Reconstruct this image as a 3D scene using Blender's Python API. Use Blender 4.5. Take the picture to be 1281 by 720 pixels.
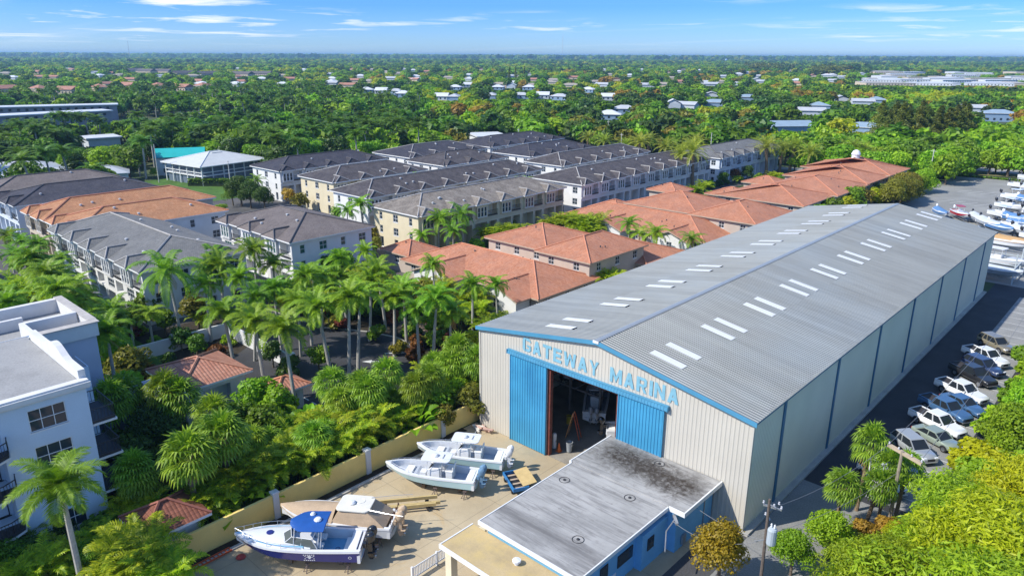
import bpy, bmesh, math, random
import numpy as np
from mathutils import Vector, Matrix, Euler
R_ = random.Random(7)
for o in list(bpy.data.objects): bpy.data.objects.remove(o)
S = bpy.context.scene
COL = S.collection
PI = math.pi
rad = math.radians

# ------------------------------------------------------------------ camera
CAM = Vector((19.73, -48.43, 36.0))
TH, ROLL, YAW, FPX = 0.309575, 0.00435887, -0.745029, 907.774
fw = Vector((math.sin(YAW)*math.cos(TH), math.cos(YAW)*math.cos(TH), -math.sin(TH)))
rt = Vector((math.cos(YAW), -math.sin(YAW), 0)); up = rt.cross(fw)
r2 = rt*math.cos(ROLL)+up*math.sin(ROLL); u2 = -rt*math.sin(ROLL)+up*math.cos(ROLL)
cd = bpy.data.cameras.new('camera'); cam = bpy.data.objects.new('camera', cd); COL.objects.link(cam)
m3 = Matrix((r2, u2, -fw)).transposed()
cam.matrix_world = Matrix.Translation(CAM) @ m3.to_4x4()
cd.sensor_width = 36; cd.lens = FPX/1281*36; cd.clip_start = 0.5; cd.clip_end = 60000
S.camera = cam

# ------------------------------------------------------------------ light
SUN_EL = rad(43); SUNV = Vector((-0.48*math.cos(SUN_EL), -0.877*math.cos(SUN_EL), math.sin(SUN_EL)))
W = bpy.data.worlds.new('World'); S.world = W; W.use_nodes = True
wn = W.node_tree; wn.nodes.clear()
def N(nt, t, **k):
    n = nt.nodes.new(t)
    for a, b in k.items():
        if a.startswith('i_'): n.inputs[a[2:].replace('_', ' ')].default_value = b
        else: setattr(n, a, b)
    return n
def lk(nt, a, b): nt.links.new(a, b)
def mixc(nt, fac, a, b, mode='MIX'):
    n = nt.nodes.new('ShaderNodeMix'); n.data_type = 'RGBA'; n.blend_type = mode; n.clamp_factor = True
    for s, v in ((n.inputs[0], fac), (n.inputs[6], a), (n.inputs[7], b)):
        if isinstance(v, bpy.types.NodeSocket): nt.links.new(v, s)
        elif isinstance(v, (int, float)): s.default_value = v
        else: s.default_value = (*v, 1)
    return n.outputs[2]
def ramp(nt, fac, lo, hi, a=0, b=1):
    n = nt.nodes.new('ShaderNodeMapRange'); n.inputs[1].default_value = lo; n.inputs[2].default_value = hi
    n.inputs[3].default_value = a; n.inputs[4].default_value = b
    nt.links.new(fac, n.inputs[0]); return n.outputs[0]
def mth(nt, op, a, b=None):
    n = nt.nodes.new('ShaderNodeMath'); n.operation = op
    for s, v in ((n.inputs[0], a), (n.inputs[1], b)):
        if v is None: continue
        if isinstance(v, bpy.types.NodeSocket): nt.links.new(v, s)
        else: s.default_value = v
    return n.outputs[0]
sky = N(wn, 'ShaderNodeTexSky', sky_type='NISHITA', sun_disc=False, sun_elevation=SUN_EL,
        sun_rotation=math.atan2(SUNV.x, SUNV.y), altitude=0, air_density=1.0, dust_density=0.2, ozone_density=3.0)
geo = N(wn, 'ShaderNodeTexCoord')
sep = N(wn, 'ShaderNodeSeparateXYZ'); lk(wn, geo.outputs['Generated'], sep.inputs[0])
# wispy clouds: noise over the direction, flattened toward the horizon
el = sep.outputs['Z']
den = mth(wn, 'ADD', mth(wn, 'MAXIMUM', el, 0.0), 0.035)
cx = mth(wn, 'DIVIDE', sep.outputs['X'], den); cy = mth(wn, 'DIVIDE', sep.outputs['Y'], den)
cmb = N(wn, 'ShaderNodeCombineXYZ'); lk(wn, mth(wn, 'ADD', cx, 3.7), cmb.inputs[0]); lk(wn, cy, cmb.inputs[1])
n1 = N(wn, 'ShaderNodeTexNoise', i_Scale=0.75, i_Detail=7.0, i_Roughness=0.55, i_Distortion=0.4); lk(wn, cmb.outputs[0], n1.inputs['Vector'])
n2 = N(wn, 'ShaderNodeTexNoise', i_Scale=0.11, i_Detail=3.0); lk(wn, cmb.outputs[0], n2.inputs['Vector'])
cl = mth(wn, 'MULTIPLY', ramp(wn, n1.outputs[0], 0.52, 0.68), ramp(wn, n2.outputs[0], 0.46, 0.60))
cl = mth(wn, 'MULTIPLY', cl, ramp(wn, el, 0.004, 0.03))
# thin veil streaks
mp = N(wn, 'ShaderNodeMapping'); mp.inputs['Rotation'].default_value = (0, 0, 0.6); mp.inputs['Scale'].default_value = (0.05, 0.5, 1)
lk(wn, cmb.outputs[0], mp.inputs['Vector'])
n3 = N(wn, 'ShaderNodeTexNoise', i_Scale=1.0, i_Detail=5.0); lk(wn, mp.outputs[0], n3.inputs['Vector'])
veil = mth(wn, 'MULTIPLY', ramp(wn, n3.outputs[0], 0.52, 0.85, 0, 0.35), ramp(wn, el, 0.0, 0.02))
clf = mth(wn, 'MAXIMUM', cl, veil)
tint = mixc(wn, ramp(wn, el, 0.0, 0.06), (0.40, 0.60, 1.02), (0.20, 0.44, 1.0)); tint = mixc(wn, ramp(wn, el, 0.06, 0.4), tint, (0.72, 0.90, 1.10))
blue = mixc(wn, 1.0, sky.outputs[0], tint, 'MULTIPLY')
skyc = mixc(wn, clf, blue, (5.8, 6.0, 6.4))
bg = N(wn, 'ShaderNodeBackground', i_Strength=0.15); lk(wn, skyc, bg.inputs[0])
wo = N(wn, 'ShaderNodeOutputWorld'); lk(wn, bg.outputs[0], wo.inputs[0])
sd = bpy.data.lights.new('sun', 'SUN'); sd.energy = 4.3; sd.angle = rad(0.53); sd.color = (1.0, 0.95, 0.86)
so = bpy.data.objects.new('sun', sd); COL.objects.link(so); so.location = SUNV*200
so.rotation_euler = SUNV.to_track_quat('Z', 'Y').to_euler()
S.view_settings.view_transform = 'Standard'; S.view_settings.look = 'None'
S.view_settings.exposure = 0.40; S.view_settings.gamma = 1.0
S.render.engine = 'CYCLES'
S.cycles.max_bounces = 6; S.cycles.diffuse_bounces = 3; S.cycles.glossy_bounces = 2
S.cycles.transmission_bounces = 3; S.cycles.transparent_max_bounces = 6; S.cycles.volume_bounces = 0
S.cycles.caustics_reflective = False; S.cycles.caustics_refractive = False
S.cycles.use_denoising = True

# ------------------------------------------------------------------ mesh builder
def gz(x):
    t = min(1, max(0, (x+18)/8)); return -1.15+1.15*t*t*(3-2*t)
class MB:
    def __init__(s): s.v = []; s.f = []; s.mi = []; s.sm = []; s.M = None; s.mat = 0; s.smooth = False
    def add(s, vs, fs):
        b = len(s.v)
        if s.M is not None: vs = [s.M @ Vector(p) for p in vs]
        s.v += [tuple(p) for p in vs]
        for f in fs: s.f.append(tuple(i+b for i in f)); s.mi.append(s.mat); s.sm.append(s.smooth)
        return s
    def quad(s, a, b, c, d): return s.add([a, b, c, d], [(0, 1, 2, 3)])
    def poly(s, p): return s.add(p, [tuple(range(len(p)))])
    def box(s, x0, y0, z0, x1, y1, z1):
        return s.add([(x0,y0,z0),(x1,y0,z0),(x1,y1,z0),(x0,y1,z0),(x0,y0,z1),(x1,y0,z1),(x1,y1,z1),(x0,y1,z1)],
                     [(0,3,2,1),(4,5,6,7),(0,1,5,4),(1,2,6,5),(2,3,7,6),(3,0,4,7)])
    def cbox(s, c, d): return s.box(c[0]-d[0]/2, c[1]-d[1]/2, c[2]-d[2]/2, c[0]+d[0]/2, c[1]+d[1]/2, c[2]+d[2]/2)
    def prism(s, pts, z0, z1):
        n = len(pts)
        return s.add([(x, y, z0) for x, y in pts]+[(x, y, z1) for x, y in pts],
                     [tuple(range(n-1, -1, -1)), tuple(range(n, 2*n))]+[(i, (i+1) % n, n+(i+1) % n, n+i) for i in range(n)])
    def tube(s, pts, r, n=6, cap=True):
        pts = [Vector(p) for p in pts]; k = len(pts)
        rs = r if isinstance(r, (list, tuple)) else [r]*k
        vs = []; prev = None
        for i, p in enumerate(pts):
            t = (pts[min(i+1, k-1)]-pts[max(i-1, 0)]).normalized()
            a = Vector((0, 0, 1)) if abs(t.z) < .9 else Vector((1, 0, 0))
            if prev is not None: a = prev
            u = (a-t*a.dot(t)).normalized(); w = t.cross(u); prev = u
            vs += [p+(u*math.cos(2*PI*j/n)+w*math.sin(2*PI*j/n))*rs[i] for j in range(n)]
        fs = [(i*n+j, i*n+(j+1) % n, (i+1)*n+(j+1) % n, (i+1)*n+j) for i in range(k-1) for j in range(n)]
        if cap: fs += [tuple(range(n-1, -1, -1)), tuple((k-1)*n+j for j in range(n))]
        return s.add(vs, fs)
    def bar(s, a, b, w, h=None):
        """a square-section bar"""
        h = h or w; a = Vector(a); b = Vector(b); t = (b-a).normalized()
        q = Vector((0, 0, 1)) if abs(t.z) < .95 else Vector((1, 0, 0))
        u = t.cross(q).normalized(); v = u.cross(t)
        vs = [p+u*i*w/2+v*j*h/2 for p in (a, b) for i, j in ((-1,-1),(1,-1),(1,1),(-1,1))]
        return s.add(vs, [(3,2,1,0),(4,5,6,7),(0,1,5,4),(1,2,6,5),(2,3,7,6),(3,0,4,7)])
    def lathe(s, c, prof, n=12):
        vs = [(c[0]+r*math.cos(2*PI*j/n), c[1]+r*math.sin(2*PI*j/n), c[2]+z) for r, z in prof for j in range(n)]
        k = len(prof)
        fs = [(i*n+j, i*n+(j+1) % n, (i+1)*n+(j+1) % n, (i+1)*n+j) for i in range(k-1) for j in range(n)]
        fs += [tuple(range(n-1, -1, -1)), tuple((k-1)*n+j for j in range(n))]
        return s.add(vs, fs)
    def loft(s, rings, closed=True, cap=True):
        n = len(rings[0]); k = len(rings)
        vs = [p for r in rings for p in r]
        m = n if closed else n-1
        fs = [(i*n+j, i*n+(j+1) % n, (i+1)*n+(j+1) % n, (i+1)*n+j) for i in range(k-1) for j in range(m)]
        if cap: fs += [tuple(range(n-1, -1, -1)), tuple((k-1)*n+j for j in range(n))]
        return s.add(vs, fs)
    def ellipsoid(s, c, r, nu=10, nv=6):
        vs = [(c[0]+r[0]*math.cos(2*PI*j/nu)*math.sin(PI*i/nv), c[1]+r[1]*math.sin(2*PI*j/nu)*math.sin(PI*i/nv), c[2]-r[2]*math.cos(PI*i/nv))
              for i in range(nv+1) for j in range(nu)]
        return s.add(vs, [(i*nu+j, i*nu+(j+1) % nu, (i+1)*nu+(j+1) % nu, (i+1)*nu+j) for i in range(nv) for j in range(nu)])
    def mesh(s, name, mats, uv=True, sharp=None):
        me = bpy.data.meshes.new(name); me.from_pydata(s.v, [], s.f)
        for m in (mats if isinstance(mats, (list, tuple)) else [mats]): me.materials.append(m)
        if any(s.mi): me.polygons.foreach_set('material_index', s.mi)
        if any(s.sm): me.polygons.foreach_set('use_smooth', s.sm)
        if uv and len(me.loops):
            nl = len(me.loops); npoly = len(me.polygons)
            li = np.empty(nl, 'i'); me.loops.foreach_get('vertex_index', li)
            co = np.empty(len(me.vertices)*3, 'f'); me.vertices.foreach_get('co', co); co = co.reshape(-1, 3)[li]
            no = np.empty(npoly*3, 'f'); me.polygons.foreach_get('normal', no); no = no.reshape(-1, 3)
            ct = np.empty(npoly, 'i'); me.polygons.foreach_get('loop_total', ct); no = np.repeat(no, ct, 0)
            u = np.stack([-no[:, 1], no[:, 0], np.zeros(nl)], 1); ln = np.linalg.norm(u, axis=1)
            u[ln < 1e-3] = (1, 0, 0); ln[ln < 1e-3] = 1; u /= ln[:, None]; v = np.cross(no, u)
            L = me.uv_layers.new(name='metres')
            L.data.foreach_set('uv', np.stack([(co*u).sum(1), (co*v).sum(1)], 1).astype('f').ravel())
        if sharp: me.set_sharp_from_angle(angle=sharp)
        return me
    def build(s, name, mats, parent=None, loc=None, rz=0, bevel=0, uv=True, sharp=None, kind=None):
        o = bpy.data.objects.new(name, s.mesh(name, mats, uv, sharp)); COL.objects.link(o)
        if parent: o.parent = parent
        if loc is not None: o.location = loc
        o.rotation_euler.z = rz
        if bevel:
            b = o.modifiers.new('edge', 'BEVEL'); b.width = bevel; b.segments = 2; b.limit_method = 'ANGLE'; b.angle_limit = rad(40)
        if kind: o['kind'] = kind
        return o
def tag(o, label, cat, group=None, kind=None):
    o['label'] = label; o['category'] = cat
    if group: o['group'] = group
    if kind: o['kind'] = kind
    return o
def thing(name, label, cat, loc=(0,0,0), rz=0, group=None):
    o = bpy.data.objects.new(name, None); COL.objects.link(o); o.empty_display_size = .3
    o.location = loc; o.rotation_euler.z = rz
    return tag(o, label, cat, group)
def inst(name, me, parent=None, loc=(0,0,0), rz=0, sc=None):
    o = bpy.data.objects.new(name, me); COL.objects.link(o); o.parent = parent
    o.location = loc; o.rotation_euler.z = rz
    if sc is not None: o.scale = sc if isinstance(sc, (tuple, list)) else (sc,)*3
    return o
def copy_tree(o, parent=None):
    c = o.copy(); COL.objects.link(c); c.parent = parent
    for ch in list(o.children): copy_tree(ch, c)
    return c
def dup(root, loc, rz=0, label=None, group=None, sc=None):
    c = copy_tree(root); c.location = loc; c.rotation_euler.z = rz
    if label: c['label'] = label
    if group: c['group'] = group
    if sc: c.scale = (sc, sc, sc)
    return c
def Tm(x=0, y=0, z=0, rx=0, ry=0, rz=0): return Matrix.Translation((x, y, z)) @ Euler((rx, ry, rz)).to_matrix().to_4x4()

# ------------------------------------------------------------------ materials
MATS = {}
def newmat(name):
    m = bpy.data.materials.new(name); m.use_nodes = True; nt = m.node_tree
    b = nt.nodes['Principled BSDF']; return m, nt, b
def surf(name, col, rough=.7, var=.12, scale=1.5, fine=0.0, fscale=20, bump=0.0, bscale=30, metal=0.0, spec=.4, dirt=None, dscale=.25, drange=(.52,.75), dfac=.6, coords='Object', coat=0.0):
    """a plain surface: broad and fine colour variation, optional dirt patches and fine bump"""
    if name in MATS: return MATS[name]
    m, nt, b = newmat(name)
    tc = N(nt, 'ShaderNodeTexCoord'); co = tc.outputs[coords]
    n = N(nt, 'ShaderNodeTexNoise', i_Scale=scale, i_Detail=4.0); lk(nt, co, n.inputs['Vector'])
    c = mixc(nt, ramp(nt, n.outputs[0], .3, .7), [x*(1-var) for x in col], [min(1, x*(1+var)) for x in col])
    if fine:
        n2 = N(nt, 'ShaderNodeTexNoise', i_Scale=fscale, i_Detail=3.0); lk(nt, co, n2.inputs['Vector'])
        c = mixc(nt, ramp(nt, n2.outputs[0], .35, .65), c, mixc(nt, 1.0, c, [1-fine]*3, 'MULTIPLY'))
    if dirt:
        n3 = N(nt, 'ShaderNodeTexNoise', i_Scale=dscale, i_Detail=6.0, i_Roughness=.65); lk(nt, co, n3.inputs['Vector'])
        c = mixc(nt, ramp(nt, n3.outputs[0], *drange, 0, dfac), c, dirt)
    lk(nt, c, b.inputs['Base Color'])
    b.inputs['Roughness'].default_value = rough; b.inputs['Metallic'].default_value = metal
    b.inputs['Specular IOR Level'].default_value = spec; b.inputs['Coat Weight'].default_value = coat
    if bump:
        n4 = N(nt, 'ShaderNodeTexNoise', i_Scale=bscale, i_Detail=3.0); lk(nt, co, n4.inputs['Vector'])
        bp = N(nt, 'ShaderNodeBump', i_Strength=bump, i_Distance=.03); lk(nt, n4.outputs[0], bp.inputs['Height']); lk(nt, bp.outputs[0], b.inputs['Normal'])
    MATS[name] = m; return m
def tile(name, col, col2, row=.36, colw=.30, barrel=.5, stain=None, var=.16, sfac=.5):
    """roof tiles laid in rows: uses the metre UVs (v up the slope)"""
    m, nt, b = newmat(name)
    uv = N(nt, 'ShaderNodeUVMap'); tc = N(nt, 'ShaderNodeTexCoord')
    br = N(nt, 'ShaderNodeTexBrick', offset=0.5 if barrel == 0 else 0.0, i_Scale=1.0)
    br.inputs['Brick Width'].default_value = colw; br.inputs['Row Height'].default_value = row
    br.inputs['Mortar Size'].default_value = .012; br.inputs['Bias'].default_value = 0
    br.inputs['Color1'].default_value = (*col, 1); br.inputs['Color2'].default_value = (*col2, 1)
    br.inputs['Mortar'].default_value = (*[x*.45 for x in col], 1)
    lk(nt, uv.outputs[0], br.inputs['Vector'])
    n = N(nt, 'ShaderNodeTexNoise', i_Scale=.35, i_Detail=6.0, i_Roughness=.6); lk(nt, tc.outputs['Object'], n.inputs['Vector'])
    c = mixc(nt, ramp(nt, n.outputs[0], .3, .7), mixc(nt, 1., br.outputs[0], [1-var]*3, 'MULTIPLY'), mixc(nt, 1., br.outputs[0], [1+var]*3, 'MULTIPLY'))
    if stain:
        n3 = N(nt, 'ShaderNodeTexNoise', i_Scale=.6, i_Detail=8.0, i_Roughness=.7); lk(nt, tc.outputs['Object'], n3.inputs['Vector'])
        c = mixc(nt, ramp(nt, n3.outputs[0], .45, .72, 0, sfac), c, stain)
    lk(nt, c, b.inputs['Base Color']); b.inputs['Roughness'].default_value = .75; b.inputs['Specular IOR Level'].default_value = .25
    sp = N(nt, 'ShaderNodeSeparateXYZ'); lk(nt, uv.outputs[0], sp.inputs[0])
    fr = mth(nt, 'FRACT', mth(nt, 'DIVIDE', sp.outputs[1], row))          # lip of each course
    h = mth(nt, 'SUBTRACT', 1.0, fr)
    if barrel:
        s_ = mth(nt, 'ABSOLUTE', mth(nt, 'SINE', mth(nt, 'MULTIPLY', sp.outputs[0], PI/colw)))
        h = mth(nt, 'ADD', h, mth(nt, 'MULTIPLY', s_, barrel))
    bp = N(nt, 'ShaderNodeBump', i_Strength=.9, i_Distance=.06); lk(nt, h, bp.inputs['Height']); lk(nt, bp.outputs[0], b.inputs['Normal'])
    MATS[name] = m; return m
def leaf(name, c1, c2, trans=.35, objvar=.25, hue=.04, rough=.5):
    m, nt, b = newmat(name); c1 = [x*k_ for x, k_ in zip(c1, (1.58,1.42,.9))]; c2 = [x*k_ for x, k_ in zip(c2, (1.58,1.42,.9))]
    g = N(nt, 'ShaderNodeNewGeometry'); oi = N(nt, 'ShaderNodeObjectInfo')
    c = mixc(nt, g.outputs['Random Per Island'], c1, c2)
    hs = N(nt, 'ShaderNodeHueSaturation'); lk(nt, c, hs.inputs['Color'])
    lk(nt, ramp(nt, oi.outputs['Random'], 0, 1, .5-hue, .5+hue), hs.inputs['Hue'])
    rr = mth(nt, 'FRACT', mth(nt, 'MULTIPLY', oi.outputs['Random'], 7.31))
    lk(nt, ramp(nt, rr, 0, 1, 1-objvar, 1+objvar), hs.inputs['Value'])
    lk(nt, hs.outputs[0], b.inputs['Base Color']); b.inputs['Roughness'].default_value = rough; b.inputs['Specular IOR Level'].default_value = .35
    t = N(nt, 'ShaderNodeBsdfTranslucent'); lk(nt, mixc(nt, 1., hs.outputs[0], (1.15, 1.25, .6), 'MULTIPLY'), t.inputs[0])
    mx = N(nt, 'ShaderNodeMixShader', i_Fac=trans); lk(nt, b.outputs[0], mx.inputs[1]); lk(nt, t.outputs[0], mx.inputs[2])
    lk(nt, mx.outputs[0], nt.nodes['Material Output'].inputs[0]); MATS[name] = m; return m
def glass(name, col=(.03,.045,.06), rough=.06):
    m, nt, b = newmat(name); b.inputs['Base Color'].default_value = (*col, 1); b.inputs['Roughness'].default_value = rough
    b.inputs['Specular IOR Level'].default_value = .45; MATS[name] = m; return m
WHITE = surf('white_paint', (.73,.74,.75), .5, .04)
TRIM = surf('trim_white', (.74,.74,.72), .6, .05)
DARK = surf('dark_metal', (.03,.03,.035), .45, .1)
GREY = surf('grey_metal', (.35,.36,.37), .4, .1, metal=.5)
GLASS = glass('window_glass')
GLASSG = glass('green_window_glass', (.03,.10,.09))
RUBBER = surf('rubber', (.02,.02,.022), .8, .1)
STEEL = surf('steel', (.55,.56,.58), .3, .08, metal=.9)
WOODP = surf('pole_wood', (.13,.10,.08), .85, .25, 6)
# ------------------------------------------------------------------ ground
def sheet(name, x0, x1, y0, y1, dz, mat, nx=24, ny=1, kind='structure'):
    """a sheet that follows the ground height"""
    mb = MB()
    xs = sorted(set([x0, x1]+[x for x in [-18+8*i/10 for i in range(11)] if x0 < x < x1]))
    for a, b in zip(xs, xs[1:]):
        mb.quad((a, y0, gz(a)+dz), (b, y0, gz(b)+dz), (b, y1, gz(b)+dz), (a, y1, gz(a)+dz))
    return mb.build(name, mat, kind=kind)
def flat(name, pts, z, mat, kind='structure'):
    return MB().poly([(x, y, z) for x, y in pts]).build(name, mat, kind=kind)
m, nt, b = newmat('earth_and_grass'); tc = N(nt, 'ShaderNodeTexCoord')
na = N(nt, 'ShaderNodeTexNoise', i_Scale=.05, i_Detail=8.0, i_Roughness=.65); lk(nt, tc.outputs['Object'], na.inputs['Vector'])
nb = N(nt, 'ShaderNodeTexNoise', i_Scale=1.3, i_Detail=5.0); lk(nt, tc.outputs['Object'], nb.inputs['Vector'])
c = mixc(nt, ramp(nt, na.outputs[0], .42, .6), (.035, .065, .018), (.085, .085, .045))
c = mixc(nt, ramp(nt, nb.outputs[0], .35, .7), c, (.05, .085, .02)); lk(nt, c, b.inputs['Base Color']); b.inputs['Roughness'].default_value = .95
EARTH = m
xs = [-14000, -4000, -1000, -300, -60]+[-18+8*i/10 for i in range(11)]+[20, 100, 1000, 4000]
ys = [-300, -60, 300, 1000, 4000, 14000]
mb = MB()
for a, c_ in zip(xs, xs[1:]):
    for d, e in zip(ys, ys[1:]): mb.quad((a, d, gz(a)-.02), (c_, d, gz(c_)-.02), (c_, e, gz(c_)-.02), (a, e, gz(a)-.02))
mb.build('ground', EARTH, kind='structure')

GRASS = surf('lawn_green', (.075,.17,.02), .9, .25, .5, .35, 6, .4, 40)
MULCH = surf('planting_soil', (.045,.035,.022), .95, .3, 2, .5, 12)
m, nt, b = newmat('yard_concrete'); tc = N(nt, 'ShaderNodeTexCoord')
def nz(sc, det=5.0, ro=.6, dist=0.0):
    n = N(nt, 'ShaderNodeTexNoise', i_Scale=sc, i_Detail=det, i_Roughness=ro, i_Distortion=dist); lk(nt, tc.outputs['Object'], n.inputs['Vector']); return n.outputs[0]
c = mixc(nt, ramp(nt, nz(.16, 7, .65), .35, .68), (.41,.325,.205), (.54,.44,.285))
c = mixc(nt, ramp(nt, nz(.55, 8, .7, .8), .55, .75, 0, .55), c, (.30,.26,.19))
c = mixc(nt, ramp(nt, nz(.08, 4), .55, .72, 0, .6), c, (.36,.335,.29))
c = mixc(nt, ramp(nt, nz(.3, 6, .7, 1.5), .58, .7, 0, .5), c, (.52,.34,.13))
c = mixc(nt, ramp(nt, nz(.8, 4, .5), .68, .76, 0, .7), c, (.17,.15,.12))
sj = N(nt, 'ShaderNodeSeparateXYZ'); lk(nt, tc.outputs['Object'], sj.inputs[0])
for ax_ in (0, 1):
    jf = mth(nt, 'FRACT', mth(nt, 'DIVIDE', sj.outputs[ax_], 4.6)); c = mixc(nt, mth(nt, 'MULTIPLY', mth(nt, 'LESS_THAN', jf, .012), .55), c, (.2,.17,.12))
c = mixc(nt, ramp(nt, nz(14, 3), .3, .7), c, mixc(nt, 1., c, (.86,.86,.86), 'MULTIPLY'))
lk(nt, c, b.inputs['Base Color']); b.inputs['Roughness'].default_value = .85
YARD = m
ASPH = surf('asphalt', (.085,.085,.09), .85, .18, .3, .3, 9, .2, 60, dirt=(.14,.135,.125), dscale=.12)
ASPHD = surf('new_asphalt', (.05,.05,.055), .8, .2, .3, .3, 9, .2, 60)
LOTM = surf('lot_asphalt', (.30,.30,.28), .85, .15, .15, .25, 8, dirt=(.22,.22,.21), dscale=.08)
CONC = surf('concrete', (.46,.44,.40), .85, .12, .6, .2, 10, dirt=(.25,.23,.2), dscale=.5)
PAVER = surf('pavers', (.36,.25,.19), .85, .2, 1, .3, 7)
sheet('marina_yard', -30.0, -2.0, -70, -.06, .004, YARD)
sheet('warehouse_floor', -29.2, -.2, -.05, 84.8, .004, surf('floor_concrete', (.33,.30,.25), .7, .2, .5, .2, 8))
flat('office_side_paving', [(-4.0,-16),(.54,-16),(.54,-.1),(-4.0,-.1)], .003, ASPH)
flat('parking_lane', [(.55,-14), (13.5,-14), (13.5,150), (.55,150)], .004, ASPHD)
flat('lane_concrete', [(.56,-14), (13.4,-14), (13.4,11), (.56,11)], .0075, surf('lane_grey', (.27,.27,.26), .85, .15, .3, .25, 8))
flat('parking_strip', [(4.9,12), (9.9,12), (9.9,86), (4.9,86)], .008, surf('parking_slab', (.30,.30,.29), .85, .14, .4, .25, 8))
mb = MB()
for y in range(14, 86, 3): mb.box(5.0, y, .0085, 9.6, y+.1, .0125)
mb.build('parking_lines', surf('faded_line_paint', (.6,.6,.58), .8, .2, 3), kind='structure')
flat('north_lot', [(-31,92), (60,92), (60,222), (-34,222)], .006, LOTM)
mb = MB()
for i in range(15): mb.M = Tm(-26+i*2.75, 186, .0095, rz=rad(-24)); mb.box(0, 0, 0, .14, 6, .003); mb.M = Tm(-26+i*2.75, 166, .0095, rz=rad(-24)); mb.box(0, 0, 0, .14, 6, .003)
mb.M = None
mb.build('lot_lines', surf('faded_line_paint', ()), kind='structure')
# the street beyond the lot
flat('north_street', [(-300,236), (300,236), (300,247), (-300,247)], -.9+.92, surf('street_asphalt', (.30,.29,.275), .9, .12, .2))
flat('street_verge', [(-70,224), (120,224), (120,235), (-70,235)], .006, surf('dry_grass', (.19,.18,.07), .95, .3, .3))
# estate drive with pavers and planting
flat('estate_paving', [(-175,-22), (-30.4,-22), (-30.4,6), (-40,30), (-40,70), (-175,70)], -1.146, surf('estate_asphalt', (.11,.105,.10), .85, .2, .3, .3, 9))
flat('estate_court', [(-175,70.01), (-100,70.01), (-78,70.01), (-78,200), (-175,200)], -1.146, surf('estate_asphalt', ()))
flat('garden_soil', [(-82,-60), (-30.4,-60), (-30.4,112), (-44,112), (-46,26), (-84,28), (-84,4), (-82,-4)], -1.142, MULCH)
road = [(-41.2,-30), (-41.0,-8), (-41.5,.2), (-43.2,3.8), (-46,6.7), (-50,8.8), (-55,9.4), (-59.6,8.2), (-66,4.6), (-82,3), (-82,-3), (-70,-2), (-66,-8), (-64,-14), (-60,-12.5), (-52.5,-12.5), (-49.5,-14), (-49.2,-30)]
flat('entry_road', road, -1.135, ASPHD)
mb = MB()
kerb = road[:10]
for a, c_ in zip(kerb, kerb[1:]): mb.bar((*a, -1.10), (*c_, -1.10), .22, .14)
mb.build('road_kerb', CONC, kind='structure')
flat('paver_walk', [(-40.6,-2), (-38.4,-2), (-38.6,5), (-42,10.5), (-47,14.5), (-54,16), (-60,15), (-60,12.6), (-54,13), (-48,11.2), (-44,8), (-41,4)], -1.13, PAVER)
WPAINT = surf('road_white', (.62,.62,.6), .7, .15, 4); YPAINT = surf('road_yellow', (.55,.36,.06), .7, .15, 4)
mb = MB()
def arrow(x, y, rz):
    mb.M = Tm(x, y, -1.131, rz=rz)
    mb.poly([(-.12,-1.4,0), (.12,-1.4,0), (.12,.2,0), (-.12,.2,0)]); mb.poly([(-.5,.2,0), (.5,.2,0), (0,1.4,0)]); mb.M = None
arrow(-51.0, 2.2, rad(135)); arrow(-51.1, 5.9, rad(-40))
for i in range(5): mb.box(-50.0+i*1.6, -9.5, -1.134, -49.0+i*1.6, -9.35, -1.131)
mb.build('road_arrows', WPAINT, kind='structure')
mb = MB(); mb.bar((-45.8,1.2,-1.132), (-50.8,4.6,-1.132), .12, .004); mb.bar((-45.6,1.5,-1.132), (-50.6,4.9,-1.132), .12, .004)
mb.build('road_centre_lines', YPAINT, kind='structure')
flat('side_lawn', [(-214,24), (-168,24), (-168,64), (-196,64), (-214,46)], -1.14, GRASS)
flat('front_lawn', [(-124,-60), (-66,-60), (-66,-15), (-124,-17)], -1.138, GRASS)
flat('front_path', [(-124,-24), (-66,-24), (-66,-21.5), (-124,-21.5)], -1.132, PAVER)
flat('canal_road', [(-215,165), (-60,206), (-60,213), (-215,172)], -1.139, surf('street_asphalt', ()))
flat('park_path', [(-300,20), (-235,28), (-235,31), (-300,23)], -1.13, CONC)

# ------------------------------------------------------------------ marina warehouse
SIDING = surf('cream_siding', (.535,.50,.43), .55, .05, .25, dirt=(.45,.38,.28), dscale=.35, drange=(.62,.85), dfac=.35)
SIDEG = surf('pale_green_siding', (.72,.69,.55), .55, .05, .25)
BTRIM = surf('blue_trim', (.075,.27,.42), .45, .08, .5)
BDOOR = surf('blue_door_steel', (.055,.29,.48), .5, .1, .35, dirt=(.02,.16,.36), dscale=.25, dfac=.5)
DBLUE = surf('dark_blue_post', (.05,.16,.27), .5, .08)
ROOFM = surf('galvanised_roof', (.252,.262,.25), .47, .06, .12, .05, 3, metal=.25, spec=.5, dirt=(.24,.27,.285), dscale=.06, drange=(.45,.65), dfac=.7)
nt = ROOFM.node_tree; b = nt.nodes['Principled BSDF']; tc = N(nt, 'ShaderNodeTexCoord'); sp = N(nt, 'ShaderNodeSeparateXYZ'); lk(nt, tc.outputs['Object'], sp.inputs[0])
cb = N(nt, 'ShaderNodeCombineXYZ'); lk(nt, mth(nt, 'FLOOR', mth(nt, 'DIVIDE', sp.outputs[1], 1.08)), cb.inputs[0]); lk(nt, mth(nt, 'FLOOR', mth(nt, 'DIVIDE', sp.outputs[0], 7.4)), cb.inputs[1])
wno = N(nt, 'ShaderNodeTexWhiteNoise', noise_dimensions='2D'); lk(nt, cb.outputs[0], wno.inputs['Vector'])
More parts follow.
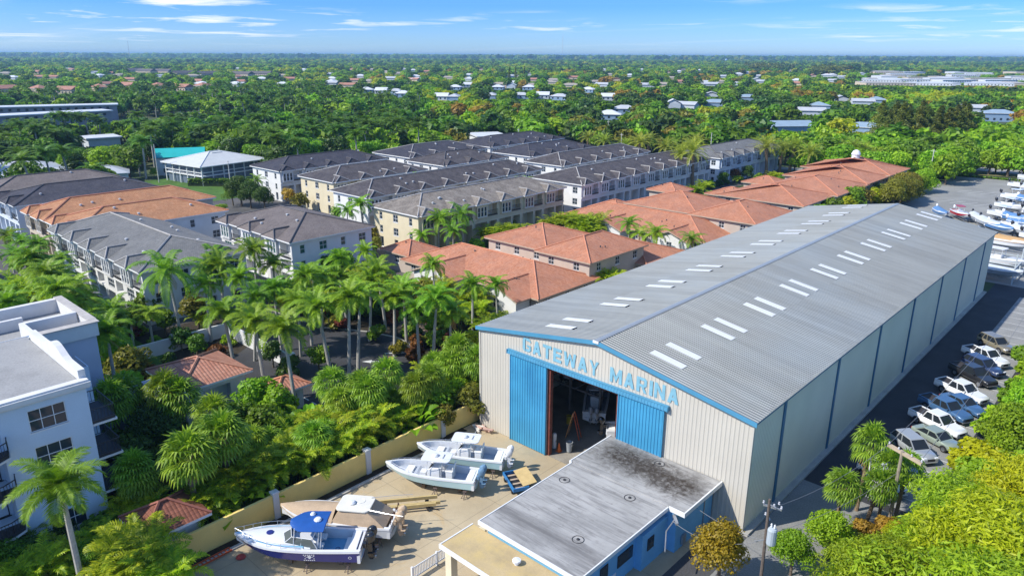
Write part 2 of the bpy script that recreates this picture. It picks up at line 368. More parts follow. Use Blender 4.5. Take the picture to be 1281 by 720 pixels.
ms = N(nt, 'ShaderNodeMapping'); ms.inputs['Scale'].default_value = (.12, 2.2, 1); lk(nt, tc.outputs['Object'], ms.inputs['Vector']); sn = N(nt, 'ShaderNodeTexNoise', i_Scale=1.0, i_Detail=5.0); lk(nt, ms.outputs[0], sn.inputs['Vector'])
old = b.inputs['Base Color'].links[0].from_socket
v_ = mth(nt, 'ADD', ramp(nt, wno.outputs['Value'], 0, 1, .90, 1.06), ramp(nt, sn.outputs[0], .3, .7, -.10, .07)); cv_ = N(nt, 'ShaderNodeCombineXYZ')
for i in range(3): lk(nt, v_, cv_.inputs[i])
lk(nt, mixc(nt, 1.0, old, cv_.outputs[0], 'MULTIPLY'), b.inputs['Base Color'])
SKYL = surf('skylight_panel', (.90,.90,.87), .35, .03); nt = SKYL.node_tree; tl = N(nt, 'ShaderNodeBsdfTranslucent'); tl.inputs[0].default_value = (.85,.85,.8,1); mx = N(nt, 'ShaderNodeMixShader', i_Fac=.22); lk(nt, nt.nodes['Principled BSDF'].outputs[0], mx.inputs[1]); lk(nt, tl.outputs[0], mx.inputs[2]); lk(nt, mx.outputs[0], nt.nodes['Material Output'].inputs[0])
RUST = surf('rusty_red_steel', (.16,.045,.03), .7, .3, 3)
wh = thing('boat_warehouse', 'huge metal boat storage warehouse with grey ribbed roof and blue sliding doors', 'warehouse', (0,0,0))
WX, WL, WE, WRISE = -29.34, 85.0, 9.9, 2.44
def wtop(x): return WE+WRISE*(1-abs(x-WX/2)/(-WX/2))
def ribs(L, pitch, d):
    """(position, depth) pairs of a trapezoid rib profile"""
    out = []; n = int(L/pitch); p = L/n
    for i in range(n): out += [(i*p, 0), (i*p+p*.55, 0), (i*p+p*.67, d), (i*p+p*.88, d)]
    return out+[(L, 0)]
OPX0, OPX1, OPZ = -20.3, -12.1, 8.2
mb = MB()
prof = ribs(-WX, .36, .03)
for (a, da), (c_, dc) in zip(prof, prof[1:]):
    a += WX; c_ += WX; mid = (a+c_)/2
    z0 = OPZ if OPX0 < mid < OPX1 else None
    za, zc = (z0, z0) if z0 else (gz(a)-.1, gz(c_)-.1)
    mb.quad((a,-da,za), (c_,-dc,zc), (c_,-dc,wtop(c_)), (a,-da,wtop(a)))
mb.box(OPX0-.05, .0, gz(OPX0)-.1, OPX0, .5, OPZ); mb.box(OPX1, 0, gz(OPX1)-.1, OPX1+.05, .5, OPZ)
mb.build('front_wall', SIDING, wh); mb = MB()
for (a, da), (c_, dc) in zip(prof, prof[1:]):       # back wall
    a += WX; c_ += WX
    mb.quad((a,WL+da,gz(a)-.1), (a,WL+da,wtop(a)), (c_,WL+dc,wtop(c_)), (c_,WL+dc,gz(c_)-.1))
mb.build('back_wall', SIDING, wh)
mb = MB()
pr = ribs(WL, .30, .025)
for (a, da), (c_, dc) in zip(pr, pr[1:]):
    mb.quad((da,a,-.1), (dc,c_,-.1), (dc,c_,WE), (da,a,WE))
mb.build('side_wall', SIDEG, wh); mb = MB()
for (a, da), (c_, dc) in zip(pr, pr[1:]):
    mb.quad((WX-da,a,-1.3), (WX-da,a,WE), (WX-dc,c_,WE), (WX-dc,c_,-1.3))
mb.build('side_wall', SIDEG, wh)
mb = MB(); prof = ribs(WL+.5, .36, .045); k = WRISE/(-WX/2)
for (a, da), (c_, dc) in zip(prof, prof[1:]):
    a -= .25; c_ -= .25
    ra, rc = WE+WRISE+.06+da, WE+WRISE+.06+dc
    ex = .3; drop = k*(14.67+ex)
    ym = (a+c_)/2; hole = any(abs(ym-(2.35+8.78*kk+dy)) < .36 for kk in range(10) for dy in (0, 2.55))
    def zs_(x, r): return r-k*abs(x-WX/2)
    for e0, xs_ in ((1, (WX/2, -10.55, -7.55, ex)), (-1, (WX/2, WX+10.55-.13, WX+7.55+.0, WX-ex))):
        spans = [(xs_[0], xs_[1]), (xs_[2], xs_[3])] if hole else [(xs_[0], xs_[3])]
        for p_, q_ in spans:
            v4 = [(q_,a,zs_(q_,ra)), (q_,c_,zs_(q_,rc)), (p_,c_,zs_(p_,rc)), (p_,a,zs_(p_,ra))]
            mb.quad(*(v4 if e0 > 0 else v4[::-1]))
roof = mb.build('roof', ROOFM, wh)
mb = MB(); zr = WE+WRISE+.125
mb.add([(WX/2-.28,-.26,zr-.045), (WX/2,-.26,zr), (WX/2+.28,-.26,zr-.045), (WX/2-.28,WL+.26,zr-.045), (WX/2,WL+.26,zr), (WX/2+.28,WL+.26,zr-.045)], [(0,1,4,3), (1,2,5,4)])
mb.build('ridge_cap', surf('ridge_flashing', (.36,.385,.39), .4, .06, metal=.3), roof)
skm = MB().box(-1.62,-.45,0, 1.62,.45,.012).mesh('skylight', SKYL)
for kk in range(10):
    for dy in (0, 2.55):
        y = 2.35+8.78*kk+dy
        for x, sg in ((-9.05, 1), (-20.75, -1)):
            s_ = inst('skylight', skm, wh, (x, y, wtop(x)+.115)); s_.rotation_euler = (0, sg*math.atan(k), 0)
for y in (-.34, WL+.26):      # blue rake trim
  mb = MB()
  for s_ in (0, 1):
    x0, x1 = (WX-.32, WX/2) if s_ == 0 else (WX/2, .32)
    z0, z1 = (wtop(WX)-.05, wtop(WX/2)) if s_ == 0 else (wtop(WX/2), wtop(0)-.05)
    if True:
        mb.add([(x0,y,z0-.28), (x1,y,z1-.28), (x1,y,z1+.09), (x0,y,z0+.09), (x0,y+.075,z0-.28), (x1,y+.075,z1-.28), (x1,y+.075,z1+.09), (x0,y+.075,z0+.09)],
               [(0,1,2,3), (7,6,5,4), (3,2,6,7), (1,0,4,5), (0,3,7,4), (2,1,5,6)])
  mb.build('rake_trim', BTRIM, wh)
MB().box(WX/2-.3,-.40,wtop(WX/2)-.12, WX/2+.3,-.345,wtop(WX/2)+.12).build('ridge_end_cap', WHITE, wh)
for x0, x1 in ((.08,.26), (WX-.26,WX-.08)):
    MB().box(x0, -.26, WE-.2, x1, WL+.25, WE+.0).build('gutter', DBLUE, wh)
pm = MB().box(.03,-.2,0, .13,.2,WE-.2).mesh('post', DBLUE)
for y in (5.6, 17.6, 29.6, 41.7, 53.9, 66.2, 78.3): inst('wall_post', pm, wh, (0, y, 0))
MB().box(-.02,-.2,-.1, .55,WL,.22).build('base_kerb', CONC, wh)
for x0, x1, z in ((-.12,.06,-.1), (WX-.06,WX+.12,-1.3)): MB().box(x0,-.09,z, x1,.12,WE).build('corner_flashing', SIDING, wh)
def door_panel(x0, x1):
    mb = MB(); pr = ribs(x1-x0, .31, .05); y = -.22
    for (a, da), (c_, dc) in zip(pr, pr[1:]):
        mb.quad((x0+a,y-da,gz(x0)+.08), (x0+c_,y-dc,gz(x0)+.08), (x0+c_,y-dc,8.22), (x0+a,y-da,8.22))
        mb.quad((x0+a,y+.08,8.22), (x0+c_,y+.08,8.22), (x0+c_,y+.08,gz(x0)+.08), (x0+a,y+.08,gz(x0)+.08))
    mb.box(x0-.09,y-.07,gz(x0)+.05, x0-.002,y+.09,8.25); mb.box(x1+.002,y-.07,gz(x0)+.05, x1+.09,y+.09,8.25)
    return mb.build('sliding_door', BDOOR, wh)
door_panel(-24.85, -20.35); door_panel(-12.05, -7.65)
mb = MB(); pr = ribs(18.0, .31, .03)
for (a, da), (c_, dc) in zip(pr, pr[1:]):
    a -= 25.25; c_ -= 25.25
    mb.quad((a,-.36-da,8.24), (c_,-.36-dc,8.24), (c_,-.28-dc,8.66), (a,-.28-da,8.66))
mb.box(-25.25,-.33,8.63, -7.25,-.052,8.70); mb.box(-25.3,-.4,8.22, -25.25,-.052,8.68); mb.box(-7.25,-.4,8.22, -7.2,-.052,8.68)
mb.build('door_track_hood', BTRIM, wh)
mb = MB(); mb.box(-20.3,.02,-1.25, -19.95,.42,8.2); mb.box(-12.45,.02,-.5, -12.1,.42,8.2); mb.box(-19.95,.05,7.9, -12.45,.4,8.2)
mb.build('door_frame', RUST, wh)
# lettering on the gable: block capitals built of strokes on a 1 x 1 cell
def stroke_letter(ch):
    T = .31; H_ = [(0,.0),(1,0)]
    bar_ = lambda x0,y0,x1,y1: [(x0,y0),(x1,y0),(x1,y1),(x0,y1)]
    sl = lambda xa,xb,w: [(xa,0),(xa+w,0),(xb+w,1),(xb,1)]
    return {'G': [bar_(0,.18,T,.82), [(0,.82),(T,.82),(T+.1,1),(.16,1)], bar_(T+.1,.80,.80,1), [(.80,1),(.80,.80),(.98,.70),(1,.80)], [(0,.18),(.16,0),(T+.1,0),(T,.18)], bar_(T+.1,0,.76,.2), [(.76,0),(1,.14),(1,.5),(.76,.5)], bar_(.5,.36,.76,.5)],
            'A': [[(0,0),(.31,0),(.62,1),(.35,1)], [(.69,0),(1,0),(.65,1),(.621,1),(.47,.6)], [(.3,.18),(.72,.18),(.66,.40),(.36,.40)]],
            'T': [bar_(0,.77,1,1), bar_(.35,0,.66,.77)], 'E': [bar_(0,0,T,1), bar_(T,0,.95,.22), bar_(T,.39,.88,.61), bar_(T,.78,.95,1)],
            'W': [[(.12,0),(.32,0),(.20,1),(0,1)], [(.12,0),(.34,0),(.56,.9),(.44,.9)], [(.66,0),(.88,0),(.56,.9),(.44,.9)], [(.68,0),(.88,0),(1,1),(.80,1)]],
            'Y': [[(0,1),(.27,1),(.60,.42),(.38,.42)], [(1,1),(.73,1),(.40,.42),(.62,.42)], bar_(.38,0,.62,.45)],
            'M': [bar_(0,0,.24,1), bar_(.76,0,1,1), [(.24,1),(.24,.58),(.5,.02),(.5,.45)], [(.76,1),(.76,.58),(.5,.02),(.5,.45)]],
            'R': [bar_(0,0,T,1), bar_(T,.8,.78,1), bar_(T,.38,.78,.56), [(.72,.56),(.72,.8),(.78,1),(.97,.88),(.97,.5),(.78,.38)], [(.45,.38),(.72,.38),(1,0),(.72,0)]],
            'I': [bar_(0,0,T,1)], 'N': [bar_(0,0,.27,1), bar_(.73,0,1,1), [(.26,1),(.26,.6),(.74,0),(.74,.4)]]}[ch]
words_ = [MB(), MB()]; mb = words_[0]; x = 0; k_ = 0
for ch in 'GATEWAY MARINA':
    if ch == ' ': x += .95; mb = words_[1]; continue
    w_ = {'I': .38, 'W': 1.35, 'M': 1.2}.get(ch, 1.0); uw = 1.0 if ch != 'I' else 1.0
    for q in stroke_letter(ch):
        q = [((px*(w_ if ch != 'I' else 1.0)*1.0+x), py) for px, py in q]; ar = sum(q[i][0]*q[(i+1) % len(q)][1]-q[(i+1) % len(q)][0]*q[i][1] for i in range(len(q)))
        if ar < 0: q = q[::-1]
        d = .002+.0012*(k_ % 7); k_ += 1; n = len(q)
        mb.add([(px, 0, py) for px, py in q]+[(px, -d, py) for px, py in q], [tuple(range(n, 2*n))]+[(i, (i+1) % n, n+(i+1) % n, n+i) for i in range(n)])
    x += (w_ if ch != 'I' else .24)+.22
kx = 17.0/(x-.22)
for mb in words_:
  mb.v = [(a_*kx, b_, c_*1.36) for a_, b_, c_ in mb.v]
  mb.build('lettering', surf('letter_blue', (.20,.42,.52), .6, .12, 2), wh, loc=(-23.45, -.062, 9.0))
# inside: roof frames and boat racks
for y in (6, 17.6, 29.6, 41.7, 53.9):
    mb = MB()
    mb.bar((WX+.3,y,9.7), (WX/2,y,12.1), .25, .5); mb.bar((WX/2,y,12.1), (-.3,y,9.7), .25, .5)
    mb.box(WX+.1,y-.15,-1.1, WX+.5,y+.15,9.8); mb.box(-.5,y-.15,0, -.1,y+.15,9.8)
    mb.build('roof_frame', RUST, wh)
def rack(loc, label, n=3, w=3.4, d=7):
    t = thing('boat_rack', label, 'rack', loc, 0, 'steel boat racks inside the warehouse')
    um = MB().box(-.1,-.1,0,.1,.1,8.2).mesh('upright', surf('rack_steel', (.24,.22,.20), .6, .2))
    for i in range(n+1):
        for y in (0, d): inst('upright', um, t, (i*w, y, 0))
    mb = MB()
    for z in (2.6, 5.4):
        for y in (.15, d-.15): mb.box(-.1, y-.08, z, n*w+.1, y+.08, z+.22)
        for i in range(n):
            for q in (.8, w-.8): mb.box(i*w+q-.07, 0, z+.23, i*w+q+.07, d, z+.36)
    mb.build('rack_beam', surf('rack_steel', ()), t)
    return t
rack((-28.5, 9, -1.15), 'steel storage rack to the left inside the open warehouse door', 2, 4.0)
rack((-11.2, 9, -.3), 'steel storage rack to the right inside the open warehouse door', 2, 4.5)
rack((-20.3, 24, -1.15), 'steel storage rack deep at the back of the dark warehouse', 3, 3.6)

# ------------------------------------------------------------------ blue office annex
OB = surf('office_blue', (.17,.43,.68), .75, .08, .6, .06, 12, dirt=(.12,.33,.56), dscale=.4)
m, nt, b = newmat('weathered_roof_felt'); tc = N(nt, 'ShaderNodeTexCoord')
sp = N(nt, 'ShaderNodeSeparateXYZ'); lk(nt, tc.outputs['Object'], sp.inputs[0])
st = N(nt, 'ShaderNodeMapping'); st.inputs['Scale'].default_value = (.35, 3.0, 1); lk(nt, tc.outputs['Object'], st.inputs['Vector'])
def nv(sc, det=5.0, ro=.6, src=None, dist=0.0):
    n = N(nt, 'ShaderNodeTexNoise', i_Scale=sc, i_Detail=det, i_Roughness=ro, i_Distortion=dist); lk(nt, src or tc.outputs['Object'], n.inputs['Vector']); return n.outputs[0]
c = mixc(nt, ramp(nt, nv(.35, 6), .35, .68), (.31,.305,.29), (.42,.41,.39))
c = mixc(nt, ramp(nt, nv(.9, 6, .65, st.outputs[0]), .46, .64, 0, .7), c, (.17,.165,.16))
c = mixc(nt, ramp(nt, nv(1.6, 8, .7), .56, .74, 0, .65), c, (.14,.13,.12))
seam = mth(nt, 'FRACT', mth(nt, 'DIVIDE', sp.outputs[1], .95))
c = mixc(nt, mth(nt, 'MULTIPLY', mth(nt, 'LESS_THAN', seam, .05), ramp(nt, nv(.8, 4), .4, .65)), c, (.19,.185,.18))
def blot(x, y, r, sx=1.0):
    mp_ = N(nt, 'ShaderNodeMapping'); mp_.inputs['Location'].default_value = (-x, -y, 0); lk(nt, tc.outputs['Object'], mp_.inputs['Vector'])
    ml = N(nt, 'ShaderNodeVectorMath', operation='MULTIPLY'); lk(nt, mp_.outputs[0], ml.inputs[0]); ml.inputs[1].default_value = (1/sx, 1, 0)
    ln = N(nt, 'ShaderNodeVectorMath', operation='LENGTH'); lk(nt, ml.outputs[0], ln.inputs[0])
    d = mth(nt, 'ADD', ln.outputs['Value'], mth(nt, 'MULTIPLY', mth(nt, 'SUBTRACT', nv(.95, 8, .75, None, .8), .5), 4.2))
    return ramp(nt, d, r*1.05, r*.3)
for q in ((-9.6, -2.2, 2.9, 1.25), (-4.4, -2.8, 2.5, 1.2), (-7.2, -2.5, 2.0, 1.4)):
    f = mth(nt, 'MULTIPLY', blot(*q), ramp(nt, nv(2.6, 6, .7), .35, .55, .45, 1.0)); c = mixc(nt, f, c, (.04,.03,.022))
mpd = N(nt, 'ShaderNodeMapping'); mpd.inputs['Location'].default_value = (0, 14.6, 0); lk(nt, tc.outputs['Object'], mpd.inputs['Vector'])
spd = N(nt, 'ShaderNodeSeparateXYZ'); lk(nt, mpd.outputs[0], spd.inputs[0])
band = ramp(nt, mth(nt, 'ADD', mth(nt, 'ABSOLUTE', spd.outputs[1]), mth(nt, 'MULTIPLY', nv(1.2, 6, .7, st.outputs[0]), 2.0)), 1.0, 2.1, .75, 0)
c = mixc(nt, band, c, (.13,.125,.12))
lk(nt, c, b.inputs['Base Color']); b.inputs['Roughness'].default_value = .85
FELT = m
TANR = surf('tan_roof_coating', (.50,.38,.20), .8, .14, .5, .1, 8, dirt=(.58,.43,.17), dscale=.6, drange=(.45,.65), dfac=.7)
of = thing('marina_office', 'low blue flat roofed office annex with grey stained roof against the warehouse', 'office', (0,0,0))
mb = MB(); mb.box(-12.1,-16.4,-1.2, -4.0,-5.81,3.52); mb.box(-12.2,-5.8,-1.2, -2.7,-.1,3.52)
mb.box(-4.0,-9.3,-1.2, -3.4,-5.82,3.0)
mb.build('wall', OB, of)
mb = MB(); mb.box(-12.55,-16.8,3.53, -3.45,-5.85,3.78); mb.box(-12.75,-5.849,3.53, -2.1,-.08,3.84)
mb.build('roof', FELT, of)
mb = MB()
mb.box(-12.64,-16.9,3.5, -3.36,-16.801,3.82); mb.box(-12.64,-16.8,3.5, -12.551,-5.95,3.82); mb.box(-3.449,-16.8,3.5, -3.36,-5.95,3.82)
mb.box(-12.86,-5.95,3.5, -12.751,-.08,3.88); mb.box(-2.099,-5.95,3.5, -1.99,-.08,3.88); mb.box(-12.75,-5.95,3.5, -12.65,-5.851,3.88); mb.box(-3.35,-5.95,3.5, -2.1,-5.851,3.88)
mb.build('fascia', TRIM, of)
MB().box(-13.1,-20.1,3.05, -4.6,-16.91,3.3).build('porch_roof', TANR, of)
mb = MB(); mb.box(-13.2,-20.2,3.0, -4.5,-20.101,3.34); mb.box(-13.2,-20.1,3.0, -13.101,-16.91,3.34); mb.box(-4.599,-20.1,3.0,-4.5,-16.91,3.34)
mb.build('porch_fascia', TRIM, of)
CREAM = surf('cream_stucco', (.68,.61,.44), .85, .06, .8)
for q in ((-12.9,-19.9,-1.2, -12.3,-19.3,3.04), (-9.2,-19.9,-1.2, -8.9,-19.5,3.04), (-5.2,-19.9,-1.2, -4.8,-19.3,3.04), (-12.8,-17.0,-1.2,-12.2,-16.45,3.04)): MB().box(*q).build('porch_column', CREAM, of)
mb = MB(); mb.box(-12.1,-16.46,.1, -4.2,-16.401,2.6); mb.build('glass_front', GLASS, of)
wmesh = MB().box(0,-.75,-.5, .06,.75,.5).mesh('office_window', DARK); wpane = MB().box(.061,-.66,-.42, .07,.66,.42).mesh('pane', GLASS)
for y, z, sy in ((-8.2+0,1.9,.55), (-10.6,1.75,1.25), (-13.2,1.9,.6)):
    w_ = inst('window', wmesh, of, (-3.99 if y < -9.4 else -3.39, y, z), sc=(1, sy, 1)); inst('pane', wpane, w_)
mb = MB(); mb.box(-3.995,-12.7,-1.1, -3.95,-11.7,1.0); mb.build('door', WHITE, of)
mb = MB()
for x, y in ((-11.4,-8.4), (-6.2,-6.9), (-7.1,-1.2), (-6.0,-13.6)):
    mb = MB()
    mb.tube([(x+.42*math.cos(a*PI/8), y+.42*math.sin(a*PI/8), 3.79 if y < -5.8 else 3.85) for a in range(17)], .03, 5, False)
    mb.lathe((x, y, 3.78 if y < -5.8 else 3.84), [(.12,0), (.12,.05), (.08,.09), (.02,.1)], 8)
    mb.build('roof_drain', DARK, of)
mb = MB(); mb.lathe((-7.8,-18.0,3.3), [(.16,0), (.16,.22), (.3,.22), (.3,.36), (.05,.42)], 10); mb.build('roof_vent', WHITE, of)
mb = MB(); mb.tube([(-2.6,-6.2,3.3), (-2.5,-7.6,3.0), (-1.6,-9.2,2.6)], .05, 6); mb.bar((-2.9,-5.9,3.3), (-2.2,-6.6,3.2), .2)
mb.tube([(-2.66,-1.5,-1), (-2.66,-1.5,3.4)], .05, 6); mb.box(-3.97,-15.2,.2, -3.8,-14.6,1.2); mb.box(-2.66,-4.9,.3, -2.5,-4.4,1.1)
mb.build('conduit', GREY, of)

# ------------------------------------------------------------------ yellow boundary wall
YW = surf('yellow_stucco', (.84,.62,.20), .85, .08, .5, .06, 10, dirt=(.5,.40,.2), dscale=.4, drange=(.55,.8), dfac=.4)
bw = thing('boundary_wall', 'long yellow stucco wall between the marina yard and the palms', 'wall', (0,0,0))
MB().box(-30.45,-32.2,-1.3, -30.2,.8,1.1).build('wall_panel', YW, bw, bevel=.02)
MB().box(-30.47,.55,-1.3, -29.5,.82,1.1).build('wall_return', surf('brown_wall_end', (.30,.18,.06), .85), bw)
pil = MB().box(-.25,-.25,0, .25,.25,2.45).box(-.31,-.31,2.45,.31,.31,2.58).mesh('pilaster', surf('pale_pilaster', (.62,.61,.60), .85, .06))
for y in (-32.2,-23.3,-13.9,-4.6): inst('pilaster', pil, bw, (-30.3, y, -1.2))
mb = MB(); mb.box(-29.3,-40,-1.15, -28.95,-3,-1.02); mb.build('yard_kerb', CONC, kind='structure')
MB().box(-30.19,-40,-1.15, -29.3,-2,-1.12).build('gravel_strip', MULCH, kind='structure')
# ------------------------------------------------------------------ houses
def facade(mb, o, u, L, z0, z1, ops):
    """a wall face with real openings: ops = (u0, u1, z0, z1, depth)"""
    o = Vector(o); u = Vector(u); n = Vector((u.y, -u.x, 0))     # outward
    us = sorted({0.0, L, *[q for p in ops for q in p[:2]]}); zs = sorted({z0, z1, *[q for p in ops for q in p[2:4]]})
    def P(a, z, d=0): return o+u*a-n*d+Vector((0, 0, z))
    for a, c_ in zip(us, us[1:]):
        for e, g in zip(zs, zs[1:]):
            am, zm = (a+c_)/2, (e+g)/2
            if not any(p[0] < am < p[1] and p[2] < zm < p[3] for p in ops): mb.quad(P(a,e), P(c_,e), P(c_,g), P(a,g))
    for a, c_, e, g, d in ops:
        mb.quad(P(a,e), P(a,e,d), P(c_,e,d), P(c_,e)); mb.quad(P(a,g,d), P(a,g), P(c_,g), P(c_,g,d))
        mb.quad(P(a,e,d), P(a,e), P(a,g), P(a,g,d)); mb.quad(P(c_,e), P(c_,e,d), P(c_,g,d), P(c_,g))
        if d > .4: mb.quad(P(a,e,d), P(a,g,d), P(c_,g,d), P(c_,e,d)) if False else mb.quad(P(a,e,d), P(c_,e,d), P(c_,g,d), P(a,g,d))
WIN = {}
def win_mesh(w, h, arch, nx, nz, fm, gm):
    """frame + pane meshes; local x along the wall, y outward, origin at the middle of the sill"""
    key = (round(w, 2), round(h, 2), arch, nx, nz, fm.name, gm.name)
    if key in WIN: return WIN[key]
    f = MB(); t = .07
    f.box(-w/2,-.05,0, -w/2+t,.0,h); f.box(w/2-t,-.05,0, w/2,.0,h); f.box(-w/2+t,-.05,0, w/2-t,0,t); f.box(-w/2+t,-.05,h-t, w/2-t,0,h)
    for i in range(1, nx): x = -w/2+w*i/nx; f.box(x-.025,-.045,t, x+.025,-.002,h-t)
    for i in range(1, nz): z = h*i/nz; f.box(-w/2+t,-.043,z-.025, w/2-t,-.004,z+.025)
    if arch:   # spandrels of the round head
        r = w/2; n = 5
        for s in (-1, 1):
            pts = [(s*r*math.cos(PI/2*i/n), h-r+r*math.sin(PI/2*i/n)) for i in range(n+1)]
            for p, q in zip(pts, pts[1:]):
                a = [(s*r, .012, p[1]), (p[0], .012, p[1]), (q[0], .012, q[1]), (s*r, .012, q[1])]
                f.poly(a if s > 0 else a[::-1])
    f.box(-w/2-.08,.0,-.1, w/2+.08,.09,-.0)
    fo = f.mesh('window_frame', fm); p = MB().box(-w/2+.01,-.08,.01, w/2-.01,-.055,h-.01).mesh('pane', gm)
    WIN[key] = (fo, p); return WIN[key]
def put_window(root, o, u, a, z, w, h, arch=False, nx=1, nz=2, fm=None, gm=None):
    u = Vector(u); n = Vector((u.y, -u.x, 0))
    f, p = win_mesh(w, h, arch, nx, nz, fm or WHITE, gm or GLASS)
    q = Vector(o)+u*a+Vector((0, 0, z))-n*.06
    wo = inst('window', f, root, q, math.atan2(u.y, u.x)+PI)    # local y -> outward
    inst('pane', p, wo); return wo
def hip_roof(mb, x0, x1, y0, y1, z, rise, ov=.55, axis=None, hip0=1.0, hip1=1.0, th=.22):
    """hip roof with fascia; returns ridge and hip lines. hip0/hip1: hip run as a share of the half width"""
    x0 -= ov; x1 += ov; y0 -= ov; y1 += ov
    lx, ly = x1-x0, y1-y0; axis = axis or ('x' if lx > ly else 'y')
    if axis == 'x':
        h = ly/2; ym = (y0+y1)/2; a = (x0+h*hip0, ym, z+rise); b_ = (x1-h*hip1, ym, z+rise)
        c0, c1, c2, c3 = (x0,y0,z), (x1,y0,z), (x1,y1,z), (x0,y1,z)
        mb.quad(c0, c1, b_, a); mb.quad(c2, c3, a, b_); mb.poly([c1, c2, b_]); mb.poly([c3, c0, a])
        lines = [(a, b_), (c0, a), (c3, a), (c1, b_), (c2, b_)]
    else:
        h = lx/2; xm = (x0+x1)/2; a = (xm, y0+h*hip0, z+rise); b_ = (xm, y1-h*hip1, z+rise)
        c0, c1, c2, c3 = (x0,y0,z), (x1,y0,z), (x1,y1,z), (x0,y1,z)
        mb.quad(c1, c2, b_, a); mb.quad(c3, c0, a, b_); mb.poly([c0, c1, a]); mb.poly([c2, c3, b_])
        lines = [(a, b_), (c0, a), (c1, a), (c2, b_), (c3, b_)]
    mt = mb.mat; mb.mat = 1
    for p, q in ((c0,c1), (c1,c2), (c2,c3), (c3,c0)): mb.quad((*p[:2],z-th), (*q[:2],z-th), (*q[:2],z), (*p[:2],z))
    mb.quad((*c3[:2],z-th), (*c2[:2],z-th), (*c1[:2],z-th), (*c0[:2],z-th)); mb.mat = mt
    return lines
def caps(mb, lines, r=.14):
    for p, q in lines:
        p = Vector(p); q = Vector(q); mb.tube([p+Vector((0,0,.05)), q+Vector((0,0,.05))], r, 5)
VENT = MB().lathe((0,0,-.15), [(.2,0), (.2,.32), (.28,.32), (.26,.42), (.05,.5)], 8).mesh('roof_vent', surf('vent_grey', (.52,.52,.52), .5, .05))
RAIL = surf('rail_black', (.03,.03,.035), .5, .1)
def railing(mb, a, b_, z, h=1.0, step=.22):
    a = Vector((*a, z)); b_ = Vector((*b_, z)); L = (b_-a).length; n = max(2, int(L/step))
    mb.bar(a+Vector((0,0,h)), b_+Vector((0,0,h)), .06); mb.bar(a+Vector((0,0,.1)), b_+Vector((0,0,.1)), .04)
    for i in range(n+1): p = a.lerp(b_, i/n); mb.bar(p+Vector((0,0,.1)), p+Vector((0,0,h)), .03)
DOORD = surf('garage_dark', (.075,.07,.065), .7, .15)
ZW = -1.15
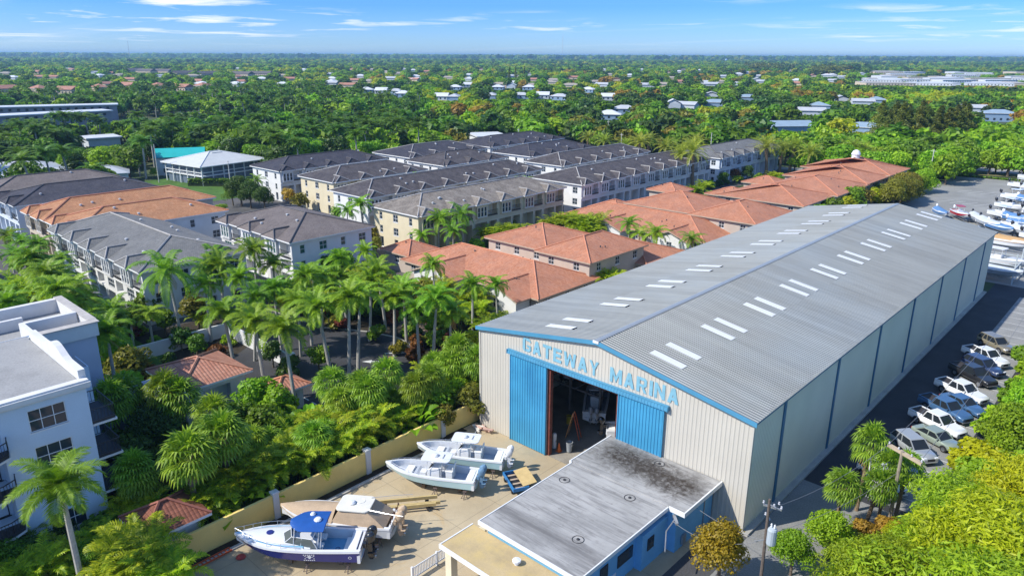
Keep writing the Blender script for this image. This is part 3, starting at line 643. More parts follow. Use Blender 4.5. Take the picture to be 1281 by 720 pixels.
def townhouse(x0, x1, y0, y1, wall, roofm, capm, label, fronts, group='terraces of townhouses with dark tiled roofs', E=6.95, rise=2.5, frame=None, gm=None, unit=7.3, h0=1.0, h1=1.0, garage=True):
    """a terrace: fronts = which of 's','e' sides carry the bays; the others get plain windows"""
    cx_, cy_ = (x0+x1)/2, (y0+y1)/2
    t = thing('townhouse_terrace', label, 'townhouses', (cx_, cy_, ZW), 0, group)
    X0, X1, Y0, Y1 = x0-cx_, x1-cx_, y0-cy_, y1-cy_; H = E-ZW
    mb = MB(); roof = MB(); rc = MB(); bal = MB()
    axis = 'x' if X1-X0 > Y1-Y0 else 'y'
    half = min(X1-X0, Y1-Y0)/2+.55; slope = rise/half
    sides = {'s': ((X0,Y0,0), (1,0,0), X1-X0), 'e': ((X1,Y0,0), (0,1,0), Y1-Y0), 'n': ((X1,Y1,0), (-1,0,0), X1-X0), 'w': ((X0,Y1,0), (0,-1,0), Y1-Y0)}
    wins = []; vents = []
    lines = hip_roof(roof, X0, X1, Y0, Y1, H, rise, hip0=h0, hip1=h1)
    for sd_, (o, u, L) in sides.items():
        o = Vector(o); u = Vector(u); n = Vector((u.y, -u.x, 0)); ops = []
        if sd_ in fronts:
            nu = max(1, round(L/unit)); w = L/nu
            for i in range(nu):
                c_ = (i+.30)*w
                if H > 6.5:
                    # projecting bay with three tall arched windows under a small hip
                    bw_ = 1.55; pj = .45; zb = H-3.0; zt = H-.23
                    for k_ in (-1, 0, 1): wins.append((o+n*pj, u, c_+k_*.95, H-2.75, .72, 2.0, True, 1, 2))
                    A = o+u*(c_-bw_); B = o+u*(c_+bw_); A2, B2 = A+n*pj, B+n*pj
                    bops = [(bw_+k_*.95-.36, bw_+k_*.95+.36, H-2.75, H-.75, .1) for k_ in (-1, 0, 1)]
                    facade(mb, A2, u, 2*bw_, zb, zt, bops)
                    for p, q in ((A, A2), (B2, B)): mb.quad(p+Vector((0,0,zb)), q+Vector((0,0,zb)), q+Vector((0,0,zt)), p+Vector((0,0,zt)))
                    mb.quad(A+Vector((0,0,zb)), B+Vector((0,0,zb)), B2+Vector((0,0,zb)), A2+Vector((0,0,zb)))
                    # little hip roof over the bay
                    g = 1.1; zz = H+.02; e = bw_+.6; f_ = o+n*(pj+.5)
                    q0 = f_+u*(c_-e)+Vector((0,0,zz)); q1 = f_+u*(c_+e)+Vector((0,0,zz)); ap = o+n*(pj-.75)+u*c_+Vector((0,0,zz+g))
                    back = o-n*(g/slope-.55)+u*c_+Vector((0,0,zz+g)); v0 = o+n*.55+u*(c_-e)+Vector((0,0,zz)); v1 = o+n*.55+u*(c_+e)+Vector((0,0,zz))
                    roof.poly([q0, q1, ap]); roof.poly([q1, v1, back, ap]); roof.poly([v0, q0, ap, back])
                    roof.mat = 1
                    roof.quad(q0-Vector((0,0,.22)), q1-Vector((0,0,.22)), q1, q0); roof.quad(q1-Vector((0,0,.22)), v1-Vector((0,0,.22)), v1, q1); roof.quad(v0-Vector((0,0,.22)), q0-Vector((0,0,.22)), q0, v0)
                    roof.mat = 0
                    rc.tube([ap+Vector((0,0,.05)), back+Vector((0,0,.05))], .13, 5); rc.tube([q0, ap+Vector((0,0,.05))], .12, 5); rc.tube([q1, ap+Vector((0,0,.05))], .12, 5)
                    # balcony in a recess beside it
                    b0, b1 = (i+.56)*w, (i+.95)*w
                    ops.append((b0, b1, H-2.75, H-.5, 1.2))
                    p0 = o+u*b0+n*.25; p1 = o+u*b1+n*.25
                    bal = MB(); bal.prism([(*(o+u*b0).xy,), (*p0.xy,), (*p1.xy,), (*(o+u*b1).xy,)], H-2.93, H-2.76)
                    railing(bal, p0.xy, p1.xy, H-2.76); bal.build('balcony', RAIL, t)
                    wins.append((o-n*1.1, u, (b0+b1)/2, H-2.7, 1.9, 2.05, False, 2, 1))
                    # middle floor
                    if not garage:
                        ops.append((c_-1.3, c_+1.3, H-5.1, H-3.7, .1)); wins.append((o, u, c_, H-5.1, 2.6, 1.4, False, 3, 2))
                        ops.append((b0+.1, b1-.1, H-5.3, H-3.45, 1.2)); wins.append((o-n*1.1, u, (b0+b1)/2, H-5.25, b1-b0-.5, 1.7, False, 2, 1))
                    # garages
                    if garage: ops.append((i*w+.4, i*w+w*.55, .02, H-4.1, 1.8)); ops.append((i*w+w*.63, (i+1)*w-.4, .02, H-4.1, 1.8))
                    else:
                        ops.append((i*w+.6, i*w+w*.45, .02, 2.3, 1.0)); ops.append((i*w+w*.55, (i+1)*w-.6, .02, 2.3, 1.0))
            # belt course
            zc = H-3.12
            a_, b2_ = o+n*.001, o+u*L+n*.001
            mb.prism([(*(o).xy,), (*(o+n*.16).xy,), (*(o+u*L+n*.16).xy,), (*(o+u*L).xy,)], zc-.28, zc-.02) if False else mb.bar(o+n*.08+Vector((0,0,zc-.15)), o+u*L+n*.08+Vector((0,0,zc-.15)), .16, .26)
        elif sd_ in 'se':
            nu = max(2, round(L/4.2))
            for i in range(nu):
                c_ = (i+.5)*L/nu; ww = 1.5 if i % 2 else .95
                for zz in ((H-2.35, H-5.05) if H > 6.5 else (H-2.2,)):
                    ops.append((c_-ww/2, c_+ww/2, zz, zz+1.5, .1)); wins.append((o, u, c_, zz, ww, 1.5, False, 2 if ww > 1 else 1, 2))
                ops.append((c_-.55, c_+.55, .02, 2.2, .3)); wins.append((o-n*.2, u, c_, .05, 1.1, 2.15, True, 1, 1))
        facade(mb, o, u, L, 0, H, ops)
    wm = wall
    mb.build('wall', wm, t)
    ro = roof.build('roof', [roofm, TRIM], t); caps(rc, lines); rc.build('ridge_cap', capm, ro)
    for o, u, a, z, w, h, ar, nx, nz_ in wins: put_window(t, o, u, a, z, w, h, ar, nx, nz_, frame or WHITE, gm)
    rr = random.Random(int(x0*10+y0))
    for i in range(max(3, int(max(X1-X0, Y1-Y0)/6))):
        if axis == 'y': yy = rr.uniform(Y0+5, Y1-5); xx = rr.choice((1,1,-1))*rr.uniform(1, half-2.2); zz = H+rise-slope*abs(xx)
        else: xx = rr.uniform(X0+5, X1-5); yy = rr.choice((1,-1,-1))*rr.uniform(1, half-2.2); zz = H+rise-slope*abs(yy)
        inst('roof_vent', VENT, ro, (xx, yy, zz))
    return t
WST = surf('white_stucco', (.70,.70,.69), .85, .05, .6, .04, 10, dirt=(.55,.54,.5), dscale=.5, drange=(.6,.85), dfac=.4)
CST = surf('yellow_cream_stucco', (.66,.58,.40), .85, .06, .6, .05, 10)
BST = surf('bluewhite_stucco', (.62,.67,.73), .85, .05, .6)
TST = surf('tan_stucco', (.55,.47,.36), .85, .06, .6)
T_BLACK = tile('charcoal_tiles', (.045,.044,.056), (.07,.066,.078), barrel=0, stain=(.12,.11,.115), sfac=.5)
T_DARK = tile('dark_brown_tiles', (.062,.054,.058), (.095,.083,.082), barrel=0, stain=(.175,.158,.15), sfac=.6)
T_MID = tile('weathered_brown_tiles', (.17,.145,.12), (.24,.205,.17), barrel=0, stain=(.38,.34,.285), sfac=.7)
T_GREY = tile('grey_flat_tiles', (.155,.155,.15), (.20,.195,.185), barrel=0, stain=(.24,.235,.22), sfac=.3)
T_BROWN = tile('brown_flat_tiles', (.15,.125,.115), (.19,.16,.145), barrel=0, stain=(.25,.22,.2), sfac=.3)
T_ORANGE = tile('orange_barrel_tiles', (.42,.185,.085), (.50,.26,.135), stain=(.30,.16,.09), sfac=.6)
T_RED = tile('terracotta_tiles', (.46,.185,.10), (.54,.25,.15), var=.14, stain=(.36,.20,.15), sfac=.5)
T_RED2 = tile('brown_red_tiles', (.22,.085,.055), (.30,.115,.075), var=.15)
C_LIGHT = surf('pale_ridge_tiles', (.36,.34,.32), .8, .15, 2); C_DARK = surf('dark_ridge_tiles', (.10,.095,.10), .8, .15, 2); C_TERRA = surf('terracotta_ridge_tiles', (.52,.22,.13), .8, .12, 2)
SX = 1.0284
def sxy(x0, x1, y0, y1): return (19.73+(x0-19.73)*SX, 19.73+(x1-19.73)*SX, -48.43+(y0+48.43)*SX, -48.43+(y1+48.43)*SX)
TH_ = [  # x0,x1,y0,y1 (eave line), wall, roof, cap, label, fronts
 ((-95.9,-82.4,36.6,79.4), CST, T_MID, C_LIGHT, 'cream terrace with weathered pale brown roof, closest of the row to the red tiled villas', 'e'),
 ((-116.2,-103.9,41,96.7), WST, T_DARK, C_LIGHT, 'white terrace with long dark brown roof right behind the cream terrace with the weathered roof', 'e'),
 ((-139.2,-125.2,47.1,75.3), CST, T_DARK, C_LIGHT, 'cream terrace with dark roof standing between two white terraces', 'e'),
 ((-163.2,-149.4,47.4,81), WST, T_BLACK, C_DARK, 'white terrace with near black roof beside the screened white pavilion', 'e'),
 ((-162.4,-145.6,87,118.4), WST, T_BLACK, C_LIGHT, 'near black roofed terrace at the edge of the tall dark palms', 'e'),
 ((-141.6,-126.6,83,107), WST, T_DARK, C_DARK, 'short dark roofed terrace hemmed in by other dark terraces', 'e'),
 ((-163.2,-147.4,122,159.5), WST, T_BLACK, C_DARK, 'black roofed terrace in the farthest row, beside the flat white roof', 'e'),
 ((-137.4,-122.6,113.5,145.4), WST, T_BLACK, C_DARK, 'black roofed terrace just in front of the farthest black roof', 'e'),
 ((-116.4,-103.9,105,147.9), WST, T_DARK, C_LIGHT, 'dark terrace with pale hip lines behind the long white terrace of arched bays', 'e'),
 ((-96.7,-81.6,85,146), WST, T_DARK, C_LIGHT, 'long white terrace with a row of arched bay windows facing the red villas', 'e'),
 ((-96,-80.5,149.6,191), BST, T_GREY, C_DARK, 'grey roofed white terrace beyond the date palms', 'e'),
]
for q, wl, rm, cp, lb, fr in TH_: townhouse(*sxy(*q), wl, rm, cp, lb, fr)
townhouse(*sxy(-118.9,-81.8,-13.0,2.2), WST, T_GREY, C_LIGHT, 'three storey white terrace with light grey roof and stepped bays above the lawn', 's', garage=False, h0=.75)
townhouse(*sxy(-105.7,-81.8,9.9,25.5), WST, T_BROWN, C_DARK, 'white corner house with plain brown hip roof and green tinted windows', 's', gm=GLASSG, garage=False)
townhouse(*sxy(-139.2,-127.2,-11.6,19), TST, T_ORANGE, C_TERRA, 'tan terrace with brownish orange barrel tile roof next to the black roof', 's', group='terraces with orange roofs')
townhouse(*sxy(-126.4,-112.8,-11.2,14.5), WST, T_ORANGE, C_TERRA, 'white terrace with bright orange tile roof behind the light grey roof', 's', group='terraces with orange roofs')
townhouse(*sxy(-160.5,-145.9,-11.6,16.5), BST, T_BLACK, C_DARK, 'pale blue terrace with black hip roof beside the orange roofs', 's')
townhouse(*sxy(-177,-163,-12,16), BST, T_BROWN, C_DARK, 'brown roofed pale blue terrace left of the black hip roof', 's')

# ------------------------------------------------------------------ red tiled villas
def villa(label, blocks, extras=()):
    x = sum(b[0]+b[1] for b in blocks)/len(blocks)/2; y = sum(b[2]+b[3] for b in blocks)/len(blocks)/2
    t = thing('villa', label, 'villa', (x, y, ZW), 0, 'villas with terracotta roofs along the warehouse')
    mw = MB(); mg = MB(); rf = MB(); rc = MB(); wins = []
    for x0, x1, y0, y1, E, rise, axis, wl in blocks:
        mb = MB() if axis == 'g' else mw
        x0 -= x; x1 -= x; y0 -= y; y1 -= y; H = E-ZW
        sides = {'s': ((x0,y0,0), (1,0,0), x1-x0), 'e': ((x1,y0,0), (0,1,0), y1-y0), 'n': ((x1,y1,0), (-1,0,0), x1-x0), 'w': ((x0,y1,0), (0,-1,0), y1-y0)}
        for s_, (o, u, L) in sides.items():
            ops = []
            if s_ in 'se' and L > 3.5:
                nn = max(1, int(L/4.2))
                for i in range(nn):
                    c_ = (i+.5)*L/nn; z = H-1.9 if H > 3.2 else .9
                    if z+1.35 > H-.3: continue
                    ops.append((c_-.6, c_+.6, z, z+1.35, .1)); wins.append((o, u, c_, z, 1.2, 1.35))
            facade(mb, o, u, L, 0, H, ops)
        if axis == 'g':      # a cross wing with a gable end to the front
            a, xm, l0 = .55, (x0+x1)/2, y0-.5; zr = H+rise
            rf.quad((x1+a,l0,H-.02), (x1+a,y1,H-.02), (xm,y1,zr), (xm,l0,zr)); rf.quad((x0-a,y1,H-.02), (x0-a,l0,H-.02), (xm,l0,zr), (xm,y1,zr))
            rf.mat = 1; rf.quad((x1+a,l0,H-.24), (x1+a,l0,H-.02), (xm,l0,zr), (xm,l0,zr-.24)); rf.quad((x0-a,l0,H-.02), (x0-a,l0,H-.24), (xm,l0,zr-.24), (xm,l0,zr)); rf.quad((x1+a,l0,H-.24), (x1+a,y1,H-.24), (x1+a,y1,H-.02), (x1+a,l0,H-.02)); rf.mat = 0
            mb.poly([(x0,y0,H), (x1,y0,H), (xm,y0,zr-.28)]); caps(rc, [((xm,l0,zr),(xm,y1,zr))], .12); mb.build('gable_wall', WST, t); continue
        caps(rc, hip_roof(rf, x0, x1, y0, y1, H, rise, .6, axis), .12)
    mw.build('wall', blocks[0][7], t)
    ro = rf.build('roof', [T_RED, surf('tan_fascia', (.42,.33,.25), .7)], t); rc.build('ridge_cap', C_TERRA, ro)
    for o, u, a, z, w, h in wins: put_window(t, o, u, a, z, w, h, False, 2, 2, WHITE, GLASS)
    rr = random.Random(int(x))
    vm = MB().lathe((0,0,-.1), [(.11,0), (.11,.4), (.02,.42)], 6).mesh('vent_pipe', C_DARK)
    for x0, x1, y0, y1, E, rise, axis, wl in blocks:
        hw = (min(x1-x0, y1-y0)/2+.6); sl = rise/hw
        for i in range(3):
            a = rr.uniform(.3, .7); d = rr.uniform(-.7, .7)*hw
            if x1-x0 > y1-y0: p = (x0+a*(x1-x0)-x, (y0+y1)/2+d-y)
            else: p = ((x0+x1)/2+d-x, y0+a*(y1-y0)-y)
            inst('vent_pipe', vm, ro, (*p, E-ZW+rise-sl*abs(d)))
    return t
TAUPE = surf('taupe_stucco', (.46,.39,.33), .85, .06, .6)
villa('red tiled villa nearest the entry road, low front wing and taller rear block', [
 (-84.5,-77.6,30.2,36.6,2.3,1.7,'x',TAUPE), (-76.6,-46.0,28.5,42.5,2.1,2.9,'x',TAUPE), (-70.5,-61.5,25.4,33,2.12,1.9,'g',WST), (-55.5,-47.4,25.2,32.4,2.12,1.75,'g',WST),
 (-69.6,-56.0,42.2,56,4.9,2.5,'x',TAUPE), (-57.0,-46.4,41.4,57,4.86,2.5,'y',TAUPE), (-56,-44.5,55,67,2.1,2.0,'y',TAUPE)])
villa('middle red tiled villa, between its two neighbours of the same roof', [
 (-80.5,-45.0,76,90.5,2.1,2.9,'x',TAUPE), (-81,-73,88,96,2.2,1.8,'x',TAUPE), (-70,-62,72.6,80.5,2.12,1.75,'g',WST), (-55,-47,73.3,80.5,2.12,1.75,'g',WST),
 (-70,-52.8,86.5,103,4.9,2.6,'x',TAUPE), (-53.6,-39.8,86.0,102.4,4.86,2.6,'y',TAUPE), (-76.5,-69,106,113,4.6,1.6,'x',TAUPE)])
v3 = villa('farthest red tiled villa, three stepped roofs with a small white cupola', [
 (-60,-40,110,128,4.9,2.5,'y',TAUPE), (-57,-38.8,127,148,5.1,2.5,'y',TAUPE), (-60,-39,148,165,5.3,2.6,'y',TAUPE), (-62,-38.6,165,182,5.6,2.9,'y',TAUPE), (-66,-57,116,124,3.6,1.6,'x',TAUPE), (-67,-58,138,146,3.8,1.6,'x',TAUPE)])
mb = MB(); mb.lathe((0,0,0), [(1.1,0), (1.1,1.3), (1.3,1.35), (1.25,1.6), (.9,2.3), (.4,2.6), (.05,2.7)], 12)
c_ = mb.build('cupola', WHITE, v3, loc=(-50.5-v3.location.x, 173.5-v3.location.y, 8.0-ZW))

# ------------------------------------------------------------------ apartment block at the left edge
CONDO = surf('pale_blue_stucco', (.56,.665,.77), .85, .05, .5, .04, 10)
CONDO2 = surf('lilac_grey_stucco', (.47,.50,.60), .85, .05, .5)
CROOF = surf('grey_membrane_roof', (.33,.33,.325), .9, .14, .5, .15, 6, dirt=(.22,.22,.22), dscale=.5)
COPING = surf('coping_white', (.66,.65,.63), .7, .06, 1)
ab = thing('apartment_block', 'pale blue four storey apartment block with flat grey roof and curved parapet', 'apartment building', (-38.4,-33.4,ZW))
HB = 12.2-ZW
mb = MB(); wins = []
ops = []
for z in (HB-2.75, HB-5.75, HB-8.75, HB-11.6):
    ops.append((-4.05+24, -1.55+24, z, z+1.75, .12)); wins.append(((0,-24,0), (0,1,0), 24-2.8, z, 2.5, 1.75, 3, 2))
    ops.append((24-9.6, 24-5.9, z-.7, z+2.0, 1.6))
    ops.append((24-14.05, 24-11.55, z, z+1.75, .12)); wins.append(((0,-24,0), (0,1,0), 24-12.8, z, 2.5, 1.75, 3, 2))
facade(mb, (0,-24,0), (0,1,0), 24, 0, HB, ops)
for o, u, L in (((-14,0,0), (0,-1,0), 24), ((-14,-24,0), (1,0,0), 14)): facade(mb, o, u, L, 0, HB, [])
nops = [(.3, 3.6, z-.7, z+2.0, 1.5) for z in (HB-2.75, HB-5.75, HB-8.75)]
facade(mb, (0,0,0), (-1,0,0), 14, 0, HB, nops)
mb.mat = 1
# set back rear wing, a little taller
mb.box(-24.2,-9,0, -14.01,5.3,HB-1.5)
mb.mat = 0
mb.box(-9.8,.01,0, -6.6,2.2,HB-1.4)
mb.build('wall', [CONDO, CONDO2], ab)
mb = MB(); mb.box(-13.8,-23.8,HB-.02, -.25,-.25,HB+.02); mb.box(-24,-8.7,HB-1.48, -14.3,5.0,HB-1.43); mb.box(-9.7,.1,HB-1.42, -6.7,2.1,HB-1.36)
mb.build('roof', CROOF, ab)
mb = MB()
mb.box(-.45,-24.2,HB-.45, .22,.22,HB+.22)         # long cornice on the street side
mb.box(.22,-24.2,HB-.30, .38,.3,HB+.08); mb.box(-14,-24.2,HB-.45, -.45,-23.7,HB+.22)
mb.build('cornice', COPING, ab)
def parapet(x, y0, y1, prof, w=.5):
    """a wall on the roof with a curved top: prof(t) height"""
    mb = MB(); n = 18
    for i in range(n):
        a, c2 = y0+(y1-y0)*i/n, y0+(y1-y0)*(i+1)/n
        h0, h1_ = prof(i/n), prof((i+1)/n)
        vs = [(a,x-w/2,0),(c2,x-w/2,0),(c2,x+w/2,0),(a,x+w/2,0),(a,x-w/2,h0),(c2,x-w/2,h1_),(c2,x+w/2,h1_),(a,x+w/2,h0)]
        mb.add([(p[0], p[1], HB+p[2]+.02) for p in vs], [(0,1,5,4),(2,3,7,6),(4,5,6,7),(3,0,4,7),(1,2,6,5)])
    return mb
parapet(.02, -12.6, -.45, lambda t: .85+.75*math.sin(min(1, max(0, (t-.3)/.5))*PI)**2 if t > .3 else .85).build('curved_parapet', COPING, ab)
mb = MB()
for x0,y0,x1,y1,h in ((-14.4,-9.2,-13.7,5.5,.75), (-24.4,5.0,-14.4,5.6,.75), (-24.4,-9.2,-23.8,5.0,.75), (-21.2,-9.1,-20.8,1.2,.5), (-17.9,.2,-17.4,4.9,.95), (-17.4,.2,-14.5,.6,.95)): mb.box(x0,y0,HB-1.43, x1,y1,HB+h-.86)
mb.box(-23.8,-9.2,HB-1.429, -14.4,-8.7,HB-.16)
mb.build('roof_wall', COPING, ab)
for q in ((-14.5,.3,HB-.108, -13.55,5.65,HB-.02), (-24.45,-9.3,HB-.1, -14.6,-8.6,HB), (-24.45,4.95,HB-.1, -14.51,5.7,HB)): MB().box(*q).build('parapet_coping', surf('tan_coping', (.45,.42,.38), .7), ab)
for z in (HB-3.45, HB-6.45, HB-9.45):
    bal = MB()
    pts = [(.0,-9.9), (.9,-9.7), (1.35,-8.9), (1.45,-7.75), (1.35,-6.6), (.9,-5.8), (.0,-5.6)]
    bal.prism(pts[::-1], z-.2, z); 
    for p, q in zip(pts, pts[1:]): railing(bal, p, q, z)
    bal.build('balcony_railing', RAIL, ab); bal = MB()
    pts = [(-.1,.0), (-.1,1.7), (-3.8,1.7), (-3.8,.0)]
    bal.prism(pts, z-.2, z)
    for p, q in zip(pts, pts[1:]): railing(bal, p, q, z)
    bal.build('balcony_railing', RAIL, ab)
for z in (HB-3.45, HB-6.45, HB-9.45):
    MBW = MB(); MBW.prism([(.02,-9.95), (.95,-9.75), (1.42,-8.9), (1.52,-7.75), (1.42,-6.6), (.95,-5.75), (.02,-5.55)][::1], z-.36, z-.203); MBW.build('balcony_slab', COPING, ab)
    MB().box(-3.9,.01,z-.38, -.04,1.8,z-.203).build('balcony_slab', COPING, ab)
for o, u, a, z, w, h, nx, nz_ in wins: put_window(ab, o, u, a, z, w, h, False, nx, nz_, WHITE, GLASS)
for z in (HB-2.75, HB-5.75, HB-8.75, HB-11.6):
    put_window(ab, (-1.5,-24,0), (0,1,0), 24-7.75, z-.65, 3.2, 2.4, False, 2, 1, DARK, GLASS)
for z in (HB-2.75, HB-5.75, HB-8.75): put_window(ab, (0,-1.4,0), (-1,0,0), 1.95, z-.65, 2.6, 2.4, False, 2, 1, DARK, GLASS)
mb = MB(); mb.box(-12.5,-6.3,HB+.02,-11.6,-5.2,HB+.5); mb.box(-8.6,-16,HB+.02,-7.7,-15,HB+.9); mb.lathe((-5,-9,HB+.02), [(.2,0),(.2,.5),(.3,.5),(.05,.65)], 8); mb.lathe((-9,-11,HB+.02), [(.12,0),(.12,.5),(.05,.55)], 8)
mb.build('roof_equipment', GREY, ab)
# garden walls and the low lilac turrets beside the block
gw = thing('garden_wall', 'low pale wall and curved piers beside the apartment block', 'wall', (-48,-26,ZW))
mb = MB(); mb.box(-4.6,-2.4,0, -2.2,-.2,6.6); mb.box(-1.6,.2,0, .6,2.2,5.6); mb.box(-2.2,-1.2,0,-1.4,1.2,4.6)
n = 8
for i in range(n):
    a0, a1 = PI/2*i/n, PI/2*(i+1)/n
    mb.prism([(-1.6+2.2*math.sin(a0)*0+i*.27, .21), (-1.6+(i+1)*.27, .21), (-1.6+(i+1)*.27, 2.19), (-1.6+i*.27, 2.19)], 5.601, 5.6+1.6*math.cos((a0+a1)/2))
mb.box(.62,.4,0, 1.7,2.0,4.4)
mb.build('pier', CONDO2, gw)
MB().box(-4.8,-2.6,6.601, -2.0,0,6.8).build('pier_cap', CONDO, gw)
w2 = thing('garden_wall', 'white garden wall behind the gatehouse running toward the grey terrace', 'wall', (-62,-13,ZW))
MB().box(-11,-8.2,0, -10.7,7.0,1.9).box(-10.69,6.7,0,6,7.0,1.9).build('wall_panel', WST, w2)
for x, y in ((-10.85,-8), (-10.85,-.5), (-10.85,6.85), (-3,6.85), (6,6.85)): MB().box(x-.28,y-.28,0, x+.28,y+.28,2.3).build('pilaster', WST, w2)
w3 = thing('garden_wall', 'white terrace wall below the apartment block by the small red roof', 'wall', (-36.4,-33,ZW))
MB().box(-.6,-1.5,0,-.3,6.5,1.9).box(-.29,6.2,0,3.4,6.5,1.9).build('wall_panel', CONDO, w3)

# ------------------------------------------------------------------ gatehouse and shed
def kiosk(name, label, x0, x1, y0, y1, E, rise, wl, roofm, capm, cat, openings=True):
    x, y = (x0+x1)/2, (y0+y1)/2
    t = thing(name, label, cat, (x, y, ZW)); X, Y, H = (x1-x0)/2, (y1-y0)/2, E-ZW
    mb = MB()
    for o, u, L in (((-X,-Y,0),(1,0,0),2*X), ((X,-Y,0),(0,1,0),2*Y), ((X,Y,0),(-1,0,0),2*X), ((-X,Y,0),(0,-1,0),2*Y)):
        facade(mb, o, u, L, 0, H, [(L*.3, L*.75, .02, H-.9, 1.0)] if openings else [])
    mb.build('wall', wl, t); rf = MB(); ln = hip_roof(rf, -X, X, -Y, Y, H, rise, .7); ro = rf.build('roof', [roofm, WHITE], t); rc = MB(); caps(rc, ln, .13); rc.build('ridge_cap', capm, ro)
    return t
T_GATE = tile('pink_barrel_tiles', (.42,.185,.125), (.50,.25,.175), row=.5, colw=.36, barrel=.8)
kiosk('gatehouse', 'white gatehouse with a pinkish barrel tile hip roof beside the entry road', -57.7,-50.7,-21.6,-15.0, 3.4, 1.5, WST, T_GATE, surf('pink_ridge_tiles', (.44,.22,.15), .8), 'gatehouse')
kiosk('garden_shed', 'small white shed with dark red tile hip roof below the apartment block', -34.4,-31.2,-33.0,-29.2, 1.9, 1.3, WST, T_RED2, surf('red_ridge_tiles', (.27,.10,.07), .8), 'shed', False)
kiosk('entry_kiosk', 'little red roofed kiosk among palm trunks in the entry road', -48.9,-46.4,-13.5,-10.6, 1.7, .9, WST, T_GATE, C_TERRA, 'kiosk')
# ------------------------------------------------------------------ boats
GEL = surf('white_gelcoat', (.72,.73,.74), .22, .03, 1, spec=.5, coat=.4)
NAVY = surf('navy_gelcoat', (.022,.028,.18), .2, .08, 1, coat=.5)
AQUA = surf('pale_aqua_gelcoat', (.47,.66,.68), .25, .04, 1, coat=.4)
DECKG = surf('grey_nonskid', (.42,.46,.52), .8, .06, 2)
DECKB = surf('blue_cockpit_liner', (.20,.44,.62), .6, .08, 2)
BTOP = surf('royal_blue_canvas', (.012,.085,.33), .6, .1, 2)
TANC = surf('tan_canvas', (.50,.37,.245), .85, .1, 1.2, .1, 10, .3, 8)
BLKE = surf('black_engine', (.02,.02,.022), .2, .05, spec=.5, coat=.5)
BLUEC = surf('blue_grey_engine_cover', (.13,.24,.36), .75, .12, 3, bump=.3, bscale=10)
SEATW = surf('white_vinyl', (.76,.76,.74), .5, .03)
WSH = glass('windshield', (.10,.12,.12), .08)
VINYL = glass('smoked_screen', (.02,.025,.03), .1)
ANTI = surf('hull_bottom_paint', (.55,.58,.60), .6, .06)
def hull(L, B, H, zdeck, side, inner, bottom=None, stripe=None):
    """open planing hull, transom at x=0, bow at x=L; zdeck(t) gives the deck height"""
    mb = MB(); mb.smooth = False; n = 18
    S_ = []
    for i in range(n+1):
        t = i/n; x = L*t
        b = B/2*(min(1, .9+.25*t) if t < .4 else max(.012, math.cos(max(0,(t-.42)/.58)**1.9*PI/2)))
        zs = H*(.86+.30*t**2.2); zk = H*.62*max(0, (t-.62)/.38)**2.1*1.25
        zk = min(zk, zs-.12); bc = b*(.93-.28*t**3); zc = zk+(zs-zk)*(.30+.22*t)
        xo = .10*H*max(0, t-.7)*2
        S_.append((x, b, zs, zk, bc, zc, xo))
    def strip(f1, f2, mat, flip=False):
        mb.mat = mat
        for s in (1, -1):
            for p, q in zip(S_, S_[1:]):
                a, b_, c, d = f1(p, s), f1(q, s), f2(q, s), f2(p, s)
                mb.quad(*( (a, b_, c, d) if (s > 0) != flip else (d, c, b_, a)))
    K = lambda p, s: (p[0], 0, p[3]); C_ = lambda p, s: (p[0]+p[6]*.3, s*p[4], p[5])
    SH = lambda p, s: (p[0]+p[6], s*p[1], p[2]-.10*H)
    SH1 = lambda p, s: (p[0]+p[6], s*(p[1]+.03), p[2]-.10*H); G0 = lambda p, s: (p[0]+p[6], s*(p[1]+.01), p[2])
    g = .24
    G1 = lambda p, s: (p[0]+p[6]-.06, s*max(.004, p[1]-g), p[2]+.015)
    dk = lambda p: min(zdeck(p[0]/L)*p[2] if zdeck(p[0]/L) <= 1 else p[2]+.02+.10*math.sin(min(1, p[0]/L)*PI), p[2]+.2)
    D1 = lambda p, s: (p[0]+p[6]-.06, s*max(.003, p[1]-g-.02), dk(p)); D0 = lambda p, s: (p[0]+p[6]-.06, 0, dk(p)+(.05 if zdeck(p[0]/L) > 1 else 0))
    strip(K, C_, 2); strip(C_, SH, 0); strip(SH, SH1, 1); strip(SH1, G0, 1); strip(G0, G1, 1); strip(G1, D1, 1); strip(D1, D0, 3)
    p = S_[0]; mb.mat = 0
    mb.poly([K(p,1), C_(p,1), SH(p,1), G0(p,1), G0(p,-1), SH(p,-1), C_(p,-1)][::-1])
    mb.mat = 1
    mb.box(-.01, -p[1]+.02, dk(p)*.6, .22, p[1]-.02, p[2]-.16)
    return mb, S_
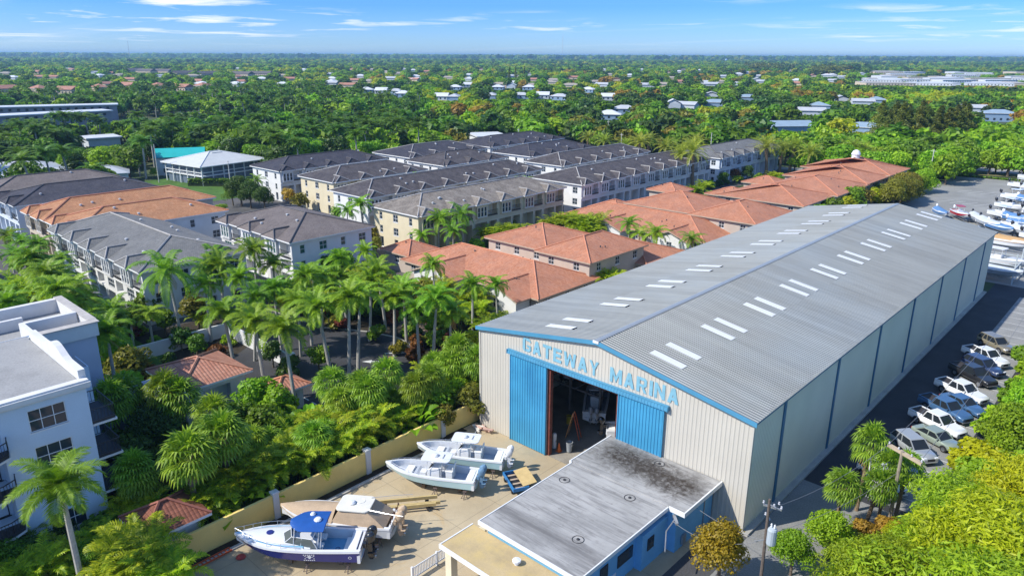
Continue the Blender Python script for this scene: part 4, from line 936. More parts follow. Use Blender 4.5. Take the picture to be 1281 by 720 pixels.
def outboard(parent, x, y, z, cowl, mid, scale=1.0, cover=False):
    mb = MB(); mb.M = Tm(x, y, z) @ Matrix.Scale(scale, 4)
    R = [(0,.10),(.12,.20),(.30,.24),(.52,.25),(.70,.22),(.80,.13)]
    rings = []
    for zz, r in R:
        rings.append([(-.36+(r*1.55)*math.cos(2*PI*j/12)*(1 if math.cos(2*PI*j/12) < 0 else .8), r*math.sin(2*PI*j/12), zz+.18-(.06*math.cos(2*PI*j/12))) for j in range(12)])
    mb.smooth = True; mb.loft(rings); mb.smooth = False
    mo = mb.build('outboard_motor', cowl, parent, sharp=rad(50))
    mb = MB(); mb.M = Tm(x, y, z) @ Matrix.Scale(scale, 4)
    mb.loft([[(-.50,-.08,.2),(-.18,-.10,.2),(-.18,.10,.2),(-.50,.08,.2)], [(-.50,-.06,-.5),(-.22,-.07,-.5),(-.22,.07,-.5),(-.50,.06,-.5)], [(-.62,-.05,-.75),(-.2,-.05,-.75),(-.2,.05,-.75),(-.62,.05,-.75)], [(-.50,-.02,-1.0),(-.3,-.02,-1.0),(-.3,.02,-1.0),(-.50,.02,-1.0)]])
    mb.box(-.75,-.16,-.50, -.2,.16,-.47)
    mb.lathe((0,0,0), [(.001,0),(.002,.0)], 3) if False else None
    mb.box(-.16,-.14,-.1, .06,.14,.22)
    mb.build('lower_unit', mid, mo)
    mb = MB(); mb.M = Tm(x-.70*scale, y, z-.72*scale, ry=PI/2) @ Matrix.Scale(scale, 4)
    mb.lathe((0,0,-.04), [(.05,0),(.06,.1),(.02,.14)], 8)
    for i in range(3):
        a = 2*PI*i/3; mb.add([(0,0,.02),(.19*math.cos(a),.19*math.sin(a),-.02),(.17*math.cos(a+.7),.17*math.sin(a+.7),.07)], [(0,1,2),(2,1,0)])
    mb.build('propeller', STEEL, mo)
    return mo
def blocks(x, y, rz, L, label):
    t = thing('keel_blocks', label, 'boat blocks', (x, y, gz(x)), rz, 'timber blocks under the boats')
    mb = MB()
    for fx in (.18, .58):
        for k_ in range(2): mb.box(L*fx-.15,-.45,.0+k_*.2, L*fx+.15,.45,.19+k_*.2)
    mb.build('timber', surf('block_wood', (.22,.16,.10), .9, .2, 3), t)
    for fx, s in ((.1,1),(.1,-1),(.42,1),(.42,-1)):
        mb = MB(); mb.tube([(L*fx,s*1.5,0),(L*fx,s*1.1,.62)], .04, 5); mb.tube([(L*fx-.3,s*1.3,0),(L*fx,s*1.1,.58)], .03, 5); mb.tube([(L*fx+.3,s*1.3,0),(L*fx,s*1.1,.58)], .03, 5)
        mb.cbox((L*fx,s*1.08,.64),(.35,.3,.05))
        mb.build('stand', surf('stand_steel', (.13,.10,.09), .6), t)
    return t
def rail(mb, pts, h, r=.02, posts=True):
    top = [Vector(p)+Vector((0,0,h)) for p in pts]; mb.tube(top, r, 5)
    if posts:
        for p, q in zip(pts, top): mb.tube([p, q], r*.9, 4)
def rounded(w, l, r, n=4):
    out = []
    for cx_, cy_, a0 in ((l/2-r, w/2-r, 0), (-l/2+r, w/2-r, PI/2), (-l/2+r, -w/2+r, PI), (l/2-r, -w/2+r, 3*PI/2)):
        out += [(cx_+r*math.cos(a0+PI/2*i/n), cy_+r*math.sin(a0+PI/2*i/n)) for i in range(n+1)]
    return out
def center_console(name, label, loc, rz, L=8.4, B=2.7, side=AQUA, eng=GEL, engmid=GEL, group=None, zoff=.45, neng=2):
    t = thing(name, label, 'boat', loc, rz, group); H = 1.45
    zd = lambda q: .50 if q < .62 else (.66 if q < .9 else 1.01)
    mb, S_ = hull(L, B, H, zd, side, DECKG); mb.v = [(x,y,z+zoff) for x,y,z in mb.v]
    mb.build('hull', [side, GEL, ANTI, DECKG], t)
    z0 = zoff+H*.47; c = L*.46
    mb = MB(); mb.loft([[(c-.55,-.5,z0),(c+.75,-.45,z0),(c+.75,.45,z0),(c-.55,.5,z0)], [(c-.55,-.48,z0+.95),(c+.45,-.42,z0+.95),(c+.45,.42,z0+.95),(c-.55,.48,z0+.95)], [(c-.40,-.44,z0+1.15),(c+.15,-.4,z0+1.15),(c+.15,.4,z0+1.15),(c-.40,.44,z0+1.15)]])
    mb.box(c+.76,-.35,z0, c+1.3,.35,z0+.5)
    con = mb.build('console', GEL, t, bevel=.04)
    MB().loft([[(c+.44,-.42,z0+.96),(c+.46,-.42,z0+.96),(c+.46,.42,z0+.96),(c+.44,.42,z0+.96)], [(c+.08,-.38,z0+1.55),(c+.10,-.38,z0+1.55),(c+.10,.38,z0+1.55),(c+.08,.38,z0+1.55)]]).build('windscreen', WSH, con)
    mb = MB(); mb.box(c-1.75,-.55,z0, c-1.15,.55,z0+.85); mb.box(c-1.8,-.58,z0+.86, c-1.1,.58,z0+.98); mb.box(c-1.86,-.58,z0+.99,c-1.76,.58,z0+1.4)
    mb.build('leaning_post', SEATW, t, bevel=.03)
    mb = MB(); mb.box(.25,-.95,z0+.25, .85,.95,z0+.45); mb.box(L*.70,-.75,z0+.2, L*.78,.75,z0+.42); mb.build('seat', SEATW, t, bevel=.03)
    mb = MB()
    for s in (1,-1):
        for x0, x1 in ((c+.55,c+.45),(c-.75,c-.95)): mb.tube([(x0,s*.62,z0),(x0,s*.6,z0+1.2),(x1,s*.68,z0+1.95)], .03, 5)
        mb.tube([(c+.45,s*.68,z0+1.93),(c-.95,s*.68,z0+1.93)], .025, 5); mb.tube([(c+.55,s*.6,z0+1.0),(c-.8,s*.6,z0+1.3)], .02, 4)
    fr = mb.build('top_frame', GEL, t)
    tp = MB(); tp.M = Tm(c-.25,0,z0+1.97); tp.prism(rounded(1.75,2.6,.3), 0, .09); top = tp.build('hard_top', GEL, t, bevel=.02)
    mb = MB(); mb.lathe((c-.1,0,z0+2.07), [(.27,0),(.3,.1),(.22,.2),(.02,.23)], 12); mb.tube([(c-.9,.5,z0+2.06),(c-1.2,.62,z0+3.0)], .012, 4); mb.tube([(c-.9,-.5,z0+2.06),(c-1.2,-.62,z0+3.0)], .012, 4)
    mb.cbox((c-.7,0,z0+2.12),(.3,.7,.08)); mb.build('radar', GEL, top)
    mb = MB()
    bw_ = [(L*f, s*0, 0) for f in (0,) for s in (1,)]
    for s in (1,-1):
        pts = [(S_[i][0]+S_[i][6]-.1, s*max(.03, S_[i][1]-.14), S_[i][2]+zoff) for i in (11,13,15,16,17)]
        rail(mb, pts, .22, .018)
    mb.build('bow_rail', STEEL, t)
    for i in range(neng):
        y = (i-(neng-1)/2)*.62; outboard(t, -.12, y, zoff+H*.80, eng, engmid)
    return t
def decal(parent, pts3, mat, name):
    return MB().poly(pts3).build(name, mat, parent)
# blue express cruiser
def express():
    L, B, H, zo = 9.7, 3.1, 1.75, .45
    t = thing('motor_boat', 'white and navy motor boat with royal blue hard top and black outboards in the yard', 'boat', (-20.35,-21.6,gz(-20.35)), rad(-137.9))
    zd = lambda q: .46 if q < .40 else 1.01
    mb, S_ = hull(L, B, H, zd, NAVY, DECKB); mb.v = [(x,y,z+zo) for x,y,z in mb.v]
    h = mb.build('hull', [NAVY, GEL, GEL, DECKB], t)
    # foredeck and cabin trunk in white
    fd = MB(); rings = []
    for i in range(7, 18):
        x, b, zs, *_r = S_[i]; xo = _r[3]; w = max(.01, b-.26); cr = .30*math.sin(min(1,(i-6.2)/6)*PI*.5)*(1-max(0,(i-11)/7))
        rings.append([(x+xo-.06, w*c_, zs+zo+.02+(.07+cr)*(1-c_*c_)**.5) for c_ in (-1,-.8,-.5,0,.5,.8,1)])
    fd.smooth = True; fd.loft(rings, closed=False, cap=False); fd.smooth = False
    fdo = fd.build('foredeck', GEL, t)
    MB().lathe((L*.73,0,S_[13][2]+zo+.31), [(.27,0),(.27,.05),(.2,.07),(.01,.07)], 14).build('deck_hatch', NAVY, fdo)
    zc = zo+H*.9
    # side coaming, windshield
    mb = MB()
    for s in (1,-1):
        mb.add([(L*.40,s*1.22,zc),(L*.60,s*.98,zc+.22),(L*.53,s*.90,zc+.78),(L*.37,s*1.12,zc+.72),(L*.33,s*1.22,zc)], [(0,1,2,3,4)] if s > 0 else [(4,3,2,1,0)])
    mb.add([(L*.60,-.98,zc+.22),(L*.64,0,zc+.36),(L*.56,0,zc+.86),(L*.53,-.90,zc+.78)], [(0,1,2,3)]); mb.add([(L*.60,.98,zc+.22),(L*.64,0,zc+.36),(L*.56,0,zc+.86),(L*.53,.90,zc+.78)], [(3,2,1,0)])
    mb.build('windshield', WSH, t)
    mb = MB()
    for s in (1,-1): mb.tube([(L*.33,s*1.22,zc),(L*.37,s*1.12,zc+.73),(L*.53,s*.90,zc+.79),(L*.56,0,zc+.87)], .035, 5); mb.tube([(L*.60,s*.98,zc+.22),(L*.53,s*.90,zc+.79)], .03, 5); mb.tube([(L*.46,s*1.1,zc+.1),(L*.45,s*1.0,zc+.75)], .03, 5)
    mb.tube([(L*.64,0,zc+.36),(L*.56,0,zc+.87)], .03, 5); mb.build('windshield_frame', GEL, t)
    mb = MB()
    for s in (1,-1):
        for x0, x1 in ((L*.52,L*.50),(L*.33,L*.31)): mb.tube([(x0,s*1.05,zc),(x1,s*.95,zc+1.55)], .035, 5)
        mb.tube([(L*.40,s*1.12,zc),(L*.33,s*.96,zc+1.5)], .03, 5); mb.tube([(L*.31,s*1.1,zc-.1),(L*.29,s*.95,zc+1.5)], .03, 5)
    mb.build('top_frame', GEL, t)
    tp = MB(); n = 12; rings = []
    for i in range(n+1):
        f = i/n; w = 1.28*(1-.75*max(0,(f-.55)/.45)**2.2); x = L*.27+f*2.75
        rings.append([(x, w*c_, zc+1.55+.16*(1-c_*c_)-.02*f) for c_ in (-1,-.7,-.35,0,.35,.7,1)]+[(x, w*c_, zc+1.49) for c_ in (1,0,-1)])
    tp.loft(rings); top = tp.build('hard_top', BTOP, t)
    mb = MB(); mb.lathe((L*.34,.1,zc+1.68), [(.28,0),(.31,.1),(.22,.2),(.02,.23)], 12); mb.lathe((L*.40,-.65,zc+1.62), [(.2,0),(.22,.1),(.13,.22),(.02,.25)], 12); mb.build('radar_dome', GEL, top)
    MB().add([(L*.445+.1*math.cos(a)-1.35*math.cos(a)*0, .95*math.sin(a)*.9, zc+1.735-.12*math.sin(a)**2) for a in (-1.2,-.8,-.4,0,.4,.8,1.2)], []).v if False else None
    mb = MB(); mb.box(.3,-1.2,zo+H*.5, .95,1.2,zo+H*.83); mb.box(1.0,-.9,zo+H*.47, 1.4,.9,zo+H*.62); mb.build('aft_seat', SEATW, t, bevel=.04)
    mb = MB()
    for y in (-.55,.55): mb.box(L*.345,y-.3,zo+H*.5, L*.385,y+.3,zo+H*1.05); mb.box(L*.30,y-.3,zo+H*.7, L*.345,y+.3,zo+H*.82)
    mb.build('helm_seat', SEATW, t, bevel=.03)
    mb = MB(); mb.tube([(L*.2+.16*math.cos(a*PI/6),.16*math.sin(a*PI/6)+.2,zo+H*.47+.02) for a in range(13)], .025, 5, False); mb.build('rope_coil', NAVY, t)
    mb = MB()
    for s in (1,-1): rail(mb, [(S_[i][0]+S_[i][6]-.08, s*max(.03,S_[i][1]-.1), S_[i][2]+zo) for i in (9,11,13,15,16,17,18)], .42, .02)
    mb.build('bow_rail', STEEL, t)
    mb = MB()   # emblem: a white skull over crossed bones with two lines of lettering strokes, on each side
    for s in (1,-1):
        def P(x, z):
            i = min(17, int(x/L*18)); f = x/L*18-i; a, b_ = S_[i], S_[i+1]
            bs = a[1]+(b_[1]-a[1])*f; bc = a[4]+(b_[4]-a[4])*f; zc_ = a[5]+(b_[5]-a[5])*f; zs = a[2]+(b_[2]-a[2])*f-.1*H
            q = (z-zc_)/(zs-zc_); return (x, s*(bc+(bs-bc)*q+.012), z+zo)
        def blob(cx_, cz, rx, rz_, n=10): 
            pts = [P(cx_+rx*math.cos(2*PI*j/n), cz+rz_*math.sin(2*PI*j/n)) for j in range(n)]; mb.poly(pts if s < 0 else pts[::-1])
        cx_ = 3.75; cz = 1.0
        blob(cx_, cz+.06, .16, .13); blob(cx_, cz-.09, .09, .06)
        for dx in (-1,1): blob(cx_+dx*.33, cz+.12, .06, .04); blob(cx_+dx*.33, cz-.12, .06, .04)
        for dx in (-1,1):
            pts = [P(cx_+dx*.16,cz-.02), P(cx_+dx*.34,cz+.09), P(cx_+dx*.34,cz+.13), P(cx_+dx*.16,cz+.03)]; mb.poly(pts if (s < 0) == (dx > 0) else pts[::-1])
        for row, zz in ((0, cz+.25), (1, cz-.28)):
            for j in range(6):
                x = cx_-.40+j*.15; pts = [P(x,zz-.045),P(x+.10,zz-.045),P(x+.12,zz+.045),P(x+.02,zz+.045)]; mb.poly(pts if s < 0 else pts[::-1])
        n = 12
        for j in range(n):
            a0, a1 = 2*PI*j/n, 2*PI*(j+1)/n; x = .75; z = .92
            pts = [P(x+.09*math.cos(a0),z+.09*math.sin(a0)), P(x+.13*math.cos(a0),z+.13*math.sin(a0)), P(x+.13*math.cos(a1),z+.13*math.sin(a1)), P(x+.09*math.cos(a1),z+.09*math.sin(a1))]; mb.poly(pts)
    mb.build('hull_emblem', WHITE, h)
    for y in (-.38,.38): outboard(t, -.15, y, zo+H*.72, BLKE, BLKE, 1.2)
    blocks(-20.35, -21.6, rad(-137.9), L, 'timber blocks and red stands under the navy hulled boat')
express()
center_console('centre_console_boat', 'pale aqua centre console boat with blue grey engine covers, second along the yard wall', (-20.7,-9.1,gz(-20.7)), rad(-148), eng=BLUEC, engmid=BLUEC, group='aqua centre console boats')
blocks(-20.7,-9.1,rad(-148),8.4,'timber blocks and stands under the boat with blue grey engines')
center_console('centre_console_boat', 'pale aqua centre console boat with white outboards beside the warehouse corner', (-21.2,-5.0,gz(-21.2)), rad(-148), eng=GEL, engmid=GEL, group='aqua centre console boats')
blocks(-21.2,-5.0,rad(-148),8.4,'timber blocks and stands under the boat with white outboards')
def covered():
    L, B, H, zo = 9.4, 3.0, 1.6, .4
    t = thing('covered_boat', 'white boat wrapped in tan canvas with a cream hard top', 'boat', (-20.9,-18.2,gz(-20.9)), rad(-144.7))
    mb, S_ = hull(L, B, H, lambda q: .55, GEL, TANC); mb.v = [(x,y,z+zo) for x,y,z in mb.v]
    mb.build('hull', [GEL, GEL, ANTI, TANC], t)
    cv = MB(); rings = []; rr = random.Random(3)
    for i in range(9, 19):
        x, b, zs, *_r = S_[i]; hgt = .62*(1-(i-9)/9.5)**.8+.05
        rings.append([(x+_r[3], (b+.05)*c_, zs+zo-.14*abs(c_)**6+hgt*(1-abs(c_)**1.7)+.02*rr.random()) for c_ in (-1,-.9,-.66,-.33,0,.33,.66,.9,1)])
    cv.smooth = True; cv.loft(rings, closed=False, cap=False); cv.smooth = False
    cv.build('bow_cover', TANC, t)
    zs = S_[6][2]+zo; cc = MB()
    a0, a1 = L*.04, L*.52
    lo = [(a0,-1.35),(L*.3,-1.42),(a1,-1.36),(a1,1.36),(L*.3,1.42),(a0,1.35)]; hi = [(L*.20,-1.0),(L*.32,-1.0),(L*.44,-.95),(L*.44,.95),(L*.32,1.0),(L*.20,1.0)]
    cc.loft([[(x,y,zs-.1) for x,y in lo], [(x+(u-x)*.5,y+(v-y)*.62,zs+.5) for (x,y),(u,v) in zip(lo,hi)], [(x,y,zs+1.02) for x,y in hi]])
    cc.build('side_curtain', TANC, t)
    tp = MB(); tp.M = Tm(L*.33,0,zs+1.03); tp.prism(rounded(2.2,2.75,.4), 0, .13); top = tp.build('hard_top', surf('cream_gelcoat', (.72,.69,.60), .35, .05), t, bevel=.03)
    mb = MB(); mb.lathe((L*.36,.1,zs+1.17), [(.3,0),(.33,.1),(.22,.2),(.02,.22)], 12); mb.tube([(L*.30+.4*math.cos(a*.35),-.3+.35*math.sin(a*.35),zs+1.18) for a in range(14)], .012, 4); mb.build('radar_dome', GEL, top)
    mb = MB()
    for s in (1,-1): mb.tube([(L*.22,s*.8,zs+1.2),(0,s*1.3,zs+1.3),(-1.2,s*1.5,zs+1.35)], .02, 4)
    mb.build('outrigger', STEEL, t)
    mb = MB()
    for y in (-1.1,-.5,.1,.7): mb.tube([(.1,y,zs-.1),(-.05,y,zs+.75)], .03, 5); mb.lathe((-.06,y,zs+.5), [(.05,0),(.08,.05),(.05,.2)], 6)
    mb.build('fishing_rods', surf('rod_brown', (.12,.06,.04), .5), t)
    for y in (-.36,.36): outboard(t, -.15, y, zo+H*.78, TANC, TANC, 1.15)
    blocks(-20.9,-18.2,rad(-144.7),L,'timber blocks and stands under the canvas wrapped boat')
covered()
# boats seen through the warehouse door
center_console('stored_boat', 'white centre console boat parked stern out on the warehouse floor, middle of the doorway', (-20.2,7.6,-1.15), rad(122), 8.4, 2.7, GEL, surf('grey_engine', (.3,.31,.33), .3), GREY, 'boats stored inside the warehouse')
center_console('stored_boat', 'small white open boat by the right edge of the warehouse doorway', (-17.2,5.6,-.9), rad(38), 6.0, 2.2, GEL, BLKE, BLKE, 'boats stored inside the warehouse', .6, 1)
center_console('stored_boat', 'dark hulled boat up on the rack, upper left in the warehouse doorway', (-25.8,9.6,1.4), rad(90), 7.0, 2.3, surf('charcoal_gelcoat', (.06,.06,.065), .3), BLKE, BLKE, 'boats stored inside the warehouse', .3, 1)
center_console('stored_boat', 'white boat on the lowest level at the left, deep in the warehouse doorway', (-19.0,24.4,2.0-.6), rad(90), 7.0, 2.3, GEL, BLKE, BLKE, 'boats stored inside the warehouse', .3, 1)
# ------------------------------------------------------------------ boats kept behind the warehouse
def yard_boat(kind):
    L, B, H = 7.5, 2.5, 1.3
    t = thing('laid_up_boat', 'boat', 'boat', (0,0,0))
    side = {'white': GEL, 'red': surf('red_gelcoat', (.42,.02,.03), .3), 'blue': surf('midblue_gelcoat', (.07,.18,.38), .3), 'grey': surf('grey_gelcoat', (.35,.38,.42), .3), 'tan': GEL}[kind]
    mb, S_ = hull(L, B, H, lambda q: .55 if q < .6 else 1.01, side, DECKG); mb.v = [(x,y,z+.7) for x,y,z in mb.v]
    mb.build('hull', [side, GEL, ANTI, DECKG], t)
    if kind in ('tan', 'grey', 'blue'):
        cm = {'tan': surf('orange_tan_cover', (.50,.31,.14), .85, .08, 1), 'grey': surf('pale_grey_cover', (.50,.54,.57), .85, .08, 1), 'blue': surf('blue_cover', (.10,.22,.42), .85)}[kind]
        cv = MB(); rings = []
        for i in range(0, 19, 2):
            x, b, zs, *_r = S_[i]; rings.append([(x+_r[3], (b+.06)*c_, zs+.7-.2*abs(c_)**6+(.55-.35*(i/18))*(1-abs(c_)**1.6)) for c_ in (-1,-.9,-.5,0,.5,.9,1)])
        cv.loft(rings, closed=False, cap=False); cv.build('cover', cm, t)
    else:
        mb = MB(); mb.box(2.6,-.5,1.3, 3.6,.5,2.2); mb.build('console', GEL, t, bevel=.05)
        mb = MB()
        for x in (2.2,3.7):
            for s in (1,-1): mb.tube([(x,s*.6,1.3),(x,s*.65,3.1)], .03, 4)
        mb.build('top_frame', GEL, t); tp = MB(); tp.M = Tm(2.9,0,3.1); tp.prism(rounded(1.6,2.2,.25), 0, .1); tp.build('canopy', {'white': GEL, 'red': surf('red_gelcoat', ())}[kind], t)
    outboard(t, -.1, 0, 1.75, BLKE if kind in ('grey','white') else GEL, GREY)
    mb = MB()
    mb.bar((-.2,-.6,.5), (L-.5,-.3,.55), .12); mb.bar((-.2,.6,.5), (L-.5,.3,.55), .12); mb.bar((1.5,-1.1,.4), (1.5,1.1,.4), .1)
    for s in (-1,1): mb.M = Tm(1.5, s*1.05, .33, rx=PI/2); mb.lathe((0,0,-.1), [(.33,0),(.33,.2)], 12)
    mb.M = None; mb.build('trailer', GREY, t); return t
yb = {k_: yard_boat(k_) for k_ in ('white', 'red', 'blue', 'grey', 'tan')}
used = set()
def put_boat(k_, x, y, z, rz, label, sc=1.0):
    if k_ in used: o = dup(yb[k_], (x, y, z), rad(rz))
    else: o = yb[k_]; used.add(k_); o.location = (x, y, z); o.rotation_euler.z = rad(rz)
    o.scale = (sc,)*3; o['label'] = label; o['group'] = 'boats laid up behind the warehouse'
put_boat('blue', -21.6, 146, 0, -62, 'blue covered boat left of the red boat, behind the warehouse gable')
put_boat('red', -18.2, 147.5, 0, -58, 'red boat peeking over the warehouse roof')
put_boat('grey', -13.9, 145, 0, -60, 'pale grey covered boat right next to the red boat')
put_boat('grey', -11.3, 140, 0, -55, 'second pale grey covered boat, just past the end of the warehouse roof', 1.1)
put_boat('blue', -9.0, 136.5, 0, -48, 'blue covered boat nearest the right end of the warehouse gable', 1.05)
put_boat('tan', -5.2, 106.5, 2.6, -18, 'boat under an orange tan cover high on the outdoor rack', 1.35)
put_boat('white', -4.6, 100.5, .6, -12, 'white boat under the orange tan covered one on the outdoor rack', 1.2)
put_boat('grey', -4.2, 95.2, .1, -15, 'grey covered boat low on the outdoor rack by the warehouse corner', 1.1)
near_ = ['farthest of the pack','second farthest','just short of the farthest pair','beside the empty bays','left end of its row','right end of its row','in the middle of the pack','bow toward the empty bays','half behind its neighbour','close to the blue covered boats','second from the orange tan cover','touching the right edge','right behind the rack','closest to the orange tan cover','in the last row before the rack']
for i, (px, py) in enumerate(((1277,221),(1264,231),(1279,236),(1254,245),(1275,249),(1248,256),(1266,259),(1281,264),(1240,266),(1257,271),(1276,276),(1248,281),(1268,287),(1280,294),(1262,278))):
    d_ = fw+r2*((px-640.5)/FPX)+u2*((360-py)/FPX); p = CAM+d_*((1.3-CAM.z)/d_.z)
    put_boat(('white','white','grey','white','blue')[i % 5], p.x, p.y, 0, -35+7*(i % 4), 'laid up boat on the lot, '+near_[i], 1.12)
rk = thing('outdoor_rack', 'pale steel outdoor boat rack at the far corner of the warehouse', 'rack', (-4.8,93,0))
um = MB().box(-.1,-.1,0,.1,.1,5.2).mesh('upright', surf('rack_pale', (.45,.50,.52), .5, .1))
for x in (0,7.4):
    for y in (0,5.5,11,16.5): inst('upright', um, rk, (x,y,0))
mb = MB()
for z in (.45,2.6):
    for x in (0,7.4): mb.box(x-.08,-.2,z,x+.08,16.7,z+.2)
    for y in (1.5,4,7,9.6,12.4,15.2): mb.box(0,y-.06,z+.2,7.4,y+.06,z+.33)
mb.build('rack_beam', surf('rack_pale', ()), rk)
# ------------------------------------------------------------------ parked vehicles
def wheel(parent, x, y, r=.37, w=.24):
    mb = MB(); mb.M = Tm(x, y, r, rx=PI/2); mb.lathe((0,0,-w/2), [(r*.62,0),(r*.94,.0),(r,.04),(r,w-.04),(r*.94,w),(r*.62,w)], 18); o = mb.build('wheel', RUBBER, parent)
    mb = MB(); mb.M = Tm(x, y, r, rx=PI/2); mb.lathe((0,0,-w/2-.006), [(r*.60,0),(r*.60,w+.012)], 14); mb.build('rim', STEEL, o)
def car(kind, paint, label, loc, rz, name=None):
    t = thing(name or {'pickup': 'pickup_truck', 'suv': 'parked_suv', 'sedan': 'parked_car'}[kind], label, {'pickup': 'pickup truck', 'suv': 'car', 'sedan': 'car'}[kind], loc, rz, 'cars parked along the warehouse')
    L, Wd, hood, belt, top = {'pickup': (5.5,1.92,1.13,1.15,1.84), 'suv': (4.75,1.88,1.08,1.10,1.74), 'sedan': (4.7,1.82,.93,.95,1.44)}[kind]
    X = L/2; w = Wd/2; zb = .38 if kind != 'sedan' else .28
    st = {'pickup': [(-X,.88,.5,1.08),(-X+.06,.97,.42,1.13),(-X+1.0,1,.40,1.15),(.2,1,.40,1.15),(1.1,1,.40,1.16),(1.35,.99,.40,1.14),(2.2,.96,.42,1.06),(X-.12,.88,.46,.98),(X,.78,.52,.86)],
          'suv': [(-X,.85,.5,.95),(-X+.08,.95,.42,1.06),(-1,1,.38,1.08),(.6,1,.38,1.08),(1.0,.99,.38,1.07),(1.8,.95,.4,.99),(X-.12,.87,.44,.86),(X,.78,.5,.74)],
          'sedan': [(-X,.83,.45,.84),(-X+.08,.92,.36,.93),(-1.5,.98,.30,.96),(0,1,.28,.94),(.9,.99,.28,.93),(1.7,.94,.3,.84),(X-.12,.86,.34,.70),(X,.76,.42,.60)]}[kind]
    rings = []
    for x, k_, z0, z1 in st:
        h = z1-z0; rings.append([(x, y*w*k_, z0+h*f) for y, f in ((-.86,0),(-1,.22),(-1,.55),(-.965,.86),(-.86,1),(.86,1),(.965,.86),(1,.55),(1,.22),(.86,0))])
    mb = MB(); mb.smooth = True; mb.loft(rings); mb.smooth = False
    body = mb.build('body', paint, t, sharp=rad(38))
    # cabin: roof slab on pillars with glass set in
    cab = {'pickup': (-1.05,1.30,-.75,.55), 'suv': (-X+.10,1.05,-X+.55,.25), 'sedan': (-1.75,1.0,-1.0,.25)}[kind]
    b0, b1, r0, r1 = cab; z0, z1 = belt-.04, top; wr = w*.80; wb = w*.93
    mb = MB(); q = [(b0,-wb,z0),(b1,-wb*.96,z0),(b1,wb*.96,z0),(b0,wb,z0)]; u = [(r0,-wr,z1-.06),(r1,-wr*.97,z1-.06),(r1,wr*.97,z1-.06),(r0,wr,z1-.06)]
    mb.loft([q, u]); mb.build('glasshouse', VINYL, t)
    mb = MB(); mb.loft([[(r0-.04,-wr-.02,z1-.07),(r1+.05,-wr*.97-.02,z1-.07),(r1+.05,wr*.97+.02,z1-.07),(r0-.04,wr+.02,z1-.07)], [(r0,-wr*.94,z1),(r1-.03,-wr*.92,z1-.01),(r1-.03,wr*.92,z1-.01),(r0,wr*.94,z1)]])
    for a, b_ in zip(q, u): mb.bar(a, b_, .085)
    mid = (b0+b1)/2-.05
    for s in (-1,1):
        a = Vector((mid,s*wb,z0)); b_ = Vector(((r0+r1)/2-.02,s*wr,z1-.06)); mb.bar(a, b_, .09)
        if kind == 'suv': a = Vector((b0+.85,s*wb,z0)); b_ = Vector((r0+.6,s*wr,z1-.06)); mb.bar(a, b_, .1)
    mb.build('roof', paint, t)
    if kind == 'pickup':
        mb = MB(); mb.box(-X+.12,-w*.80,1.145, -1.15,w*.80,1.166); bo = mb.build('bed_liner', surf('bed_dark', (.045,.04,.04), .8), t)
        mb = MB()
        for s in (-1,1): mb.box(-X+.05,s*w*.88-.06,1.12,-1.1,s*w*.88+.06,1.25)
        mb.box(-X+.02,-w*.88,1.05,-X+.11,w*.88,1.25); mb.build('bed_side', paint, t, bevel=.02)
    for x in ((-X+1.15, X-.98) if kind == 'pickup' else (-X+.95, X-.92)):
        for s in (-1,1): wheel(t, x, s*(w-.11), .39 if kind != 'sedan' else .33)
    arch = MB()
    for x in ((-X+1.15, X-.98) if kind == 'pickup' else (-X+.95, X-.92)):
        for s in (-1,1):
            r = .47 if kind != 'sedan' else .4; c_ = .39 if kind != 'sedan' else .33
            pts = [(x+r*math.cos(a*PI/10), s*(w+.004), c_+r*math.sin(a*PI/10)) for a in range(11)]
            arch.poly(pts if s < 0 else pts[::-1])
    arch.build('wheel_arch', DARK, t)
    for s in (-1,1):
        MB().box(X-.20,s*w*.62-.17,.72 if kind != 'sedan' else .58, X-.03,s*w*.62+.17,.88 if kind != 'sedan' else .69).build('headlight', surf('lamp_clear', (.75,.77,.8), .1, .02), t)
        MB().box(-X-.012,s*w*.76-.09,.75,-X+.08,s*w*.76+.09,.99 if kind != 'sedan' else .86).build('tail_light', surf('lamp_red', (.35,.01,.01), .2), t)
        mb = MB(); mb.cbox((b1-.28,s*(wb+.12),belt+.07),(.14,.2,.15)); mb.build('mirror', paint, t, bevel=.03)
    MB().box(X-.045,-w*.4,.56 if kind != 'sedan' else .42, X+.005,w*.4,.80 if kind != 'sedan' else .54).build('grille', DARK, t)
    MB().box(X-.08,-w*.74,.40 if kind != 'sedan' else .28, X+.02,w*.74,.5 if kind != 'sedan' else .38).build('bumper', GREY if kind == 'pickup' else paint, t, bevel=.02)
    return t
def paint(name, c, metal=.0): return surf('paint_'+name, c, .28, .03, 1, metal=metal, spec=.5, coat=.7)
PW = paint('white', (.76,.77,.78)); PB = paint('black', (.018,.018,.02)); PD = paint('dark_blue', (.03,.05,.12)); PS = paint('silver', (.42,.44,.45), .3); PG = paint('gold', (.27,.24,.17), .3); PBL = paint('blue', (.06,.14,.28), .2); PGR = paint('pale_green', (.30,.36,.30), .2)
